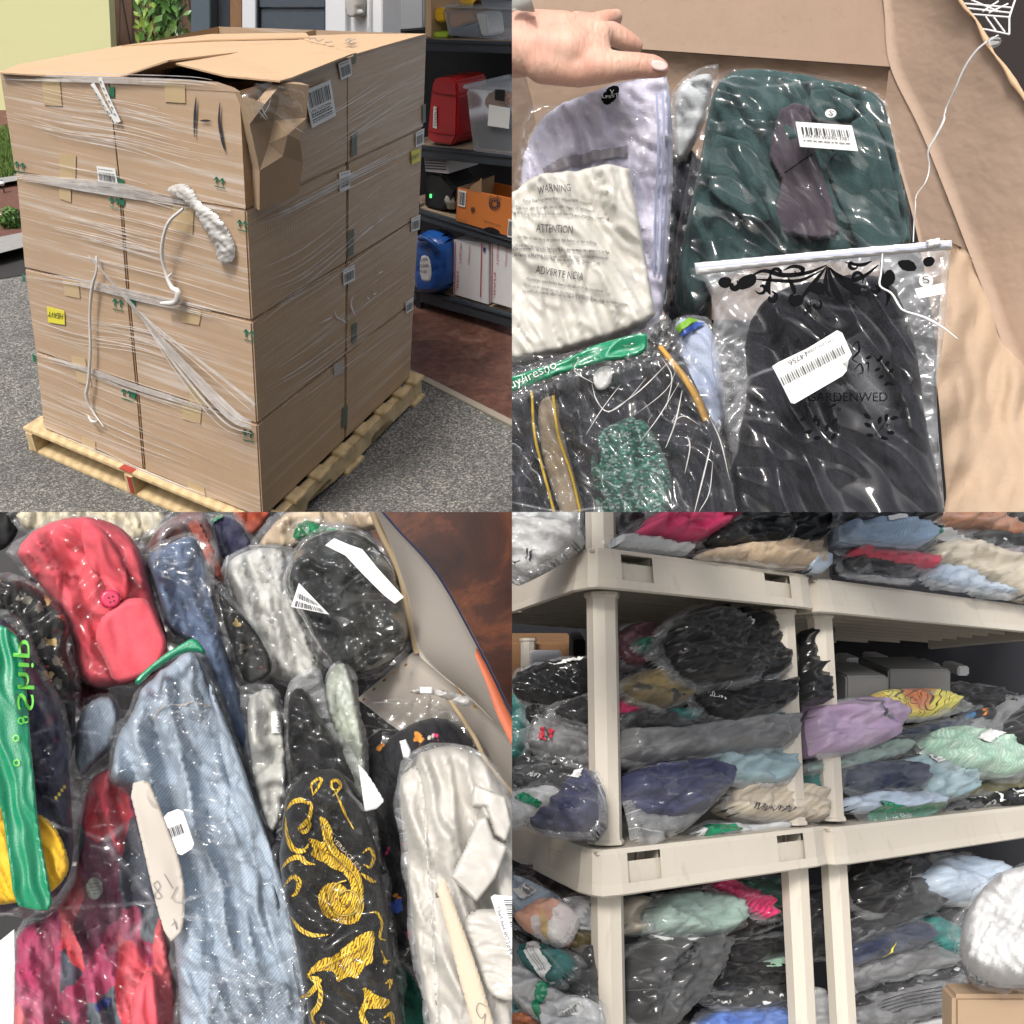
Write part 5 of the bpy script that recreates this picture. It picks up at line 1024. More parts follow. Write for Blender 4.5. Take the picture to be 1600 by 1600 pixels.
B('long grey bundle in crinkled film across the middle pile', [(955,1146),(1050,1146),(1150,1128),(1230,1120),(1230,1164),(1150,1176),(1050,1184),(1000,1198),(955,1192)], .075, .045, 'c_grey', fm=6, st=[(.012, 5, 90, 18, 'r'), (.006, -30, 40, 12, 'r')])
B('pale sea blue folded garment in a milky bag', [(1085,1188),(1130,1176),(1230,1168),(1230,1222),(1160,1226),(1125,1208)], .08, .035, 'c_sky', fm=6, film='bag_film_milky')
g = B('cream cable knit jumper bag at the right end of the middle pile', [(1125,1262),(1150,1234),(1190,1222),(1225,1222),(1280,1238),(1282,1284),(1220,1286),(1160,1274)], .07, .04, 'c_cream', fm=4)
strokes('scribble_print', [([(1152+i*12,1272+i),(1160+i*12,1262+i),(1157+i*12,1274+i),(1166+i*12,1266+i)], 1.3, False) for i in range(5)], g, .005, M['ink'], g.t)
g = B('flat clear bag with a dark green band along the middle shelf edge', [(1080,1302),(1110,1286),(1180,1290),(1228,1284),(1228,1298),(1150,1304),(1092,1312)], .045, .015, 'c_milky', fm=5)
patch('green_band', [(1088,1298),(1096,1290),(1140,1290),(1150,1298),(1140,1302),(1090,1311)], g, .004, M['green_film'], g.t, 3)
B('navy padded garment in a bag spilling over the shelf edge, right of the corner post', [(965,1212),(1000,1198),(1060,1194),(1126,1200),(1122,1226),(1092,1258),(1045,1282),(1000,1270),(965,1246)], .052, .055, 'c_navy', fpoly=[(965,1230),(990,1192),(1132,1198),(1150,1216),(1112,1260),(1054,1312),(1032,1300),(1036,1320),(985,1324),(980,1280)], film='bag_film_milky')
# gap between posts
B('dark bundle squeezed between the two front posts at mid height', [(1250,985),(1290,985),(1290,1100),(1250,1100)], .12, .03, 'c_black', fm=0)
B('purple bundle end seen between the two front posts', [(1252,1100),(1290,1098),(1290,1180),(1252,1185)], .11, .03, 'c_lilac', fm=0)
B('dark green bundle end between the two front posts', [(1252,1186),(1290,1184),(1290,1240),(1252,1232)], .11, .03, 'c_teal', fm=0)
# middle shelf, right hand unit
B('yellow and orange contour patterned garment, topmost in the right pile', [(1352,1092),(1390,1080),(1450,1075),(1499,1092),(1470,1114),(1430,1124),(1395,1116)], .12, .025, 'c_yellow', fpoly=[(1350,1088),(1450,1072),(1502,1092),(1532,1106),(1470,1122),(1420,1132),(1395,1124)], film='bag_film_milky')
B('black garment lying behind the yellow patterned one', [(1450,1082),(1500,1068),(1560,1078),(1582,1090),(1560,1118),(1500,1112)], .2, .03, 'c_black', fm=4)
B('black garment with red and orange flowers', [(1498,1122),(1520,1112),(1546,1104),(1545,1128),(1525,1136),(1500,1132)], .13, .02, 'c_flor', fm=5)
B('dark bundle in a milky sleeve at the right edge of the middle shelf', [(1545,1142),(1575,1112),(1620,1090),(1620,1180),(1578,1170)], .1, .05, 'c_black2', fm=16, film='bag_film_milky')
B('navy garment in a zip bag under the yellow patterned one', [(1398,1142),(1450,1132),(1510,1122),(1490,1138),(1430,1150),(1400,1150)], .09, .015, 'c_navy2', fm=5)
g = B('lilac shirt in a milky bag printed with small text', [(1262,1108),(1320,1094),(1352,1090),(1392,1110),(1398,1132),(1378,1156),(1330,1172),(1262,1182)], .08, .045, 'c_lilac', fpoly=[(1262,1100),(1350,1086),(1400,1100),(1420,1104),(1405,1140),(1385,1160),(1330,1180),(1262,1190)], film='bag_film_milky')
strokes('small_print', [([(1324+i*5,1096+i*5),(1340+i*8,1116+i*6)], 1.1, False) for i in range(4)] + [([(1350+i*6,1120+i*3),(1366+i*4,1134+i*2)], 1.1, False) for i in range(3)], g, .005, M['ink_grey'], g.t)
g = B('mint green and white knit in a clear bag with a paper label', [(1434,1162),(1460,1146),(1510,1137),(1556,1150),(1592,1185),(1600,1206),(1560,1212),(1508,1208),(1470,1190),(1440,1178)], .065, .045, 'c_mint', fm=8)
patch('paper_label', [(1500,1160),(1530,1142),(1552,1150),(1524,1168)], g, .005, M['paper'], g.t, 3); patch('green_band', [(1576,1160),(1582,1160),(1602,1190),(1602,1200)], g, .012, M['green_film'], g.t, 3)
B('grey green folded garment under the lilac shirt', [(1262,1192),(1320,1180),(1390,1156),(1420,1160),(1412,1180),(1345,1194),(1262,1206)], .08, .02, 'c_sage', fm=5)
B('dark crinkled bag between the grey green and mint ones', [(1400,1170),(1432,1162),(1440,1180),(1410,1190),(1385,1190)], .1, .02, 'c_char', fm=4)
g = B('light blue bag with a white barcode label near the mint knit', [(1405,1190),(1450,1182),(1502,1200),(1505,1214),(1440,1210)], .06, .02, 'c_sky', fm=5)
barcode([(1432,1186),(1452,1180),(1472,1190),(1450,1196)], g, g.t, .006, rows=((.3, .8),), lines=(), seed=9)
B('dark blue garment in a clear bag by the right unit post', [(1310,1206),(1350,1192),(1400,1190),(1434,1200),(1440,1226),(1400,1238),(1340,1240),(1310,1232)], .06, .035, 'c_navy2', fm=6)
B('round blue grey bundle with a green tinged end', [(1438,1220),(1468,1203),(1510,1207),(1520,1226),(1496,1246),(1462,1250),(1445,1238)], .052, .035, 'c_sky', fm=7)
B('olive yellow flat bag at the right of the middle shelf', [(1504,1242),(1540,1222),(1620,1204),(1620,1230),(1550,1240)], .075, .018, 'c_olive', fm=4)
g = B('black printed mailer with white lines at the right end of the middle shelf', [(1478,1262),(1510,1246),(1550,1238),(1620,1222),(1620,1264),(1540,1276),(1502,1272)], .05, .02, 'c_black', fm=3)
strokes('white_line', [([(1550,1254),(1620,1238)], 3, False), ([(1550,1236),(1552,1256)], 2.4, False), ([(1570,1236),(1578,1240),(1590,1238),(1600,1228)], 3.5, False)], g, .004, M['lettering_white'], g.t, 1); texts('printed_text', [('size you want', (1497,1247), (1526,1252), 3), ('MADE BY ONE', (1568,1246), (1590,1241), 3), ('65%', (1536,1262), (1548,1258), 7)], g, .004, M['lettering_white'], g.t)
g = B('blue grey shirt in a clear bag with a green Ready to Ship band', [(1310,1250),(1360,1240),(1430,1235),(1472,1248),(1466,1262),(1400,1270),(1340,1272),(1310,1264)], .045, .03, 'c_ltblue', fpoly=[(1318,1240),(1430,1230),(1480,1244),(1480,1264),(1440,1290),(1380,1302),(1350,1290),(1330,1270)])
bd_ = patch('green_band', [(1348,1262),(1360,1256),(1372,1264),(1400,1268),(1478,1256),(1462,1270),(1420,1284),(1380,1294),(1356,1286)], g, .006, M['green_film'], g.t, 3)
texts('band_lettering', [('Ready to Ship', (1362,1291), (1419,1278), 9)], g, .009, M['lettering_white'], bd_)
# under the middle shelf, left side
BL = dict(left=True)
B('dark plum bag directly under the middle shelf at the left', [(806,1364),(840,1356),(880,1376),(935,1395),(930,1410),(880,1406),(830,1386)], 0, .035, 'c_plum', Y=1.75, **BL)
g = B('pale blue garment with a black and white barcode label, at the left edge', [(790,1372),(825,1380),(872,1402),(852,1422),(815,1432),(790,1422)], 0, .04, 'c_ltblue', Y=1.7, **BL)
barcode([(814,1404),(836,1393),(850,1402),(826,1416)], g, g.t, .006, rows=((.1, .9),), lines=(), u0=.4, seed=4)
B('white garment behind the peach and pink bag, beside the corner post', [(890,1425),(940,1412),(940,1465),(890,1465)], 0, .03, 'c_milky', Y=1.62, **BL)
B('peach, pink and white tie dyed garment in a milky bag', [(808,1438),(835,1416),(870,1408),(906,1424),(896,1455),(880,1480),(842,1466),(815,1452)], 0, .04, 'c_ltpink', Y=1.56, fpoly=[(805,1436),(840,1412),(900,1400),(930,1400),(905,1450),(882,1486),(840,1470)], film='bag_film_milky', **BL)
B('flat black mailer under the peach tie dyed bag', [(790,1434),(815,1452),(845,1474),(884,1482),(878,1492),(835,1480),(790,1450)], 0, .012, 'c_black', Y=1.6, fm=2, **BL)
B('brown and black bundle by the corner post at the lower left', [(880,1470),(900,1460),(940,1458),(940,1482),(890,1484)], 0, .03, 'c_gold', Y=1.6, **BL)
B('white and grey crumpled bag at the lower left edge', [(790,1455),(815,1480),(818,1515),(790,1520)], 0, .03, 'c_milky', Y=1.7, **BL)
g = B('teal garment with a curved paper tag in a clear bag', [(812,1478),(850,1476),(896,1490),(906,1520),(872,1544),(842,1532),(818,1512)], 0, .045, 'c_teal', Y=1.56, **BL)
patch('paper_tag', [(830,1480),(850,1478),(862,1504),(875,1522),(856,1541),(838,1512)], g, .005, M['paper'], g.t, 3); strokes('tag_print', [([(835+i*5,1486),(844+i*5,1508),(856+i*4,1528)], .8, False) for i in range(3)], g, .008, M['ink_grey'], g.t)
B('charcoal shiny bundle beside the corner post near the bottom', [(894,1512),(940,1478),(940,1574),(900,1564)], 0, .035, 'c_char', Y=1.56, **BL)
g = B('white cloth bundle with a green band at the lower left', [(802,1514),(830,1520),(862,1546),(884,1556),(872,1590),(830,1590),(808,1560)], 0, .04, 'c_white', Y=1.54, **BL)
patch('green_band', [(856,1548),(872,1546),(868,1560),(858,1580),(856,1602),(844,1600),(848,1570)], g, .006, M['green_film'], g.t, 3)
g = B('clear crinkled bag with a white label at the bottom left', [(850,1596),(875,1574),(905,1562),(940,1575),(940,1620),(850,1620)], 0, .035, 'c_milky', Y=1.5, **BL)
barcode([(880,1590),(922,1579),(924,1588),(884,1600)], g, g.t, .006, rows=((.2, .8),), lines=(), seed=14)
B('orange garment in the bottom left corner of the shelves', [(790,1588),(828,1584),(848,1600),(848,1620),(790,1620)], 0, .03, 'c_orange', Y=1.52, **BL)
B('teal green bag end at the lower left edge', [(790,1545),(812,1560),(818,1590),(790,1592)], 0, .03, 'c_teal', Y=1.62, **BL)
# under the middle shelf, between the posts
B('tan crinkled bag right of the corner post under the middle shelf', [(965,1405),(1002,1398),(1012,1420),(1005,1460),(965,1460)], .12, .03, 'c_tan', fm=4)
B('black bag at the back under the middle shelf', [(1000,1385),(1110,1372),(1240,1368),(1240,1440),(1140,1450),(1000,1440)], .2, .03, 'c_black', fm=0)
B('dark green garment under the shelf by the right hand post', [(1150,1378),(1240,1370),(1240,1410),(1205,1416),(1165,1400)], .14, .03, 'c_dkgreen', fm=4)
B('hot pink packet with dark pink printing', [(1106,1374),(1122,1372),(1160,1388),(1204,1404),(1204,1432),(1192,1437),(1150,1412),(1114,1392)], .085, .022, 'c_hotpk', fm=5)
B('flat black envelope bag right of the sage green bundle', [(1100,1466),(1140,1444),(1195,1430),(1240,1432),(1200,1450),(1140,1470)], .09, .012, 'c_black', fm=3)
g = B('sage green jumper in a clear bag on a white paper slip', [(1005,1432),(1020,1406),(1060,1394),(1112,1400),(1146,1416),(1149,1440),(1130,1456),(1080,1466),(1032,1466),(1012,1452)], .065, .05, 'c_sage', fm=7)
patch('paper_slip', [(1008,1462),(1050,1468),(1094,1466),(1080,1480),(1050,1478)], Pl(g.pl.O, g.pl.n), .012, M['paper'], g.t, 3)
g = B('big charcoal bag with black recycling marks', [(960,1500),(1000,1472),(1060,1476),(1132,1466),(1106,1500),(1082,1550),(1042,1590),(1000,1594),(960,1580)], .055, .06, 'c_char', fm=7, st=[(.012, -50, 90, 24, 'r'), (.008, 60, 40, 18, 'v')])
strokes('printed_marks', [([(cx_ + 5 * math.cos(a), cy_ + 4 * math.sin(a)) for a in np.linspace(0, 6.28, 8)], 1.4, False) for cx_, cy_ in ((1032,1502),(1040,1492),(1048,1483))] + [([(996,1530),(1026,1496),(1044,1480)], 1.2, False), ([(1000,1536),(1020,1512)], 1.2, False)], g, .006, M['ink'], g.t)
B('black shiny bundle under the flat envelope bag', [(1114,1488),(1150,1472),(1240,1460),(1240,1484),(1180,1500),(1140,1510)], .085, .035, 'c_black')
B('black crinkled bag right of the big charcoal one', [(1098,1524),(1112,1506),(1200,1506),(1240,1510),(1240,1534),(1180,1542),(1118,1550)], .075, .035, 'c_black')
B('mint green rolled garment end by the right hand post', [(1172,1510),(1200,1500),(1240,1488),(1240,1508),(1196,1516)], .065, .02, 'c_mint', fm=7)
B('black and white paisley garment in a clear bag', [(1104,1562),(1140,1548),(1200,1540),(1250,1538),(1250,1568),(1180,1576),(1120,1574)], .065, .03, 'c_bw')
B('bright blue garment at the bottom between the posts', [(1084,1598),(1130,1580),(1200,1574),(1250,1580),(1250,1620),(1084,1620)], .06, .03, 'c_bluebr')
B('dark bundle between the two front posts below the middle shelf', [(1248,1395),(1300,1385),(1300,1500),(1248,1500)], .12, .03, 'c_black2', fm=3)
B('white plastic bag bottom between the two front posts', [(1255,1540),(1280,1552),(1300,1590),(1300,1620),(1255,1620)], .09, .03, 'c_white', fm=0)
# under the middle shelf, right hand unit
B('black garment in a large clear bag by the post, under the middle shelf', [(1312,1348),(1350,1340),(1402,1342),(1406,1376),(1386,1418),(1366,1438),(1312,1412)], .08, .04, 'c_black', fm=6, st=[(.014, -50, 80, 26, 'r'), (.008, 30, 60, 22, 'v')])
B('clear crumpled film bundle above the blue grey bag', [(1394,1345),(1420,1340),(1446,1350),(1440,1368),(1415,1372)], .14, .03, 'c_char', fm=8)
g = B('blue grey garment in a large milky bag, high at the right', [(1428,1374),(1460,1346),(1505,1338),(1542,1356),(1568,1388),(1540,1412),(1482,1412),(1445,1400)], .09, .05, 'c_ltblue', fm=6, film='bag_film_milky')
B('charcoal garment in a grey zip bag', [(1312,1446),(1360,1405),(1392,1378),(1422,1376),(1476,1406),(1440,1426),(1372,1452),(1312,1474)], .085, .03, 'c_char', fm=5)
B('black box shaped bag sloping down to the right', [(1448,1416),(1482,1408),(1535,1418),(1525,1462),(1500,1462),(1470,1440)], .11, .035, 'c_char', fm=3)
B('emerald and teal garment in a crinkled bag', [(1436,1432),(1468,1438),(1502,1468),(1500,1494),(1462,1482),(1438,1458)], .085, .035, 'c_teal', fm=6)
g = B('dark denim bundle with a pale yellow ribbon', [(1312,1480),(1370,1456),(1425,1440),(1444,1455),(1436,1478),(1380,1492),(1312,1516)], .065, .04, 'c_navy2', fm=6)
stroke('yellow_ribbon', [(1367,1480),(1362,1490),(1356,1500)], 2.5, g, .006, M['yellow_paper'], g.t)
B('pale grey garment in a soft milky bag, lower right pile', [(1322,1540),(1345,1508),(1400,1482),(1450,1484),(1492,1504),(1430,1520),(1370,1532),(1335,1552)], .06, .03, 'c_grey', fm=5, film='bag_film_milky')
B('black and white striped cloth edge between two grey bags', [(1325,1572),(1380,1534),(1440,1514),(1495,1508),(1490,1526),(1400,1548),(1345,1574)], .065, .02, 'c_bw', fm=5)
g = B('grey bag printed with lines of small text, near the bottom', [(1326,1580),(1360,1556),(1430,1536),(1500,1528),(1500,1570),(1430,1590),(1370,1604),(1340,1604)], .05, .035, 'c_grey', fm=7, film='bag_film_milky')
strokes('small_print', [([(1362+i*2,1566+i*5),(1400+i*2,1554+i*5),(1452+i*4,1545+i*5)], 1.1, False) for i in range(5)], g, .005, M['ink'], g.t)
B('white mailer printed with black arrows at the bottom of the right pile', [(1312,1580),(1345,1604),(1400,1604),(1500,1574),(1500,1625),(1312,1625)], .075, .02, 'c_white', fm=0)
# dark bundles filling the back of the compartments
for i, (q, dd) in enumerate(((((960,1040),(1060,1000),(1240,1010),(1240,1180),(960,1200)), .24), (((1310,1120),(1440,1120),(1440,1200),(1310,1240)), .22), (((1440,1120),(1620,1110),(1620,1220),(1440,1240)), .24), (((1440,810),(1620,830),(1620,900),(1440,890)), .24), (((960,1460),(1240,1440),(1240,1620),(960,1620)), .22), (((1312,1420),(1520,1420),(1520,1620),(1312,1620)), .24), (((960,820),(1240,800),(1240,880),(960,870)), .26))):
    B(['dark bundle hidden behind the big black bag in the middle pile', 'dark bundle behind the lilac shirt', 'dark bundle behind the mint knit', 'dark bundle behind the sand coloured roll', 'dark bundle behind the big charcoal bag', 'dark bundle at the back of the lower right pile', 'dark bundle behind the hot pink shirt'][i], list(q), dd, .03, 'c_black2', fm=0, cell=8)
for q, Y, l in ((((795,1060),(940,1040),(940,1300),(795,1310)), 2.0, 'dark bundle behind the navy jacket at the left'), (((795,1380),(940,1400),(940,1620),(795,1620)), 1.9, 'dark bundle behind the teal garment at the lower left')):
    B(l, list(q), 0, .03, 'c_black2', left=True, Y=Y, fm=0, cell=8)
# in front, lower right
cbx = farbox(1490, 1556, 1640, 1680, .98, .03, 'crush_card', 'tan cardboard carton in the bottom right corner, in front of the shelves')
cl('c_soft_white', (.60, .60, .60), veil=0, c2=(.50, .50, .51), st=.2, coat=.15)
g = bag('large white bagged garment standing on the tan carton at the bottom right', [(1498,1470),(1512,1425),(1535,1392),(1568,1368),(1630,1352),(1630,1540),(1570,1546),(1525,1532),(1502,1506)], 0, .09, 'c_soft_white', Y=1.0, tz=.1, slope=False, group=None, fm=11, cell=4, st=[(.012, -60, 140, 26, 'r'), (.006, 40, 60, 16, 'r')])
# ================================================================= PANEL 3: close view down into an open carton of bagged clothes
PANEL = 3
def cl(name, c, **k):
    if name not in ('k_glossy', 'k_dark', 'k_shirt', 'k_pale'): k['coat'] = 0; k['veil'] = k.get('veil', .05) * .5
    return cloth(name, c, **k)
cl('k_red', (.72, .11, .14), c2=(.60, .07, .095), veil=.03, weave=.6, st=.25, crk=.45, coat=.35); cl('k_darkred', (.16, .015, .03), veil=.05); cl('k_camo', (.2, .05, .06), pat='camo', cols=[(.62, .07, .10), (.07, .08, .11), (.40, .05, .13), (.10, .13, .15), (.66, .10, .12), (.16, .03, .07)], psc=.75, rot=15, veil=.16, st=.5)
cl('k_navy', (.035, .035, .085), veil=.1, st=.5); cl('k_jean', (.38, .45, .53), c2=(.24, .30, .38), pat='denim', rot=35, veil=.06, weave=1.2, st=.4, crk=.8); cl('k_jean2', (.13, .18, .28), c2=(.07, .10, .18), pat='denim', psc=1.4, rot=70, veil=.05, st=.5); cl('k_greyjean', (.20, .23, .27), c2=(.10, .12, .15), pat='denim', rot=35, psc=1.2, veil=.06)
cl('k_yellow', (.80, .50, .03), c2=(.74, .42, .03), veil=.05, st=.4); cl('k_floral', (.014, .014, .018), pat='floral', cols=[(.62, .05, .18), (.04, .10, .45), (.70, .28, .04), (.014, .014, .018), (.65, .62, .58)], psc=.7, veil=.04, st=.4)
cl('k_florgold', (.016, .016, .015), pat='floral', cols=[(.5, .36, .15), (.016, .016, .015), (.16, .15, .12), (.45, .1, .06)], psc=.9, veil=.06, st=.5); cl('k_black', (.009, .009, .010), veil=.03, st=.7, crk=1.0); cl('k_glossy', (.010, .014, .012), veil=.03, st=.5, crk=.28, croug=.05, coat=1)
cl('k_shirt', (.52, .50, .46), c2=(.42, .40, .37), veil=0, weave=.5, st=.18, coat=.5, crk=.6); cl('k_white', (.62, .62, .59), c2=(.50, .50, .48), veil=.1, st=.4); cl('k_quilt', (.50, .50, .47), c2=(.40, .40, .37), veil=.1, st=.5); cl('k_pale', (.42, .46, .38), c2=(.34, .38, .32), veil=.2, st=.4); cl('k_beige', (.55, .44, .32), c2=(.48, .37, .26), veil=.08)
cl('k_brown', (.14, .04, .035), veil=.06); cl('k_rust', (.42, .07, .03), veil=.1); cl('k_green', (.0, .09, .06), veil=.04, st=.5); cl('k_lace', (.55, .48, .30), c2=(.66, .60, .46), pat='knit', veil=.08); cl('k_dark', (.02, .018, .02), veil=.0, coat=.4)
plain('gold_print', (.80, .54, .03), .5, var=.55, sc=220, which='UV'); plain('gold_light', (.95, .80, .10), .5, var=.3, sc=260, which='UV'); plain('gold_dark', (.26, .13, .02), .6, var=.4, sc=160, which='UV'); plain('tag_beige', (.54, .45, .34), .6, var=.05); plain('tag_paper', (.50, .45, .40), .6, var=.06)
m, nt, p = new('gold_print'); gw = nd(nt, 'TexWave', {'Vector': coords(nt, 'UV', (1, .55, 1), 35), 'Scale': 9, 'Distortion': 9, 'Detail': 2, 'Detail Scale': 1.2}).outputs[1]
nt.links.new(mix(nt, ramp(nt, gw, [(.18, 1), (.42, 0)]), mix(nt, noise(nt, coords(nt), 4, 3), (.90, .66, .03), (.62, .36, .02)), (.16, .07, .01)), p.inputs['Base Color']); p.inputs['Roughness'].default_value = .6; M['gold_print'] = m
film('green_sheet', 1.0, (.0, .33, .12), .12, 1, .5, .6); film('film_fold', .8, (.85, .86, .86), .12, 2, .8, .6)
plain('white_liner', (.50, .45, .40), .75, var=.08, sc=12); plain('flap_edge', (.42, .32, .2), .9); plain('printed_navy', (.02, .025, .07), .5, var=.5, sc=30); plain('printed_orange', (.5, .12, .05), .6, var=.3)
# floor
m, nt, p = new('dark_stained_floor'); v = coords(nt, 'Object'); n = noise(nt, v, 5, 8, 1.0, rough=.7)
nt.links.new(ramp(nt, n, [(.3, (.012, .003, .002)), (.5, (.045, .011, .005)), (.62, (.13, .035, .010)), (.8, (.40, .18, .09))]), p.inputs['Base Color']); p.inputs['Roughness'].default_value = .4; M['dark_stained_floor'] = m
fl_ = facing(600, 950, 2.1)
o = poly3('floor', [fl_.p(x, y) for x, y in ((-200, 700), (900, 700), (900, 1700), (-200, 1700))], .05, M['dark_stained_floor']); tag(o, kind='structure')
# carton
bx3 = thing('cardboard_carton', 'open white lined carton holding the bagged clothes, edge running down the right', 'cardboard box', at(700, 1300, 1.5))
def P3(l): return [at(x, y, Y) for x, y, Y in l]
ruled('side_flap', [(578, 780, 1.2), (620, 828, 1.16), (683, 900, 1.10), (745, 1010, 1.05), (790, 1100, 1.02), (850, 1220, 1.00)], [(570, 775, 1.23), (606, 850, 1.25), (632, 930, 1.26), (651, 1023, 1.26), (745, 1104, 1.20), (850, 1215, 1.12)], M['white_liner'], bx3)
EA = [(578, 780, 1.198), (620, 828, 1.158), (683, 900, 1.098), (745, 1010, 1.048), (790, 1100, 1.018), (850, 1220, .998)]
ruled('printed_edge', EA, [(x + 3.5, y - 1.5, Y + .03) for x, y, Y in EA], M['printed_navy'], bx3, m=1)
ruled('printed_edge', [(744, 1012, 1.046), (766, 1052, 1.03), (788, 1100, 1.016), (812, 1150, 1.005)], [(742, 1024, 1.052), (760, 1070, 1.036), (778, 1120, 1.022), (812, 1190, 1.01)], M['printed_orange'], bx3, m=1)
ruled('end_flap', [(646, 1018, 1.255), (700, 1064, 1.215), (745, 1102, 1.185), (850, 1205, 1.11)], [(558, 1092, 1.31), (640, 1150, 1.30), (730, 1170, 1.28), (850, 1330, 1.22)], M['white_liner'], bx3)
s3 = Pl(at(646, 1018, 1.235), (at(745, 1102, 1.175) - at(646, 1018, 1.235)).cross(at(568, 1088, 1.305) - at(646, 1018, 1.235)))
strokes('perforation', [([(x, y), (x - 4, y + 3.6)], 3, False) for x, y in ((640, 1036), (622, 1048), (606, 1060), (590, 1074), (574, 1090))] + [([(714, 1068), (722, 1080), (728, 1088)], 3, True), ([(742, 1100), (749, 1106)], 4, True)], s3, .004, M['gold_dark'], bx3, 1)
# corrugated top edge and dark depth
tube('corrugated_edge', P3([(574, 780, 1.215), (594, 830, 1.235), (622, 890, 1.25), (634, 940, 1.25), (643, 985, 1.25), (651, 1021, 1.25)]), .004, M['flap_edge'], bx3, 6)
tube('corrugated_edge', P3([(700, 1090, 1.2), (740, 1150, 1.2), (760, 1190, 1.2), (800, 1240, 1.2), (830, 1290, 1.2)]), .003, M['flap_edge'], bx3, 6)
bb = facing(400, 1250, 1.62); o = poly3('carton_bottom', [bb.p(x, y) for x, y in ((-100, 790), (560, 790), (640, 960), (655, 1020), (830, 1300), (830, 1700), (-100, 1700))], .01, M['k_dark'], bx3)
G3 = 'bagged clothes packed upright in the open carton'
CK = [(.007, 76, 260, 26, 's'), (.009, 70, 220, 26, 'r'), (.005, 50, 90, 20, 'v'), (.003, 85, 60, 12, 'r')]
def C(label, poly, Y, T, mat, fm=9, st=None, tx=0, tz=0, **k):
    return bag(label, poly, 0, T * .8, mat, fm=fm, Y=Y, tx=tx, tz=tz, st=[(.006, 74, 260, 30, 's')] + st if st else CK, group=G3, slope=False, fs=2.4, **k)
# back row
C('cream lace garment in a bag at the top left behind the red shirt', [(20,795),(100,780),(240,785),(270,820),(215,858),(120,830),(40,835)], 1.5, .04, 'k_lace', ff='h_film_sheet')
C('black bundle in the top left corner', [(-20,780),(40,780),(30,830),(10,860),(-20,860)], 1.5, .03, 'k_black', fm=0)
g = C('maroon folded garment with a rust red strip at the top', [(222,872),(235,840),(262,812),(300,795),(325,805),(352,880),(360,915),(325,900),(300,850)], 1.40, .04, 'k_brown', ff='h_film_sheet')
patch('rust_strip', [(292,815),(308,812),(330,855),(352,905),(345,910),(318,868)], g, .006, M['k_rust'], g.t, 4)
g = C('navy and grey bag with a green corner at the top centre', [(325,815),(345,803),(375,812),(396,856),(372,905),(345,890)], 1.44, .04, 'k_navy')
patch('green_corner', [(328,812),(345,803),(352,806),(332,820)], g, .008, M['green_film'], g.t, 3)
C('dark brown garment behind the cream bag at the top centre', [(360,790),(430,790),(400,840),(375,830)], 1.5, .03, 'k_rust', fm=0)
C('beige garment in film across the top of the carton', [(398,860),(420,825),(455,795),(580,785),(600,825),(560,832),(500,825),(462,862),(430,855)], 1.38, .04, 'k_beige', ff='h_film_sheet')
C('green crinkled film beside the beige garment', [(456,835),(470,812),(495,815),(515,826),(535,822),(520,834),(480,842),(460,845)], 1.33, .015, 'green_sheet', fm=6)
C('white translucent sleeve left of the shiny black bundle', [(352,880),(380,862),(425,852),(450,868),(448,920),(500,1010),(510,1050),(470,1070),(420,1060),(390,990),(362,930)], 1.34, .05, 'k_white', film='bag_film_milky', ff='h_film_sheet')
g = C('large shiny black and grey bundle in crinkled film with two white labels', [(440,905),(450,880),(480,840),(520,826),(565,832),(602,862),(625,905),(640,955),(642,1000),(625,1030),(590,1050),(560,1058),(525,1045),(495,1010),(470,960),(445,930)], 1.27, .08, 'k_glossy', fm=8, st=[(.024, 40, 200, 70, 'r'), (.018, -40, 130, 60, 'v')])
gf_ = g.pl.shift(-.115)
Blob('front_film', [(452,885),(482,846),(520,832),(562,838),(598,866),(620,908),(634,958),(636,1000),(620,1026),(588,1044),(560,1052),(525,1040),(498,1008),(474,958),(450,925)], g.pl.shift(-.072), .016, M['h_film'], g.t, back=.1, cell=4, w=20, st=[(.016, 30, 120, 34, 'r'), (.012, -45, 90, 30, 'v')], seed=61)
patch('paper_label', [(508,852),(522,841),(548,852),(566,858),(590,888),(631,933),(617,943),(600,930),(566,896),(540,868)], gf_, 0, M['paper'], g.t, 5)
barcode([(467,911),(490,935),(514,960),(455,948)], gf_, g.t, 0, rows=((.35, .6),(.7,.95)), lines=(), seed=4)
C('narrow black bag with small gold flowers beside the blue jeans', [(338,918),(352,935),(385,965),(412,1005),(430,1045),(405,1066),(382,1074),(365,1020),(345,955)], 1.26, .04, 'k_florgold', fm=7, ff='h_film_sheet')
g = C('dark indigo folded jeans behind the light blue pair', [(226,870),(262,850),(304,834),(318,862),(332,930),(352,1010),(385,1120),(430,1260),(445,1340),(400,1260),(352,1120),(310,1010),(262,990),(245,930)], 1.24, .05, 'k_jean2', fm=8, ff='h_film_sheet')
fo = Blob('clear_fold', [(228,872),(262,850),(305,834),(316,862),(318,920),(300,930),(255,925),(240,900)], g.pl.shift(-.05), .012, M['h_film'], g.t, back=.1, cell=4, st=[(.006, 20, 40, 12, 'r')], seed=4)
g = C('coral red button front shirt folded in a clear bag', [(22,862),(60,822),(118,806),(165,812),(198,830),(222,865),(250,960),(266,1010),(240,1060),(176,1074),(140,1075),(118,1050),(112,990),(75,930),(40,888)], 1.22, .07, 'k_red', fm=9, w=34, st=[(.014, 75, 260, 60, 'n'), (.010, 55, 160, 40, 'r'), (.004, 30, 60, 24, 'r')], ff='h_film_sheet')
co = Blob('collar_flap', [(148,1000),(152,975),(170,950),(200,934),(232,934),(250,975),(264,1008),(245,1045),(212,1062),(178,1070),(165,1035)], g.pl.shift(-.078), .022, M['k_red'], g.t, back=.8, cell=3.5, w=12, st=[(.006, 70, 120, 30, 'n')], seed=3)
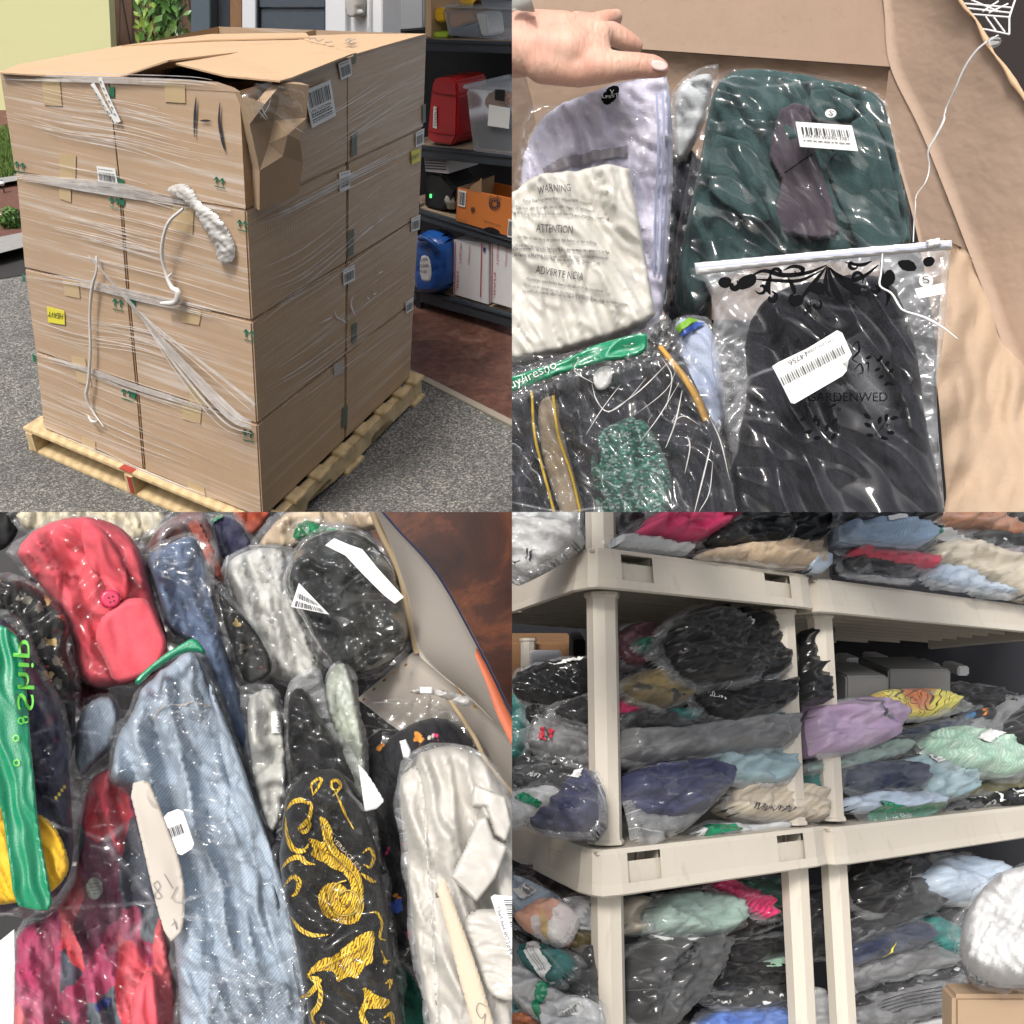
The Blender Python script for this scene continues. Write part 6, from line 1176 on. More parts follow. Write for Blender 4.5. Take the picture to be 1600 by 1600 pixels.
pk_ = Blob('placket', [(122,815),(150,812),(190,862),(206,930),(180,950),(160,905),(138,890)], g.pl.shift(-.075), .014, M['k_red'], g.t, back=.8, cell=3.5, w=10, st=[(.010, 60, 120, 22, 'v')], seed=5)
bt = Blob('button', [(156,930),(166,921),(182,922),(190,934),(184,948),(168,952),(157,944)], g.pl.shift(-.092), .006, plain('button_red', (.62, .03, .10), .35, coat=.6), g.t, cell=2, w=4)
for x, y in ((170, 934), (176, 932), (172, 941), (178, 939)): patch('button_hole', [(x - 1.3, y - 1.3), (x + 1.3, y - 1.3), (x + 1.3, y + 1.3), (x - 1.3, y + 1.3)], bt, .001, M['k_darkred'], bt.obj, 1)
C('dark red folded garment under the coral shirt', [(108,1000),(135,985),(160,1010),(178,1070),(150,1110),(118,1115),(108,1060)], 1.24, .04, 'k_darkred', fm=5)
C('small navy and black patterned bag at the left above the green banded one', [(-20,905),(25,905),(60,918),(95,950),(112,985),(100,1010),(118,1060),(118,1190),(85,1180),(60,1080),(30,1010),(-20,960)], 1.16, .05, 'k_florgold', fm=9, ff='h_film_sheet')
# left front
g = C('navy and yellow garment in a bag with bright green band, left edge', [(-40,960),(20,970),(55,1040),(85,1090),(105,1150),(112,1260),(116,1340),(100,1390),(60,1418),(-40,1430)], 1.08, .06, 'k_navy', fm=12, w=40, ff='h_film_sheet')
yb = Blob('yellow_cloth', [(-40,1262),(10,1256),(58,1268),(88,1290),(110,1345),(104,1372),(70,1404),(-40,1420)], g.pl.shift(-.062), .012, M['k_yellow'], g.t, back=.6, cell=4, w=12, st=[(.007, 60, 90, 18, 'r')], seed=8)
gb = Blob('green_band', [(-30,980),(8,975),(34,1000),(42,1080),(50,1180),(62,1300),(76,1370),(84,1424),(50,1422),(22,1414),(12,1330),(0,1250),(-30,1200)], g.pl.shift(-.086), .006, M['green_film'], g.t, back=.4, cell=3, w=4, it=1, st=[(.003, 80, 200, 26, 'r')], seed=2)
texts('band_lettering', [('Ship', (27,1110), (30,1000), 26, True)], gb, .003, plain('green_light_print', (.16, .62, .08), .4), gb.obj)
texts('band_lettering', [('d', (24,1118), (23,1085), 20, True)], gb, .003, M['ink_green'], gb.obj)
strokes('band_print', [([(cx_ + 4.5 * math.cos(a), cy_ + 4.5 * math.sin(a)) for a in np.linspace(0, 6.28, 9)], 2.2, False) for cx_, cy_ in ((25,1154),(26,1192),(40,1125),(33,1127))], gb, .003, M['green_light_print'], gb.obj)
for x, y in ((87, 1244), (92, 1237), (97, 1232), (100, 1227)): pass
strokes('gold_beads', [([(x - 2, y), (x + 2, y - 1)], 5, False) for x, y in ((86,1245),(91,1240),(95,1234),(99,1229))], g, .014, M['gold_light'], g.t, 1)
# camo garment
g = C('red, pink and charcoal patterned garment in a milky bag, lower left', [(135,1230),(150,1208),(180,1200),(205,1225),(222,1290),(245,1370),(262,1450),(275,1520),(282,1640),(20,1640),(24,1520),(26,1448),(90,1420),(118,1370),(125,1290)], 1.13, .05, 'k_camo', fm=8, w=30, film='bag_film_milky', st=[(.014, 78, 300, 40, 'r'), (.008, 60, 90, 26, 'v'), (.004, 85, 50, 14, 'r')], ff='h_film_sheet')
patch('round_sticker', [(148 + 13 * math.cos(a), 1388 + 17 * math.sin(a)) for a in np.linspace(0, 6.28, 14)[:-1]], g, .006, plain('sticker_grey', (.42, .45, .38), .5), g.t, 3)
strokes('sticker_print', [([(140, 1382 + i * 5), (155, 1380 + i * 5)], .9, False) for i in range(4)], g, .009, M['ink_grey'], g.t, 1)
patch('woven_label', [(148,1560),(172,1552),(172,1566),(150,1570)], g, .006, M['navy_ink'], g.t, 3)
pf = Blob('rolled_edge', [(205,1545),(240,1505),(248,1560),(248,1640),(205,1640)], g.pl.shift(-.05), .03, M['k_red'], g.t, back=.8, cell=4, st=[(.004, 85, 100, 20, 'r')], seed=6)
tg = thing('paper_tag', 'long curved paper hang tag with handwriting between the patterned and denim bags', 'tag', at(250, 1400, 1.05))
tgp = Blob('tag_card', [(200,1226),(232,1216),(246,1248),(262,1290),(280,1340),(290,1390),(288,1440),(282,1462),(262,1474),(240,1400),(218,1300)], facing(245, 1350, 1.06), .004, M['tag_paper'], tg, back=.4, cell=3, w=3, it=1, st=[(.003, 70, 100, 40, 'n')])
strokes('handwriting', [([(246,1376),(240,1382),(246,1392),(252,1400),(246,1404),(241,1398),(250,1386),(246,1376)], 1, False), ([(256,1365),(270,1388)], 1, False), ([(267,1404),(277,1385)], 1, False), ([(271,1435),(276,1452),(274,1440),(268,1446)], 1, False)], tgp, .002, M['ink_grey'], tg)
# light jeans
g = C('light blue jeans folded in a clear bag with a green band at the top', [(170,1225),(178,1185),(185,1145),(205,1120),(222,1075),(262,1040),(303,1012),(330,1060),(345,1120),(375,1180),(400,1260),(435,1350),(455,1420),(478,1490),(492,1560),(498,1640),(282,1640),(276,1500),(262,1420),(246,1330),(215,1235)], 1.15, .07, 'k_jean', fm=10, w=42, st=[(.020, 73, 420, 46, 'r'), (.010, 62, 200, 30, 'v'), (.003, 20, 60, 18, 'r')], ff='h_film_sheet')
g2 = Blob('green_band', [(208,1066),(222,1050),(256,1022),(280,1008),(302,995),(314,1006),(324,1024),(306,1018),(286,1020),(262,1034),(236,1052),(218,1072)], g.pl.shift(-.085), .008, M['green_film'], g.t, back=.4, cell=3, w=4)
stroke('side_seam', [(300,1016),(318,1060),(345,1130),(372,1210),(402,1310),(428,1400),(450,1500),(470,1600)], 1.8, g, .004, M['ink_grey'], g.t)
for lst in ([(240,1130),(262,1112),(300,1108),(330,1112)],): stroke('gold_stitching', lst, 1.6, g, .003, M['tag_beige'], g.t)
Blob('clear_fold', [(206,1125),(240,1080),(300,1070),(335,1105),(352,1150),(318,1140),(300,1180),(260,1130),(232,1150)], g.pl.shift(-.088), .008, M['h_film'], g.t, back=.1, cell=4, st=[(.008, 30, 60, 12, 'r'), (.006, -50, 40, 10, 'r')], seed=12)
Blob('clear_fold', [(300,1290),(325,1283),(358,1295),(340,1320),(300,1335),(290,1320)], g.pl.shift(-.092), .006, M['h_film'], g.t, back=.1, cell=3, st=[(.005, 30, 40, 9, 'r')], seed=13)
Blob('clear_fold', [(340,1490),(392,1492),(420,1530),(470,1540),(490,1640),(330,1640),(318,1560)], g.pl.shift(-.08), .012, M['h_film'], g.t, back=.1, cell=4, st=[(.010, 50, 50, 12, 'r'), (.008, -40, 36, 10, 'r')], seed=14)
Blob('trouser_leg', [(322,1050),(345,1110),(375,1180),(400,1260),(435,1350),(455,1420),(478,1490),(490,1560),(496,1640),(446,1640),(432,1520),(404,1400),(372,1280),(338,1160)], g.pl.shift(-.045), .022, M['k_jean'], g.t, back=1, cell=4, w=10, st=[(.004, 72, 260, 30, 'r')], seed=71)
lb = patch('barcode_label', [(256,1277),(262,1270),(278,1264),(286,1268),(303,1318),(300,1326),(284,1336),(278,1334)], tgp if False else facing(280, 1300, 1.045), .002, M['paper'], g.t, 3, it=0)
strokes('printed_bars', [([(263 + i * 2.6, 1294 - i * 1.0), (268 + i * 2.6, 1309 - i * 1.0)], [1.4, .8, 1.8, .8, 1.2][i % 5], False) for i in range(8)], facing(280, 1300, 1.045), .004, M['ink'], lb, 1)
g = C('folded denim leg with pale fading, left of the light blue jeans', [(118,1200),(116,1160),(125,1110),(150,1088),(178,1088),(188,1120),(180,1165),(150,1190),(128,1215)], 1.17, .045, 'k_jean', fm=7, st=[(.006, 80, 120, 40, 'n')], ff='h_film_sheet')
# centre
g = C('white quilted garment in a bag with a printed cloth label', [(385,1092),(405,1078),(430,1075),(440,1110),(448,1170),(450,1240),(440,1290),(418,1302),(400,1240),(388,1160)], 1.17, .05, 'k_quilt', fm=8, st=[(.012, 80, 60, 30, 'v'), (.008, 10, 50, 26, 'v')], ff='h_film_sheet')
patch('cloth_label', [(424,1114),(432,1112),(444,1116),(440,1146),(424,1146)], g, .006, M['paper'], g.t, 3); texts('label_print', [('M FITS', (433,1144), (431,1118), 4, True), ('7LSH27', (440,1142), (438,1118), 4, True)], g, .009, M['ink'], g.t)
g = C('black ribbed garment in a milky plastic sleeve, centre', [(450,1180),(446,1130),(448,1090),(466,1070),(488,1088),(500,1118),(520,1150),(545,1190),(560,1230),(530,1240),(480,1235),(455,1260)], 1.17, .045, 'k_black', fpoly=[(446,1070),(470,1048),(500,1035),(508,1080),(520,1130),(570,1190),(578,1240),(540,1270),(450,1260),(440,1150)], film='bag_film_milky', ff='h_film_sheet')
C('pale green white garment in a milky sleeve, right of the black ribbed one', [(508,1062),(525,1034),(545,1040),(556,1090),(570,1160),(574,1230),(566,1260),(545,1220),(525,1150),(510,1100)], 1.19, .04, 'k_pale', fm=5, film='bag_film_milky', ff='h_film_sheet')
wl = thing('white_card', 'creased white card tag standing between the baroque print and floral bags', 'tag', at(580, 1268, 1.10)); Blob('card', [(560,1195),(572,1206),(585,1225),(601,1252),(588,1264),(570,1268),(566,1240)], facing(582, 1232, 1.10), .003, M['paper'], wl, back=.4, cell=3, w=2, it=0)
# floral zip bag
g = C('black garment with pink, blue and orange flowers in a zip bag', [(572,1180),(590,1165),(640,1130),(690,1118),(728,1140),(760,1200),(700,1230),(660,1260),(645,1330),(650,1420),(640,1500),(610,1480),(596,1400),(590,1290),(575,1220)], 1.22, .05, 'k_floral', fpoly=[(560,1120),(575,1095),(620,1088),(670,1084),(738,1090),(736,1106),(760,1160),(770,1210),(690,1260),(660,1400),(640,1500),(590,1400),(580,1250),(562,1180)], film='bag_film_clear')
zp = Blob('zip_strip', [(640,1078),(676,1074),(714,1084),(738,1090),(735,1106),(712,1100),(676,1084),(642,1086)], facing(690, 1088, 1.14), .004, M['film_fold'], g.t, cell=3, w=4); Blob('zip_slider', [(656,1073),(676,1073),(676,1085),(656,1084)], facing(666, 1080, 1.13), .006, M['white_plastic'], g.t, cell=2, w=3, it=0)
# white shirt
g = C('white collared shirt in a clear zip bag at the right edge', [(622,1240),(628,1205),(650,1180),(685,1166),(722,1168),(760,1190),(790,1240),(830,1300),(830,1640),(682,1640),(662,1560),(648,1480),(640,1400),(630,1310)], 1.12, .07, 'k_shirt', fm=7, w=38, film='bag_film_milky', st=[(.016, 75, 300, 44, 'r'), (.009, 60, 140, 34, 'v')])
Blob('collar', [(703,1370),(726,1325),(745,1280),(760,1275),(772,1310),(794,1322),(775,1372),(745,1410)], g.pl.shift(-.088), .012, M['k_shirt'], g.t, back=.7, cell=3, w=6, it=0, st=[(.003, 60, 60, 20, 'n')])
Blob('collar', [(740,1225),(790,1245),(800,1290),(790,1318),(772,1305),(758,1262),(735,1262)], g.pl.shift(-.080), .012, M['k_shirt'], g.t, back=.7, cell=3, w=6, it=0, st=[(.003, 60, 60, 20, 'n')])
Blob('cuff', [(722,1440),(736,1420),(790,1420),(830,1430),(830,1560),(765,1565),(745,1500)], g.pl.shift(-.078), .016, M['k_shirt'], g.t, back=.7, cell=4, w=8, st=[(.003, 10, 60, 14, 'r')])
stroke('zip_seam', [(625,1215),(648,1200),(662,1240),(668,1330),(676,1430),(684,1600)], 2.2, g, .010, M['film_fold'], g.t)
Blob('zip_slider', [(624,1158),(634,1155),(642,1172),(640,1186),(630,1184)], facing(632, 1170, 1.09), .006, M['white_plastic'], g.t, cell=2, w=3, it=0)
tt = Blob('hang_tag', [(690,1372),(697,1376),(720,1440),(748,1520),(775,1610),(740,1610),(715,1520),(696,1440),(682,1392)], g.pl.shift(-.098), .003, M['tag_beige'], g.t, cell=4, w=3, it=0)
strokes('hang_tag_print', [([(760,1572),(748,1566),(744,1578),(752,1590),(758,1582),(756,1600)], 1.2, False)], tt, .003, M['ink_grey'], g.t); patch('tag_hole', [(681,1391),(688,1391),(689,1398),(682,1399)], g, .03, M['ink_grey'], g.t, 2)
lb = patch('barcode_label', [(767,1402),(772,1398),(830,1404),(840,1540),(800,1500),(790,1470)], facing(795, 1450, .985), .002, M['paper'], g.t, 4)
texts('label_print', [('LPN PM BQ2944', (781,1417), (802,1490), 6, True)], facing(795, 1450, .985), .005, M['ink'], lb)
strokes('printed_bars', [([(787 + i * .9, 1407 + i * 3.4), (805 + i * .9, 1407 + i * 3.4)], [1.6, .9, 2.2, 1.0][i % 4], False) for i in range(14)], facing(795, 1450, .985), .004, M['ink'], lb, 1)
C('dark green glossy bag low between the floral and white shirt bags', [(612,1500),(640,1515),(665,1560),(700,1640),(600,1640),(618,1570)], 1.2, .03, 'k_green', fm=6)
# baroque bag
g = C('black garment with a gold baroque scroll print in a clear bag, lower centre', [(440,1300),(448,1250),(460,1222),(490,1205),(525,1200),(545,1220),(570,1262),(590,1330),(602,1400),(614,1480),(624,1560),(630,1640),(490,1640),(478,1560),(462,1480),(445,1400),(436,1340)], 1.10, .07, 'k_black', fm=10, w=40, film='bag_film_clear', st=[(.008, 78, 300, 60, 'n'), (.004, 70, 160, 30, 'r')], ff='h_film_sheet')
def gold(polys, mat='gold_print', off=.002):
    for p_ in polys: patch('gold_print', p_, g, off, M[mat], g.t, 2.5, it=1)
gold([[(481,1313),(497,1315),(508,1322),(503,1300),(499,1278),(512,1286),(520,1302),(519,1318),(528,1330),(545,1345),(560,1362),(566,1385),(567,1412),(560,1436),(546,1443),(528,1440),(508,1430),(498,1412),(499,1394),(508,1382),(522,1378),(536,1382),(545,1394),(544,1408),(536,1414),(544,1402),(548,1390),(544,1374),(532,1362),(518,1358),(510,1350),(494,1345),(486,1336),(492,1330)],
      [(526,1530),(524,1512),(510,1510),(496,1512),(484,1520),(480,1516),(492,1502),(505,1492),(520,1490),(535,1478),(548,1468),(560,1456),(580,1448),(583,1462),(578,1480),(580,1498),(570,1500),(562,1512),(556,1526),(548,1520),(538,1522)],
      [(564,1538),(570,1535),(582,1544),(594,1550),(608,1556),(600,1566),(580,1566),(566,1572),(572,1588),(576,1594),(562,1590),(558,1572),(566,1560),(568,1548)]])
spir = [(540 + (4 + r_ * 1.0) * math.cos(a), 1406 + (4 + r_) * math.sin(a)) for a, r_ in zip(np.linspace(0, 11, 26), np.linspace(0, 26, 26))]
strokes('print_detail', [(spir, 3.2, False), ([(500,1285),(508,1305),(512,1330),(530,1350),(552,1370),(558,1400),(550,1430)], 1.4, True), ([(486,1318),(505,1332),(528,1345),(548,1372)], 1.2, True), ([(500,1404),(508,1422),(530,1434),(550,1432)], 1.3, True), ([(486,1516),(520,1500),(560,1480),(580,1455)], 1.4, True), ([(530,1524),(540,1505),(560,1490),(576,1475)], 1.2, True), ([(512,1300),(514,1318),(526,1336)], 1.2, True)], g, .006, M['gold_dark'], g.t)
strokes('print_detail', [(spir[4:], .9, False), ([(504,1296),(510,1318),(524,1340),(548,1362),(562,1392),(556,1422)], 1.0, True), ([(496,1508),(520,1496),(550,1480),(574,1462)], 1.0, True)], g, .0075, M['gold_light'], g.t)
def scroll(pts, w_=6): return (pts, w_, True)
for q_ in [scroll([(489,1249),(496,1240),(503,1228),(498,1224),(488,1232),(490,1246)], 5), scroll([(528,1240),(520,1240),(518,1230),(526,1226),(532,1234),(526,1244),(520,1250)], 5), scroll([(522,1242),(530,1256),(540,1280),(552,1300)], 3.5), scroll([(480,1258),(488,1262),(484,1284),(472,1300),(480,1304),(486,1292),(484,1288)], 7), scroll([(450,1270),(460,1258),(474,1256),(484,1262)], 8), scroll([(448,1280),(452,1310),(462,1330),(478,1332),(484,1322)], 8), scroll([(440,1360),(455,1345),(472,1342),(480,1350),(494,1352)], 8), scroll([(446,1385),(460,1370),(470,1378),(466,1394),(458,1400)], 8), scroll([(456,1430),(470,1448),(490,1458),(514,1456)], 7), scroll([(470,1560),(486,1545),(500,1525),(482,1520)], 8), scroll([(482,1520),(500,1535),(500,1560),(488,1580),(500,1600)], 8), scroll([(565,1335),(575,1328),(582,1340),(576,1356),(566,1352)], 6), scroll([(562,1365),(575,1375),(585,1378)], 7), scroll([(574,1424),(586,1424),(594,1440),(590,1460),(600,1466)], 5), scroll([(592,1480),(600,1500),(596,1496),(606,1496)], 4), scroll([(598,1530),(608,1526),(604,1540)], 6), scroll([(596,1580),(606,1575),(610,1590),(600,1605)], 7)]: stroke('gold_scroll', q_[0], q_[1], g, .0025, M['gold_print'], g.t, taper=True)
texts('print_lettering', [('VERSACE JEA', (519,1316), (560,1362), 6)], g, .003, M['tag_beige'], g.t)
texts('print_lettering', [('Roos.', (500,1592), (536,1604), 8)], g, .003, M['gold_print'], g.t)
pc_ = poly3('white_sheet', [at(x, y, 1.2) for x, y in ((-20,1478),(0,1470),(22,1452),(24,1640),(-20,1640))], .002, M['paper'], None); tag(pc_, 'plain white paper sheet in the lower left corner beside the patterned garment', 'paper')
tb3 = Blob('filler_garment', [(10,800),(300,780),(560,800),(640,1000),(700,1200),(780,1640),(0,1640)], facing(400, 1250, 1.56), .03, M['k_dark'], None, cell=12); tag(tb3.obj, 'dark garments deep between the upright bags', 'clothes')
# ================================================================= PANEL 2: looking down into a carton, a hand holding the packets
PANEL = 2
cardboard('carton_in', (.29, .205, .15), bsc=1.6, dirt=.08); cardboard('carton_flap', (.40, .29, .22), bsc=1.6, rot=-25, dirt=.08); cardboard('carton_warm', (.46, .34, .245), bsc=1.6, rot=10, dirt=.12)  # one carton in several browns: shading inside it put into the darker ones
cloth('h_lav', (.62, .60, .72), c2=(.55, .53, .66), veil=.05, st=.45); cloth('h_green', (.045, .085, .085), c2=(.03, .06, .062), veil=.0, st=.2, crk=.4, coat=0); cloth('h_plum', (.085, .07, .085), c2=(.065, .055, .07), veil=.0, coat=0)
cloth('h_ivory', (.56, .54, .50), c2=(.52, .50, .45), veil=0, weave=.2, st=.25, coat=.5, crk=.6, croug=.25); cloth('h_dark', (.020, .021, .028), c2=(.014, .014, .019), veil=.0, st=.2, crk=.3, coat=0); cloth('h_denim', (.032, .034, .043), c2=(.016, .016, .023), pat='denim', psc=1.2, rot=20, veil=.0, st=.3, crk=.4, coat=.15)
cloth('h_seq', (.015, .10, .075), pat='sequin', cols=[(.01, .05, .04), (.015, .11, .08), (.03, .04, .045), (.02, .16, .11), (.20, .28, .26), (.01, .07, .05)], veil=.03, st=.6); cloth('h_gold', (.30, .22, .13), c2=(.10, .08, .06), pat='denim', psc=3, veil=.05, st=.8); cloth('h_mesh', (.50, .55, .68), c2=(.36, .42, .58), pat='knit', psc=3.5, rot=20, veil=.05, st=.3); cloth('h_milk', (.50, .52, .54), c2=(.36, .38, .40), veil=.15, st=.5)
plain('print_black', (.006, .006, .007), .8, var=.0, spec=.05); plain('print_grey', (.10, .10, .11), .6); plain('orange_strap', (.55, .30, .06), .5); plain('lime_edge', (.22, .46, .05), .4); plain('blue_edge', (.04, .09, .35), .4)
def Q(l): return [at(x, y, Y) for x, y, Y in l]
c2 = thing('open_carton', 'big open brown cardboard carton seen from above, its right flap creased and torn', 'cardboard box', at(1250, 700, 1.6))
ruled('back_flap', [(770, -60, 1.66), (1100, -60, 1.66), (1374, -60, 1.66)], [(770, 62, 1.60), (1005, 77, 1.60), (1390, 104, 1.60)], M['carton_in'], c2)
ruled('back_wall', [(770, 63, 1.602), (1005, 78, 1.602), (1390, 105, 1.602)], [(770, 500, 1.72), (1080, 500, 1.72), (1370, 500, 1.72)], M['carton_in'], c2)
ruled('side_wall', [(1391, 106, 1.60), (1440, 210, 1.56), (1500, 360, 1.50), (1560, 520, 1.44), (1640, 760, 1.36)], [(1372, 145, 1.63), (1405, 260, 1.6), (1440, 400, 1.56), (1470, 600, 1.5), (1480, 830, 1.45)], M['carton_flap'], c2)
ruled('side_flap', [(1374, -60, 1.64), (1382, 20, 1.62), (1391, 104, 1.598), (1440, 208, 1.558), (1500, 358, 1.498), (1560, 520, 1.438), (1640, 760, 1.358)], [(1470, -60, 1.47), (1502, 4, 1.45), (1540, 62, 1.43), (1570, 110, 1.41), (1600, 152, 1.39), (1650, 230, 1.36), (1750, 400, 1.3)], M['carton_flap'], c2)
tube('torn_edge', Q([(1470, -60, 1.465), (1502, 4, 1.445), (1524, 30, 1.435), (1540, 62, 1.425), (1553, 84, 1.415), (1570, 106, 1.405), (1583, 128, 1.395), (1600, 152, 1.385), (1650, 230, 1.355)]), [.001, .003, .0015, .0045, .0015, .003, .005, .003, .002], M['flap_card'], c2, 6)
ruled('crushed_side', [(1474, 372, 1.47), (1516, 400, 1.482), (1560, 486, 1.445), (1604, 566, 1.41), (1660, 640, 1.37)], [(1462, 590, 1.30), (1468, 640, 1.27), (1478, 760, 1.24), (1490, 830, 1.22), (1640, 900, 1.15)], M['carton_warm'], c2, wob=.022, seed=4, m=24)
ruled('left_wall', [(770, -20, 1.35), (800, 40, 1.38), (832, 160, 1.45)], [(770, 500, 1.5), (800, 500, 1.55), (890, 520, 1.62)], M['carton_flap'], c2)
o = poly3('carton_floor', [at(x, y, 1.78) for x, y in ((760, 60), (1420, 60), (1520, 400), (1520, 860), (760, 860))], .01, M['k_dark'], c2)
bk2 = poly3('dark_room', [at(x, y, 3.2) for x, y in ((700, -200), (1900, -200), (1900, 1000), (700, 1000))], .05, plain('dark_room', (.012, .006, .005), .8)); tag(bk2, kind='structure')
# wire rack beyond the torn edge
rk = thing('wire_rack', 'white wire rack far behind the torn upper right edge of the carton', 'rack', at(1545, 40, 2.2))
for a, b in (((1500, 5), (1580, 12)), ((1503, 12), (1578, 20)), ((1515, 22), (1577, 27)), ((1520, 42), (1577, 54)), ((1577, 27), (1577, 54)), ((1577, 54), (1540, 46)), ((1518, 0), (1560, 18)), ((1535, 18), (1560, 2)), ((1545, 20), (1575, 6)), ((1586, 0), (1577, 27)), ((1540, 26), (1556, 48)), ((1552, 26), (1570, 50))):
    tube('wire', [at(*a, 2.2), at(*b, 2.2)], .0022, M['white_plastic'], rk, 5, curve=False)
G2 = 'bagged clothes lying in the open carton'
def D(label, poly, Y, T, mat, fm=8, st=None, **k): return bag(label, poly, 0, T * .85, mat, fm=fm, Y=Y, tz=k.pop('tz', .1), st=[(.006, 70, 240, 44, 's')] + (st or [(.008, 70, 200, 40, 'r'), (.006, 40, 90, 30, 'v')]), group=G2, slope=False, fs=2.6, **k)
D('white crumpled bag standing behind, between the lavender and green ones', [(1052,150),(1066,128),(1095,116),(1116,116),(1110,170),(1085,230),(1065,260),(1050,240)], 1.45, .04, 'h_milk', cell=4)
D('dark garment in film low behind the lavender shirt', [(1035,240),(1090,225),(1112,330),(1112,560),(1035,560)], 1.5, .03, 'h_denim', fm=0)
# lavender packet
gw_ = D('white lavender shirt in a clear bag with round black mark, under the hand', [(818,330),(812,260),(835,200),(870,165),(920,150),(960,132),(1000,125),(1044,118),(1050,180),(1052,260),(1048,340),(1042,440),(1030,520),(960,560),(860,480)], 1.27, .05, 'h_lav', fpoly=[(798,320),(806,250),(822,170),(835,162),(888,164),(915,148),(960,128),(1048,114),(1060,200),(1058,300),(1052,420),(1040,540),(960,570),(830,500)], film='h_film', w=26, st=[(.012, 60, 160, 60, 'n'), (.008, 75, 200, 30, 'r'), (.004, 30, 60, 22, 'v')])
for i in range(3): stroke('folded_edge', [(1022 + i * 9, 122), (1026 + i * 8, 240), (1022 + i * 8, 330), (1020 + i * 6, 430)], 3.0, gw_, .006, plain('fold_blue', (.36, .40, .58), .5) if 'fold_blue' not in M else M['fold_blue'], gw_.t)
mk = patch('printed_mark', [(939,168),(943,158),(950,148),(958,144),(967,146),(967,156),(962,166),(952,173),(944,173)], gw_, .008, M['print_black'], gw_.t, 2.5, it=1)
texts('mark_lettering', [('LFSST', (942,166), (966,162), 4)], gw_, .011, M['lettering_white'], mk); strokes('mark_lines', [([(953,152),(957,158)], 1.2, False), ([(955,159),(959,153)], 1, False)], gw_, .011, M['lettering_white'], mk, 1)
patch('grey_band', [(852,270),(880,255),(940,240),(980,234),(978,250),(930,258),(880,272),(855,282)], gw_, .008, plain('grey_band', (.26, .24, .27), .4), gw_.t, 4)
for q, s_ in (([(842,190),(862,160),(884,166),(868,186),(852,198)], 1), ([(812,240),(830,210),(838,240),(815,268)], 2), ([(985,180),(1010,190),(1012,260),(990,300),(978,240)], 5)):
    Blob('clear_fold', q, gw_.pl.shift(-.062), .006, M['h_film'], gw_.t, back=.1, cell=3, st=[(.006, 50, 40, 10, 'r')], seed=s_)
# green jacket packet
gg = D('dark green jacket with plum grey lining in a clear bag with barcode label', [(1095,250),(1103,190),(1118,135),(1150,112),(1200,108),(1270,122),(1330,134),(1378,150),(1392,200),(1405,270),(1418,330),(1424,390),(1380,410),(1200,410),(1110,440),(1098,492),(1052,490),(1058,420),(1075,340)], 1.36, .05, 'h_green', fpoly=[(1048,490),(1050,400),(1078,260),(1100,165),(1112,118),(1150,104),(1270,114),(1385,142),(1400,200),(1415,260),(1428,400),(1380,418),(1110,450),(1100,498)], film='h_film', w=30, st=[(.014, 75, 260, 60, 'r'), (.010, 60, 160, 44, 'v'), (.006, -30, 80, 40, 'n')])
for nm_, q, m_ in (('lining_strip', [(1218,172),(1240,160),(1262,166),(1268,185),(1275,240),(1282,262),(1300,310),(1312,358),(1306,368),(1280,375),(1206,362),(1215,300),(1222,285),(1202,245),(1206,215)], 'h_plum'),
                   ('sleeve_fold', [(1120,210),(1170,222),(1205,260),(1222,300),(1208,350),(1170,345),(1128,320),(1108,300),(1105,250)], 'h_green'), ('sleeve_fold', [(1290,260),(1330,190),(1360,175),(1385,230),(1402,300),(1412,380),(1380,400),(1345,395),(1310,320)], 'h_green'), ('pocket_flap', [(1268,140),(1300,138),(1345,160),(1330,190),(1280,192),(1262,170)], 'h_green')):
    Blob(nm_, q, gg.pl.shift(-.050), .007, M[m_], gg.t, back=2, cell=3, w=4, st=[(.004, 65, 200, 34, 'r')], seed=len(q), it=0)
stroke('lining_seam', [(1226,278),(1250,262),(1272,248)], 2, gg, .022, M['print_black'], gg.t)
Blob('front_film', [(1060,480),(1085,270),(1108,170),(1118,124),(1150,112),(1270,122),(1380,150),(1394,200),(1410,280),(1420,392),(1370,408),(1110,440),(1098,484)], gg.pl.shift(-.058), .010, M['h_film_sheet'], gg.t, back=.1, cell=4, w=12, it=1, st=[(.008, 70, 240, 60, 'r'), (.006, 20, 160, 46, 'v'), (.0025, 45, 80, 20, 'r')], seed=41)
barcode([(1243,190),(1331,196),(1341,236),(1250,229)], Pl(gg.pl.O - gg.pl.n * -.085, gg.pl.n), gg.t, .0, rows=((.2, .48),), lines=(.72,), seed=11, text=('LPN PM WX9G 3781', .62, 5))
st_ = patch('round_sticker', [(1298 + 9 * math.cos(a), 177 + 7 * math.sin(a)) for a in np.linspace(0, 6.28, 15)[:-1]], Pl(gg.pl.O + gg.pl.n * .085, gg.pl.n), 0, M['paper'], gg.t, 2, it=1); texts('size_letter', [('S', (1294,180), (1301,182), 8)], Pl(gg.pl.O + gg.pl.n * .085, gg.pl.n), .003, M['ink'], st_)
# mesh packet
gm = D('pale blue mesh garment bag with a lime and blue striped edge', [(1050,505),(1075,495),(1110,505),(1125,560),(1135,640),(1120,690),(1080,640),(1062,560)], 1.33, .03, 'h_mesh', fm=6)
patch('lime_stripe', [(1054,518),(1078,500),(1092,503),(1062,526)], gm, .006, M['lime_edge'], gm.t, 3); patch('blue_stripe', [(1062,528),(1088,507),(1103,508),(1068,532)], gm, .006, M['blue_edge'], gm.t, 3)
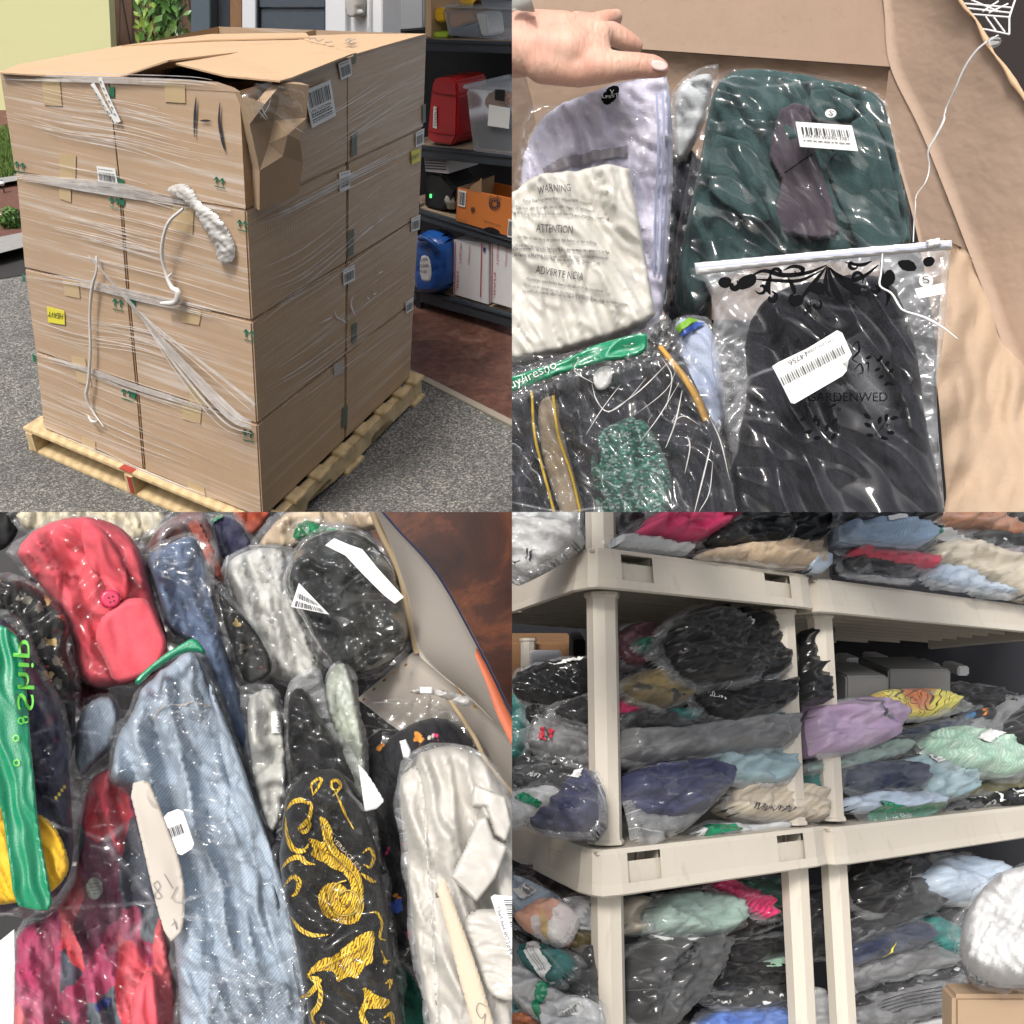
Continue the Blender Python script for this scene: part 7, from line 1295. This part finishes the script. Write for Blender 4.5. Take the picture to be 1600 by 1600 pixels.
# ivory warning bag
gi = D('ivory plastic bag printed with warning text in three languages', [(770,310),(806,303),(819,284),(870,272),(984,256),(988,290),(1000,350),(1008,400),(1020,470),(1026,500),(960,530),(880,552),(770,575)], 1.20, .045, 'h_ivory', fm=0, w=16, it=1, st=[(.006, 70, 260, 36, 'r'), (.008, 85, 200, 70, 'n'), (.003, 50, 60, 20, 'r')])
def line(s_, x0, y0, x1, y1, h_): return (s_, (x0, y0), (x1, y1), h_)
texts('warning_heading', [line('WARNING', 843,313,893,309, 11.5), line('ATTENTION', 840,368,895,373, 11.5), line('ADVERTE NCIA', 839,431,911,443, 11.5)], gi, .003, M['print_grey'], gi.t)
texts('warning_text', [line('Keep this bag away from babies and children', 820,322,924,325, 5), line('Do not use in cribs, beds, carriages or playpens', 810,334,928,336, 5), line('The thin bag may block nose and mouth and prevent breathing', 800,341,951,349, 5)], gi, .003, M['print_grey'], gi.t)
texts('warning_text', [line('Garder ce sac hors de portee des bebes et des enfants', 812,378,931,389, 5), line('ne pas utiliser dans les berceaux, lits, poussettes ou parcs', 808,390,928,402, 5), line('Directement, le film du sac bouche le nez, ou parcs a bebe', 806,396,951,401.5, 5), line('et facilement peut bloquer nez et la respiration provoquer', 806,404,950,411, 5), line('un effet sur le nez ou la bouche', 816,406,936,419, 5)], gi, .003, M['print_grey'], gi.t)
texts('warning_text', [line('Mantenga esta bolsa fuera del alcance de los ninos', 825,441,941,461, 5), line('No la use en cunas, camas, cochecitos o corrales de ninos', 820,449,938,474, 5), line('La pelicula puede obstruir la nariz y la boca e impedir la respiracion', 819,458,977,481, 5)], gi, .003, M['print_grey'], gi.t)
# green banded clear bag with dark jeans
gd = D('dark jeans and green sequin cloth in a crinkled clear bag with a green band', [(770,640),(830,612),(900,585),(960,570),(1020,560),(1062,548),(1085,600),(1110,650),(1130,690),(1145,760),(1155,840),(770,840)], 1.17, .06, 'h_denim', fpoly=[(770,590),(880,552),(1000,520),(1040,486),(1052,505),(1075,545),(1110,610),(1132,660),(1150,740),(1160,840),(770,840)], film='h_film', w=34, st=[(.016, 80, 220, 50, 'r'), (.010, 60, 120, 34, 'v')])
Blob('sequin_cloth', [(920,680),(960,660),(1000,645),(1030,690),(1050,740),(1050,790),(1030,840),(940,840),(925,760)], gd.pl.shift(-.055), .02, M['h_seq'], gd.t, back=.6, cell=4, st=[(.006, 80, 80, 24, 'r')], seed=3)
for q in ([(838,625),(872,615),(880,680),(900,750),(925,840),(890,840),(860,760),(845,700)],): Blob('zip_tape', q, gd.pl.shift(-.058), .012, M['h_gold'], gd.t, back=.6, cell=3, seed=5)
for l in ([(841,624),(844,680),(852,720),(868,780),(884,840)], [(872,630),(880,690),(900,750),(920,840)]): tube('zip_teeth', [gd.pl.p(x, y, .072) for x, y in l], .0016, M['gold_print'], gd.t, 6)
tube('orange_strap', [gd.pl.p(x, y, .08) for x, y in ((1028, 560), (1050, 588), (1070, 615), (1084, 640), (1096, 668))], [.003, .0035, .004, .0045, .004], M['orange_strap'], gd.t, 6)
b2 = Blob('green_band', [(770,600),(800,588),(858,570),(905,552),(925,540),(960,530),(1011,518),(1012,530),(1010,552),(975,562),(930,568),(880,584),(800,612),(770,622)], gd.pl.shift(-.078), .004, M['green_film'], gd.t, back=.4, cell=3, w=4, st=[(.005, -20, 90, 22, 'r')])
texts('band_lettering', [('uy/iresho', (800,608), (872,576), 13)], b2, .003, M['lettering_white'], b2.obj)
o = Blob('clear_flap', [(770,555),(890,555),(1000,522),(1030,494),(1042,486),(1060,530),(1062,570),(1020,590),(960,600),(880,610),(770,640)], gd.pl.shift(-.072), .006, M['h_film'], gd.t, back=.1, cell=4, st=[(.006, -20, 120, 16, 'r'), (.005, 60, 40, 14, 'r')], seed=5)
Blob('paper_insert', [(925,580),(958,566),(955,605),(930,612)], gd.pl.shift(-.066), .004, M['paper'], gd.t, cell=3, w=3)
Blob('front_film', [(770,610),(880,585),(1020,560),(1062,552),(1085,600),(1112,650),(1134,690),(1148,760),(1158,850),(770,850)], gd.pl.shift(-.082), .010, M['h_film'], gd.t, back=.1, cell=4, w=12, it=1, st=[(.012, 65, 200, 40, 'r'), (.008, 30, 120, 34, 'v'), (.004, 75, 70, 20, 'r')], seed=44)
strokes('crease', [([(950,645),(1000,610),(1050,560)], 1.6, True), ([(925,600),(932,625),(950,643),(980,625),(1010,590)], 1.4, True), ([(1040,700),(1055,660),(1066,610)], 2.4, True), ([(1000,690),(1030,650),(1060,600)], 1.3, True), ([(1070,740),(1078,700),(1074,680)], 2, True), ([(1085,800),(1100,740),(1112,690)], 2.4, True), ([(1092,800),(1108,770),(1114,720)], 1.5, True), ([(1062,640),(1050,660),(1068,650),(1095,665)], 1.2, True), ([(905,560),(898,580),(930,600)], 1.3, True), ([(970,600),(940,640),(915,680)], 1.2, True), ([(1035,560),(1050,590),(1040,640)], 1.6, True), ([(1108,650),(1126,690),(1140,750)], 1.6, True), ([(990,650),(1040,610),(1058,575)], 1, True)], Pl(gd.pl.O + gd.pl.n * .112, gd.pl.n), 0, M['wrap_strand'], gd.t)
# gardenwed bag
gz = D('black garment in a frosted zip bag printed with flourishes, laurels and GARDENWED', [(1160,520),(1200,465),(1260,440),(1340,432),(1395,440),(1420,500),(1438,580),(1446,660),(1468,760),(1480,840),(1140,840),(1135,760),(1150,690),(1170,620)], 1.16, .06, 'h_dark', fpoly=[(1088,412),(1487,377),(1482,440),(1474,540),(1462,600),(1466,680),(1480,840),(1152,840),(1140,720),(1128,640),(1108,560),(1118,480)], film='h_film_milk', w=40, st=[(.010, 75, 300, 70, 'r'), (.006, 50, 160, 46, 'v'), (.003, 80, 60, 24, 'r')])
gz.f.obj.location.y += 0
ZP = gz.pl.shift(-.100)
Blob('front_film', [(1088,414),(1487,379),(1482,440),(1474,540),(1462,600),(1464,680),(1476,840),(1154,840),(1142,720),(1130,640),(1110,560),(1120,480)], gz.pl.shift(-.074), .008, M['h_film_sheet'], gz.t, back=.1, cell=4, w=12, it=1, st=[(.008, 70, 260, 60, 'r'), (.005, 30, 160, 50, 'v')], seed=31)
zt = Blob('zip_strip', [(1085,411),(1160,404),(1300,391),(1487,375),(1488,389),(1300,406),(1160,421),(1088,430)], gz.pl.shift(-.095), .006, M['white_plastic'], gz.t, back=.5, cell=3, w=3, it=0)
for y in (0, 6): stroke('zip_ridge', [(1088, 416 + y), (1160, 409 + y), (1300, 396 + y), (1486, 380 + y)], 1.6, zt, .003, M['fold_blue'], gz.t)
Blob('zip_slider', [(1447,376),(1468,372),(1471,384),(1450,388)], gz.pl.shift(-.106), .006, M['white_plastic'], gz.t, cell=2, w=2, it=0)
PB = M['print_black']; L = []
def curl(cx, cy, r, s_=1, a0=0, w_=5): return ([(cx + s_ * (r * (1 - t * .8)) * math.cos(a0 + t * 5.2), cy + (r * (1 - t * .8)) * math.sin(a0 + t * 5.2)) for t in np.linspace(0, 1, 9)], w_, True)
L += [curl(1148, 447, 8, 1, -1, 7), curl(1206, 466, 9, 1, -1.5, 6), curl(1244, 470, 11, -1, -1.5, 6), curl(1332, 415, 9, 1, 0, 4), curl(1250, 425, 8, -1, 0, 4), curl(1368, 452, 8, -1, 0, 5)]
L += [([(1175,432),(1195,425),(1225,432),(1262,428),(1292,416)], 5, True), ([(1180,438),(1210,440),(1250,440),(1285,424)], 4, True), ([(1292,418),(1275,440),(1262,456),(1250,470)], 5, True), ([(1292,418),(1310,432),(1330,440),(1352,432),(1372,416)], 5, True), ([(1296,420),(1320,446),(1345,460)], 7, True), ([(1294,420),(1300,445),(1312,468),(1318,476)], 7, True), ([(1292,420),(1290,450),(1298,466)], 5, True),
      ([(1225,424),(1240,418),(1256,422),(1250,430)], 4, True), ([(1320,412),(1345,416),(1362,410)], 4, True), ([(1376,412),(1380,440),(1388,462),(1384,480)], 5, True), ([(1205,430),(1200,450),(1204,462)], 6, True), ([(1232,436),(1240,452),(1242,462)], 5, True)]
L = [(a_, b_ * 1.5, c_) for a_, b_, c_ in L] + [curl(1215, 430, 12, 1, 2.4, 6), curl(1338, 436, 12, -1, 2.4, 6), curl(1190, 452, 10, -1, .4, 6), curl(1276, 478, 9, 1, -1.2, 6)]
strokes('flourish_print', L, ZP, .006, PB, gz.t)
for q in ([(1122,442),(1130,434),(1143,436),(1144,446),(1136,453),(1126,450)], [(1156,436),(1180,428),(1184,440),(1176,450),(1156,456),(1154,446)], [(1262,450),(1285,440),(1290,462),(1276,462),(1264,456)], [(1318,440),(1346,448),(1344,466),(1326,458)], [(1403,409),(1425,408),(1434,425),(1412,426),(1402,416)], [(1440,408),(1452,402),(1461,408),(1456,418),(1444,419)], [(1374,438),(1390,420),(1400,434),(1394,448),(1378,452)], [(1300,454),(1312,460),(1320,478),(1308,474)], [(1234,464),(1256,462),(1256,476),(1242,482)]):
    patch('flourish_leaf', q, ZP, .007, PB, gz.t, 3, it=1)
def leaf(x, y, a, l=12, w_=6): c, s_ = math.cos(a), math.sin(a); return [(x + c * u * l - s_ * v * w_, y + s_ * u * l + c * v * w_) for u, v in ((0, 0), (.35, .5), (.75, .4), (1, 0), (.75, -.4), (.35, -.5))]
for (pts, sc) in ((((1262,652,2.7),(1272,662,-1.3),(1280,668,-1.7),(1270,674,2.9),(1284,684,3.0),(1290,676,-1.3),(1298,688,-.9),(1300,664,-.9)), 1), (((1362,668,3.6),(1366,682,3.3),(1374,684,.2),(1372,664,-1.3),(1384,660,-1.5),(1384,676,0.1),(1390,656,-.3),(1360,655,-2.5)), 1), (((1362,558,2.8),(1368,566,-.4),(1374,566,-1.2),(1376,576,2.7),(1382,574,-.9),(1382,588,2.8),(1388,584,-.7),(1390,598,2.6),(1386,598,.5)), .8)):
    for x, y, a in pts: patch('laurel_leaf', leaf(x, y, a, 14 * sc, 7 * sc), ZP, .007, PB, gz.t, 2, it=1)
strokes('laurel_stem', [([(1262,640),(1280,670),(1300,688)], 1.6, True), ([(1392,642),(1380,665),(1360,690)], 1.6, True), ([(1358,552),(1378,572),(1390,600)], 1.6, True), ([(1293,640),(1306,632)], 4, True)], ZP, .007, PB, gz.t)
texts('printed_name', [('GARDENWED', (1262,628), (1386,628), 14)], ZP, .007, PB, gz.t)
strokes('script_print', [([(1330,545),(1340,535),(1342,550),(1332,562),(1340,568)], 3.5, True), ([(1334,580),(1344,570),(1348,582),(1340,586)], 3, True), ([(1350,572),(1356,568),(1356,584)], 3, True)], ZP, .007, PB, gz.t)
# labels
lb = patch('barcode_label', [(1207,573),(1216,567),(1262,545),(1308,517),(1316,521),(1331,555),(1326,563),(1316,568),(1323,580),(1316,588),(1242,631),(1236,630),(1225,608)], gz.pl.shift(-.114), .004, M['paper'], gz.t, 3)
LP = gz.pl.shift(-.114)
strokes('printed_bars', [([(1220 + i * 3.35, 590 - i * 1.75), (1226 + i * 3.35, 603 - i * 1.75)], [1.8, .9, 1.2, 2.2, .9, 1.6, 1.0][i % 7], False) for i in range(29)], LP, .0065, M['ink'], lb, 1)
texts('label_number', [('LPN PM WB84\u2009', (1300,529), (1258,551), 4.5), ('14756', (1258,551), (1231,566), 8)], LP, .0065, M['ink'], lb)
texts('label_print', [('Evening Gown Sleeveless, Wrap Neckline', (1234,612), (1306,574), 2.6), ('Vest W-14 Size S Black', (1276,604), (1312,583), 2.6), ('NEW', (1238,622), (1250,616), 2.6)], LP, .0065, M['print_grey'], lb)
zs = patch('size_sticker', [(1446 + 11 * math.cos(a), 441 + 10 * math.sin(a)) for a in np.linspace(0, 6.28, 17)[:-1]], ZP, .008, M['paper'], gz.t, 2.5, it=1); texts('size_letter', [('S', (1441,447), (1452,445), 12)], ZP, .0105, M['ink'], zs)
patch('blank_sticker', [(1428,454),(1472,445),(1476,461),(1434,469)], ZP, .009, M['white_plastic'], gz.t, 3)
# strings
tg2 = thing('loose_thread', 'long loose white plastic thread hanging down the right carton flap', 'thread', at(1455, 250, 1.3))
tube('thread', Q([(1560, 55, 1.20), (1530, 75, 1.22), (1508, 105, 1.24), (1492, 140, 1.26), (1478, 170, 1.28), (1474, 190, 1.28), (1462, 214, 1.29), (1450, 236, 1.30), (1452, 262, 1.31), (1446, 285, 1.31), (1432, 305, 1.32), (1430, 325, 1.32), (1428, 350, 1.33), (1427, 378, 1.33)]), [.0012, .0016, .0010, .0018, .0012, .0008, .0010, .0008], M['white_plastic'], tg2, 5)
Blob('tape_scrap', [(1540,62),(1552,56),(1568,60),(1560,74),(1546,76)], facing(1554, 66, 1.2), .004, M['film_fold'], tg2, cell=2)
tg2 = thing('loose_thread', 'short frayed white thread lying across the frosted zip bag', 'thread', at(1440, 490, 1.03))
tube('thread', [ZP.p(x, y, .012) for x, y in ((1378, 400), (1376, 430), (1374, 450), (1392, 462), (1403, 480), (1412, 489), (1440, 498), (1460, 508), (1476, 518), (1494, 532))], [.0006, .0012, .0010, .0014, .0010, .0016, .0010, .0005], M['white_plastic'], tg2, 5)
# --- hand and forearm
m, nt, p = new('skin'); v = coords(nt, 'Object'); n = noise(nt, v, 22, 6); nt.links.new(mix(nt, ramp(nt, n, [(.35, 0), (.65, 1)]), (.64, .41, .31), (.58, .30, .225)), p.inputs['Base Color']); p.inputs['Roughness'].default_value = .55
p.inputs['Subsurface Weight'].default_value = .12; p.inputs['Subsurface Radius'].default_value = (.012, .005, .003); nt.links.new(bump(nt, noise(nt, coords(nt, 'Object', (3.0, 1, .8)), 55, 5, .6), .55, .004), p.inputs['Normal']); M['skin'] = m
plain('nail', (.74, .50, .47), .25, var=.03, coat=.6); plain('sleeve', (.55, .55, .52), .9)
def hand():
    s_ = at(1, 1, 1); bm = bmesh.new(); H = 1.13
    def ball(px, py, Y, r, sx=1, sz=1):
        c = at(px, py, Y); bmesh.ops.create_uvsphere(bm, u_segments=12, v_segments=8, radius=r, matrix=Matrix.Translation(c) @ Matrix.Diagonal((sx, 1, sz, 1)))
    def chain(pts, n=5):
        for a, b in zip(pts[:-1], pts[1:]):
            for i in range(n + 1):
                t = i / n; ball(a[0] + (b[0] - a[0]) * t, a[1] + (b[1] - a[1]) * t, a[2] + (b[2] - a[2]) * t, a[3] + (b[3] - a[3]) * t)
    k = H / F
    chain([(690, 74, H + .03, 56 * k), (770, 72, H + .02, 52 * k), (815, 72, H + .01, 46 * k), (850, 72, H + .01, 42 * k)])          # forearm, wrist
    chain([(820, 50, H, 34 * k), (880, 46, H - .005, 28 * k), (940, 52, H - .005, 18 * k)]); chain([(830, 78, H, 40 * k), (890, 78, H - .01, 38 * k), (925, 86, H - .005, 33 * k)])   # back of the hand
    chain([(850, 96, H - .005, 34 * k), (905, 110, H - .01, 26 * k), (950, 108, H - .012, 21 * k)])                                   # thumb mound
    chain([(930, 104, H - .015, 28 * k), (965, 103, H - .02, 22 * k), (1000, 102, H - .02, 19 * k), (1020, 104, H - .02, 18 * k), (1032, 107, H - .018, 14.5 * k)])   # thumb
    chain([(925, 58, H, 21 * k), (955, 52, H + .005, 19 * k), (980, 64, H + .01, 16 * k), (994, 72, H + .016, 13 * k)])             # index
    chain([(915, 42, H + .012, 19 * k), (945, 30, H + .02, 15 * k), (964, 24, H + .03, 11 * k), (962, 36, H + .045, 10 * k)])         # middle, tip showing
    chain([(900, 34, H + .02, 17 * k), (925, 32, H + .045, 13 * k), (930, 58, H + .06, 11 * k), (935, 78, H + .06, 9.5 * k)])         # ring, curled behind
    chain([(880, 36, H + .03, 15 * k), (900, 44, H + .055, 11.5 * k), (904, 70, H + .07, 10 * k), (908, 86, H + .07, 8.5 * k)])       # little, curled behind
    me = bpy.data.meshes.new('person'); bm.to_mesh(me); bm.free(); o = bpy.data.objects.new('person', me); COL.objects.link(o)
    r = o.modifiers.new('r', 'REMESH'); r.mode = 'VOXEL'; r.voxel_size = .0026; r.use_smooth_shade = True; sm = o.modifiers.new('s', 'SMOOTH'); sm.factor = .6; sm.iterations = 14
    dg = bpy.context.evaluated_depsgraph_get(); dg.update(); nm_ = bpy.data.meshes.new_from_object(o.evaluated_get(dg)); bpy.data.objects.remove(o); nm_.name = 'person'
    nm_.polygons.foreach_set('use_smooth', np.ones(len(nm_.polygons), bool)); nm_.materials.clear(); return link('person', nm_, M['skin'])
hd = hand(); tag(hd, 'bare forearm and hand from the left, pressing the thumb on the lavender bag', 'person')
npn = facing(1026, 103, 1.08); Blob('thumbnail', [(1016,95),(1028,93),(1040,97),(1044,105),(1040,111),(1028,111),(1018,107)], Pl(at(1026, 103, 1.13 - .02 - 17.6 * 1.13 / F + .0015), npn.n + Vector((.15, 0, .25))), .0015, M['nail'], hd, cell=1.5, w=3)
slv = ruled('sleeve_cuff', [(780, -30, 1.08), (815, -30, 1.08), (830, 0, 1.08), (836, 18, 1.09)], [(770, 12, 1.10), (790, 14, 1.10), (815, 17, 1.10), (835, 19, 1.10)], M['sleeve'], None); tag(slv, 'edge of a pale cloth in the top left corner above the wrist', 'cloth')
# ---------------------------------------------------------------- cut each of the four places off at its own edge
PL4 = {1: ((1, 0), (0, -1)), 2: ((-1, 0), (0, -1)), 3: ((1, 0), (0, 1)), 4: ((-1, 0), (0, 1))}
bpy.context.view_layer.update()
for o in list(SC.objects):
    if o.type != 'MESH' or o.name not in PAN: continue
    mw = o.matrix_world; n = len(o.data.vertices)
    if n == 0: bpy.data.objects.remove(o); continue
    co = np.empty(n * 3, np.float32); o.data.vertices.foreach_get('co', co); co = co.reshape(-1, 3) + np.array(mw.translation)
    for sx, sz in PL4[PAN[o.name]]:
        v = co[:, 0] * sx if sx else co[:, 2] * sz
        if v.max() <= 0: continue
        bm = bmesh.new(); bm.from_mesh(o.data); nv = Vector((sx, 0, sz))
        bmesh.ops.bisect_plane(bm, geom=bm.verts[:] + bm.edges[:] + bm.faces[:], dist=1e-6, plane_co=-Vector(mw.translation), plane_no=nv, clear_outer=True)
        bm.to_mesh(o.data); bm.free()
        k = len(o.data.vertices)
        if k == 0: break
        co = np.empty(k * 3, np.float32); o.data.vertices.foreach_get('co', co); co = co.reshape(-1, 3) + np.array(mw.translation)
kill = [o for o in SC.objects if o.type == 'MESH' and len(o.data.polygons) == 0]
for o in kill:
    for c in o.children: c.parent = None; 
for o in kill: bpy.data.objects.remove(o)
for o in [o for o in SC.objects if o.type == 'EMPTY' and not o.children]: print('dropped', o.name, o.get('label')); bpy.data.objects.remove(o)
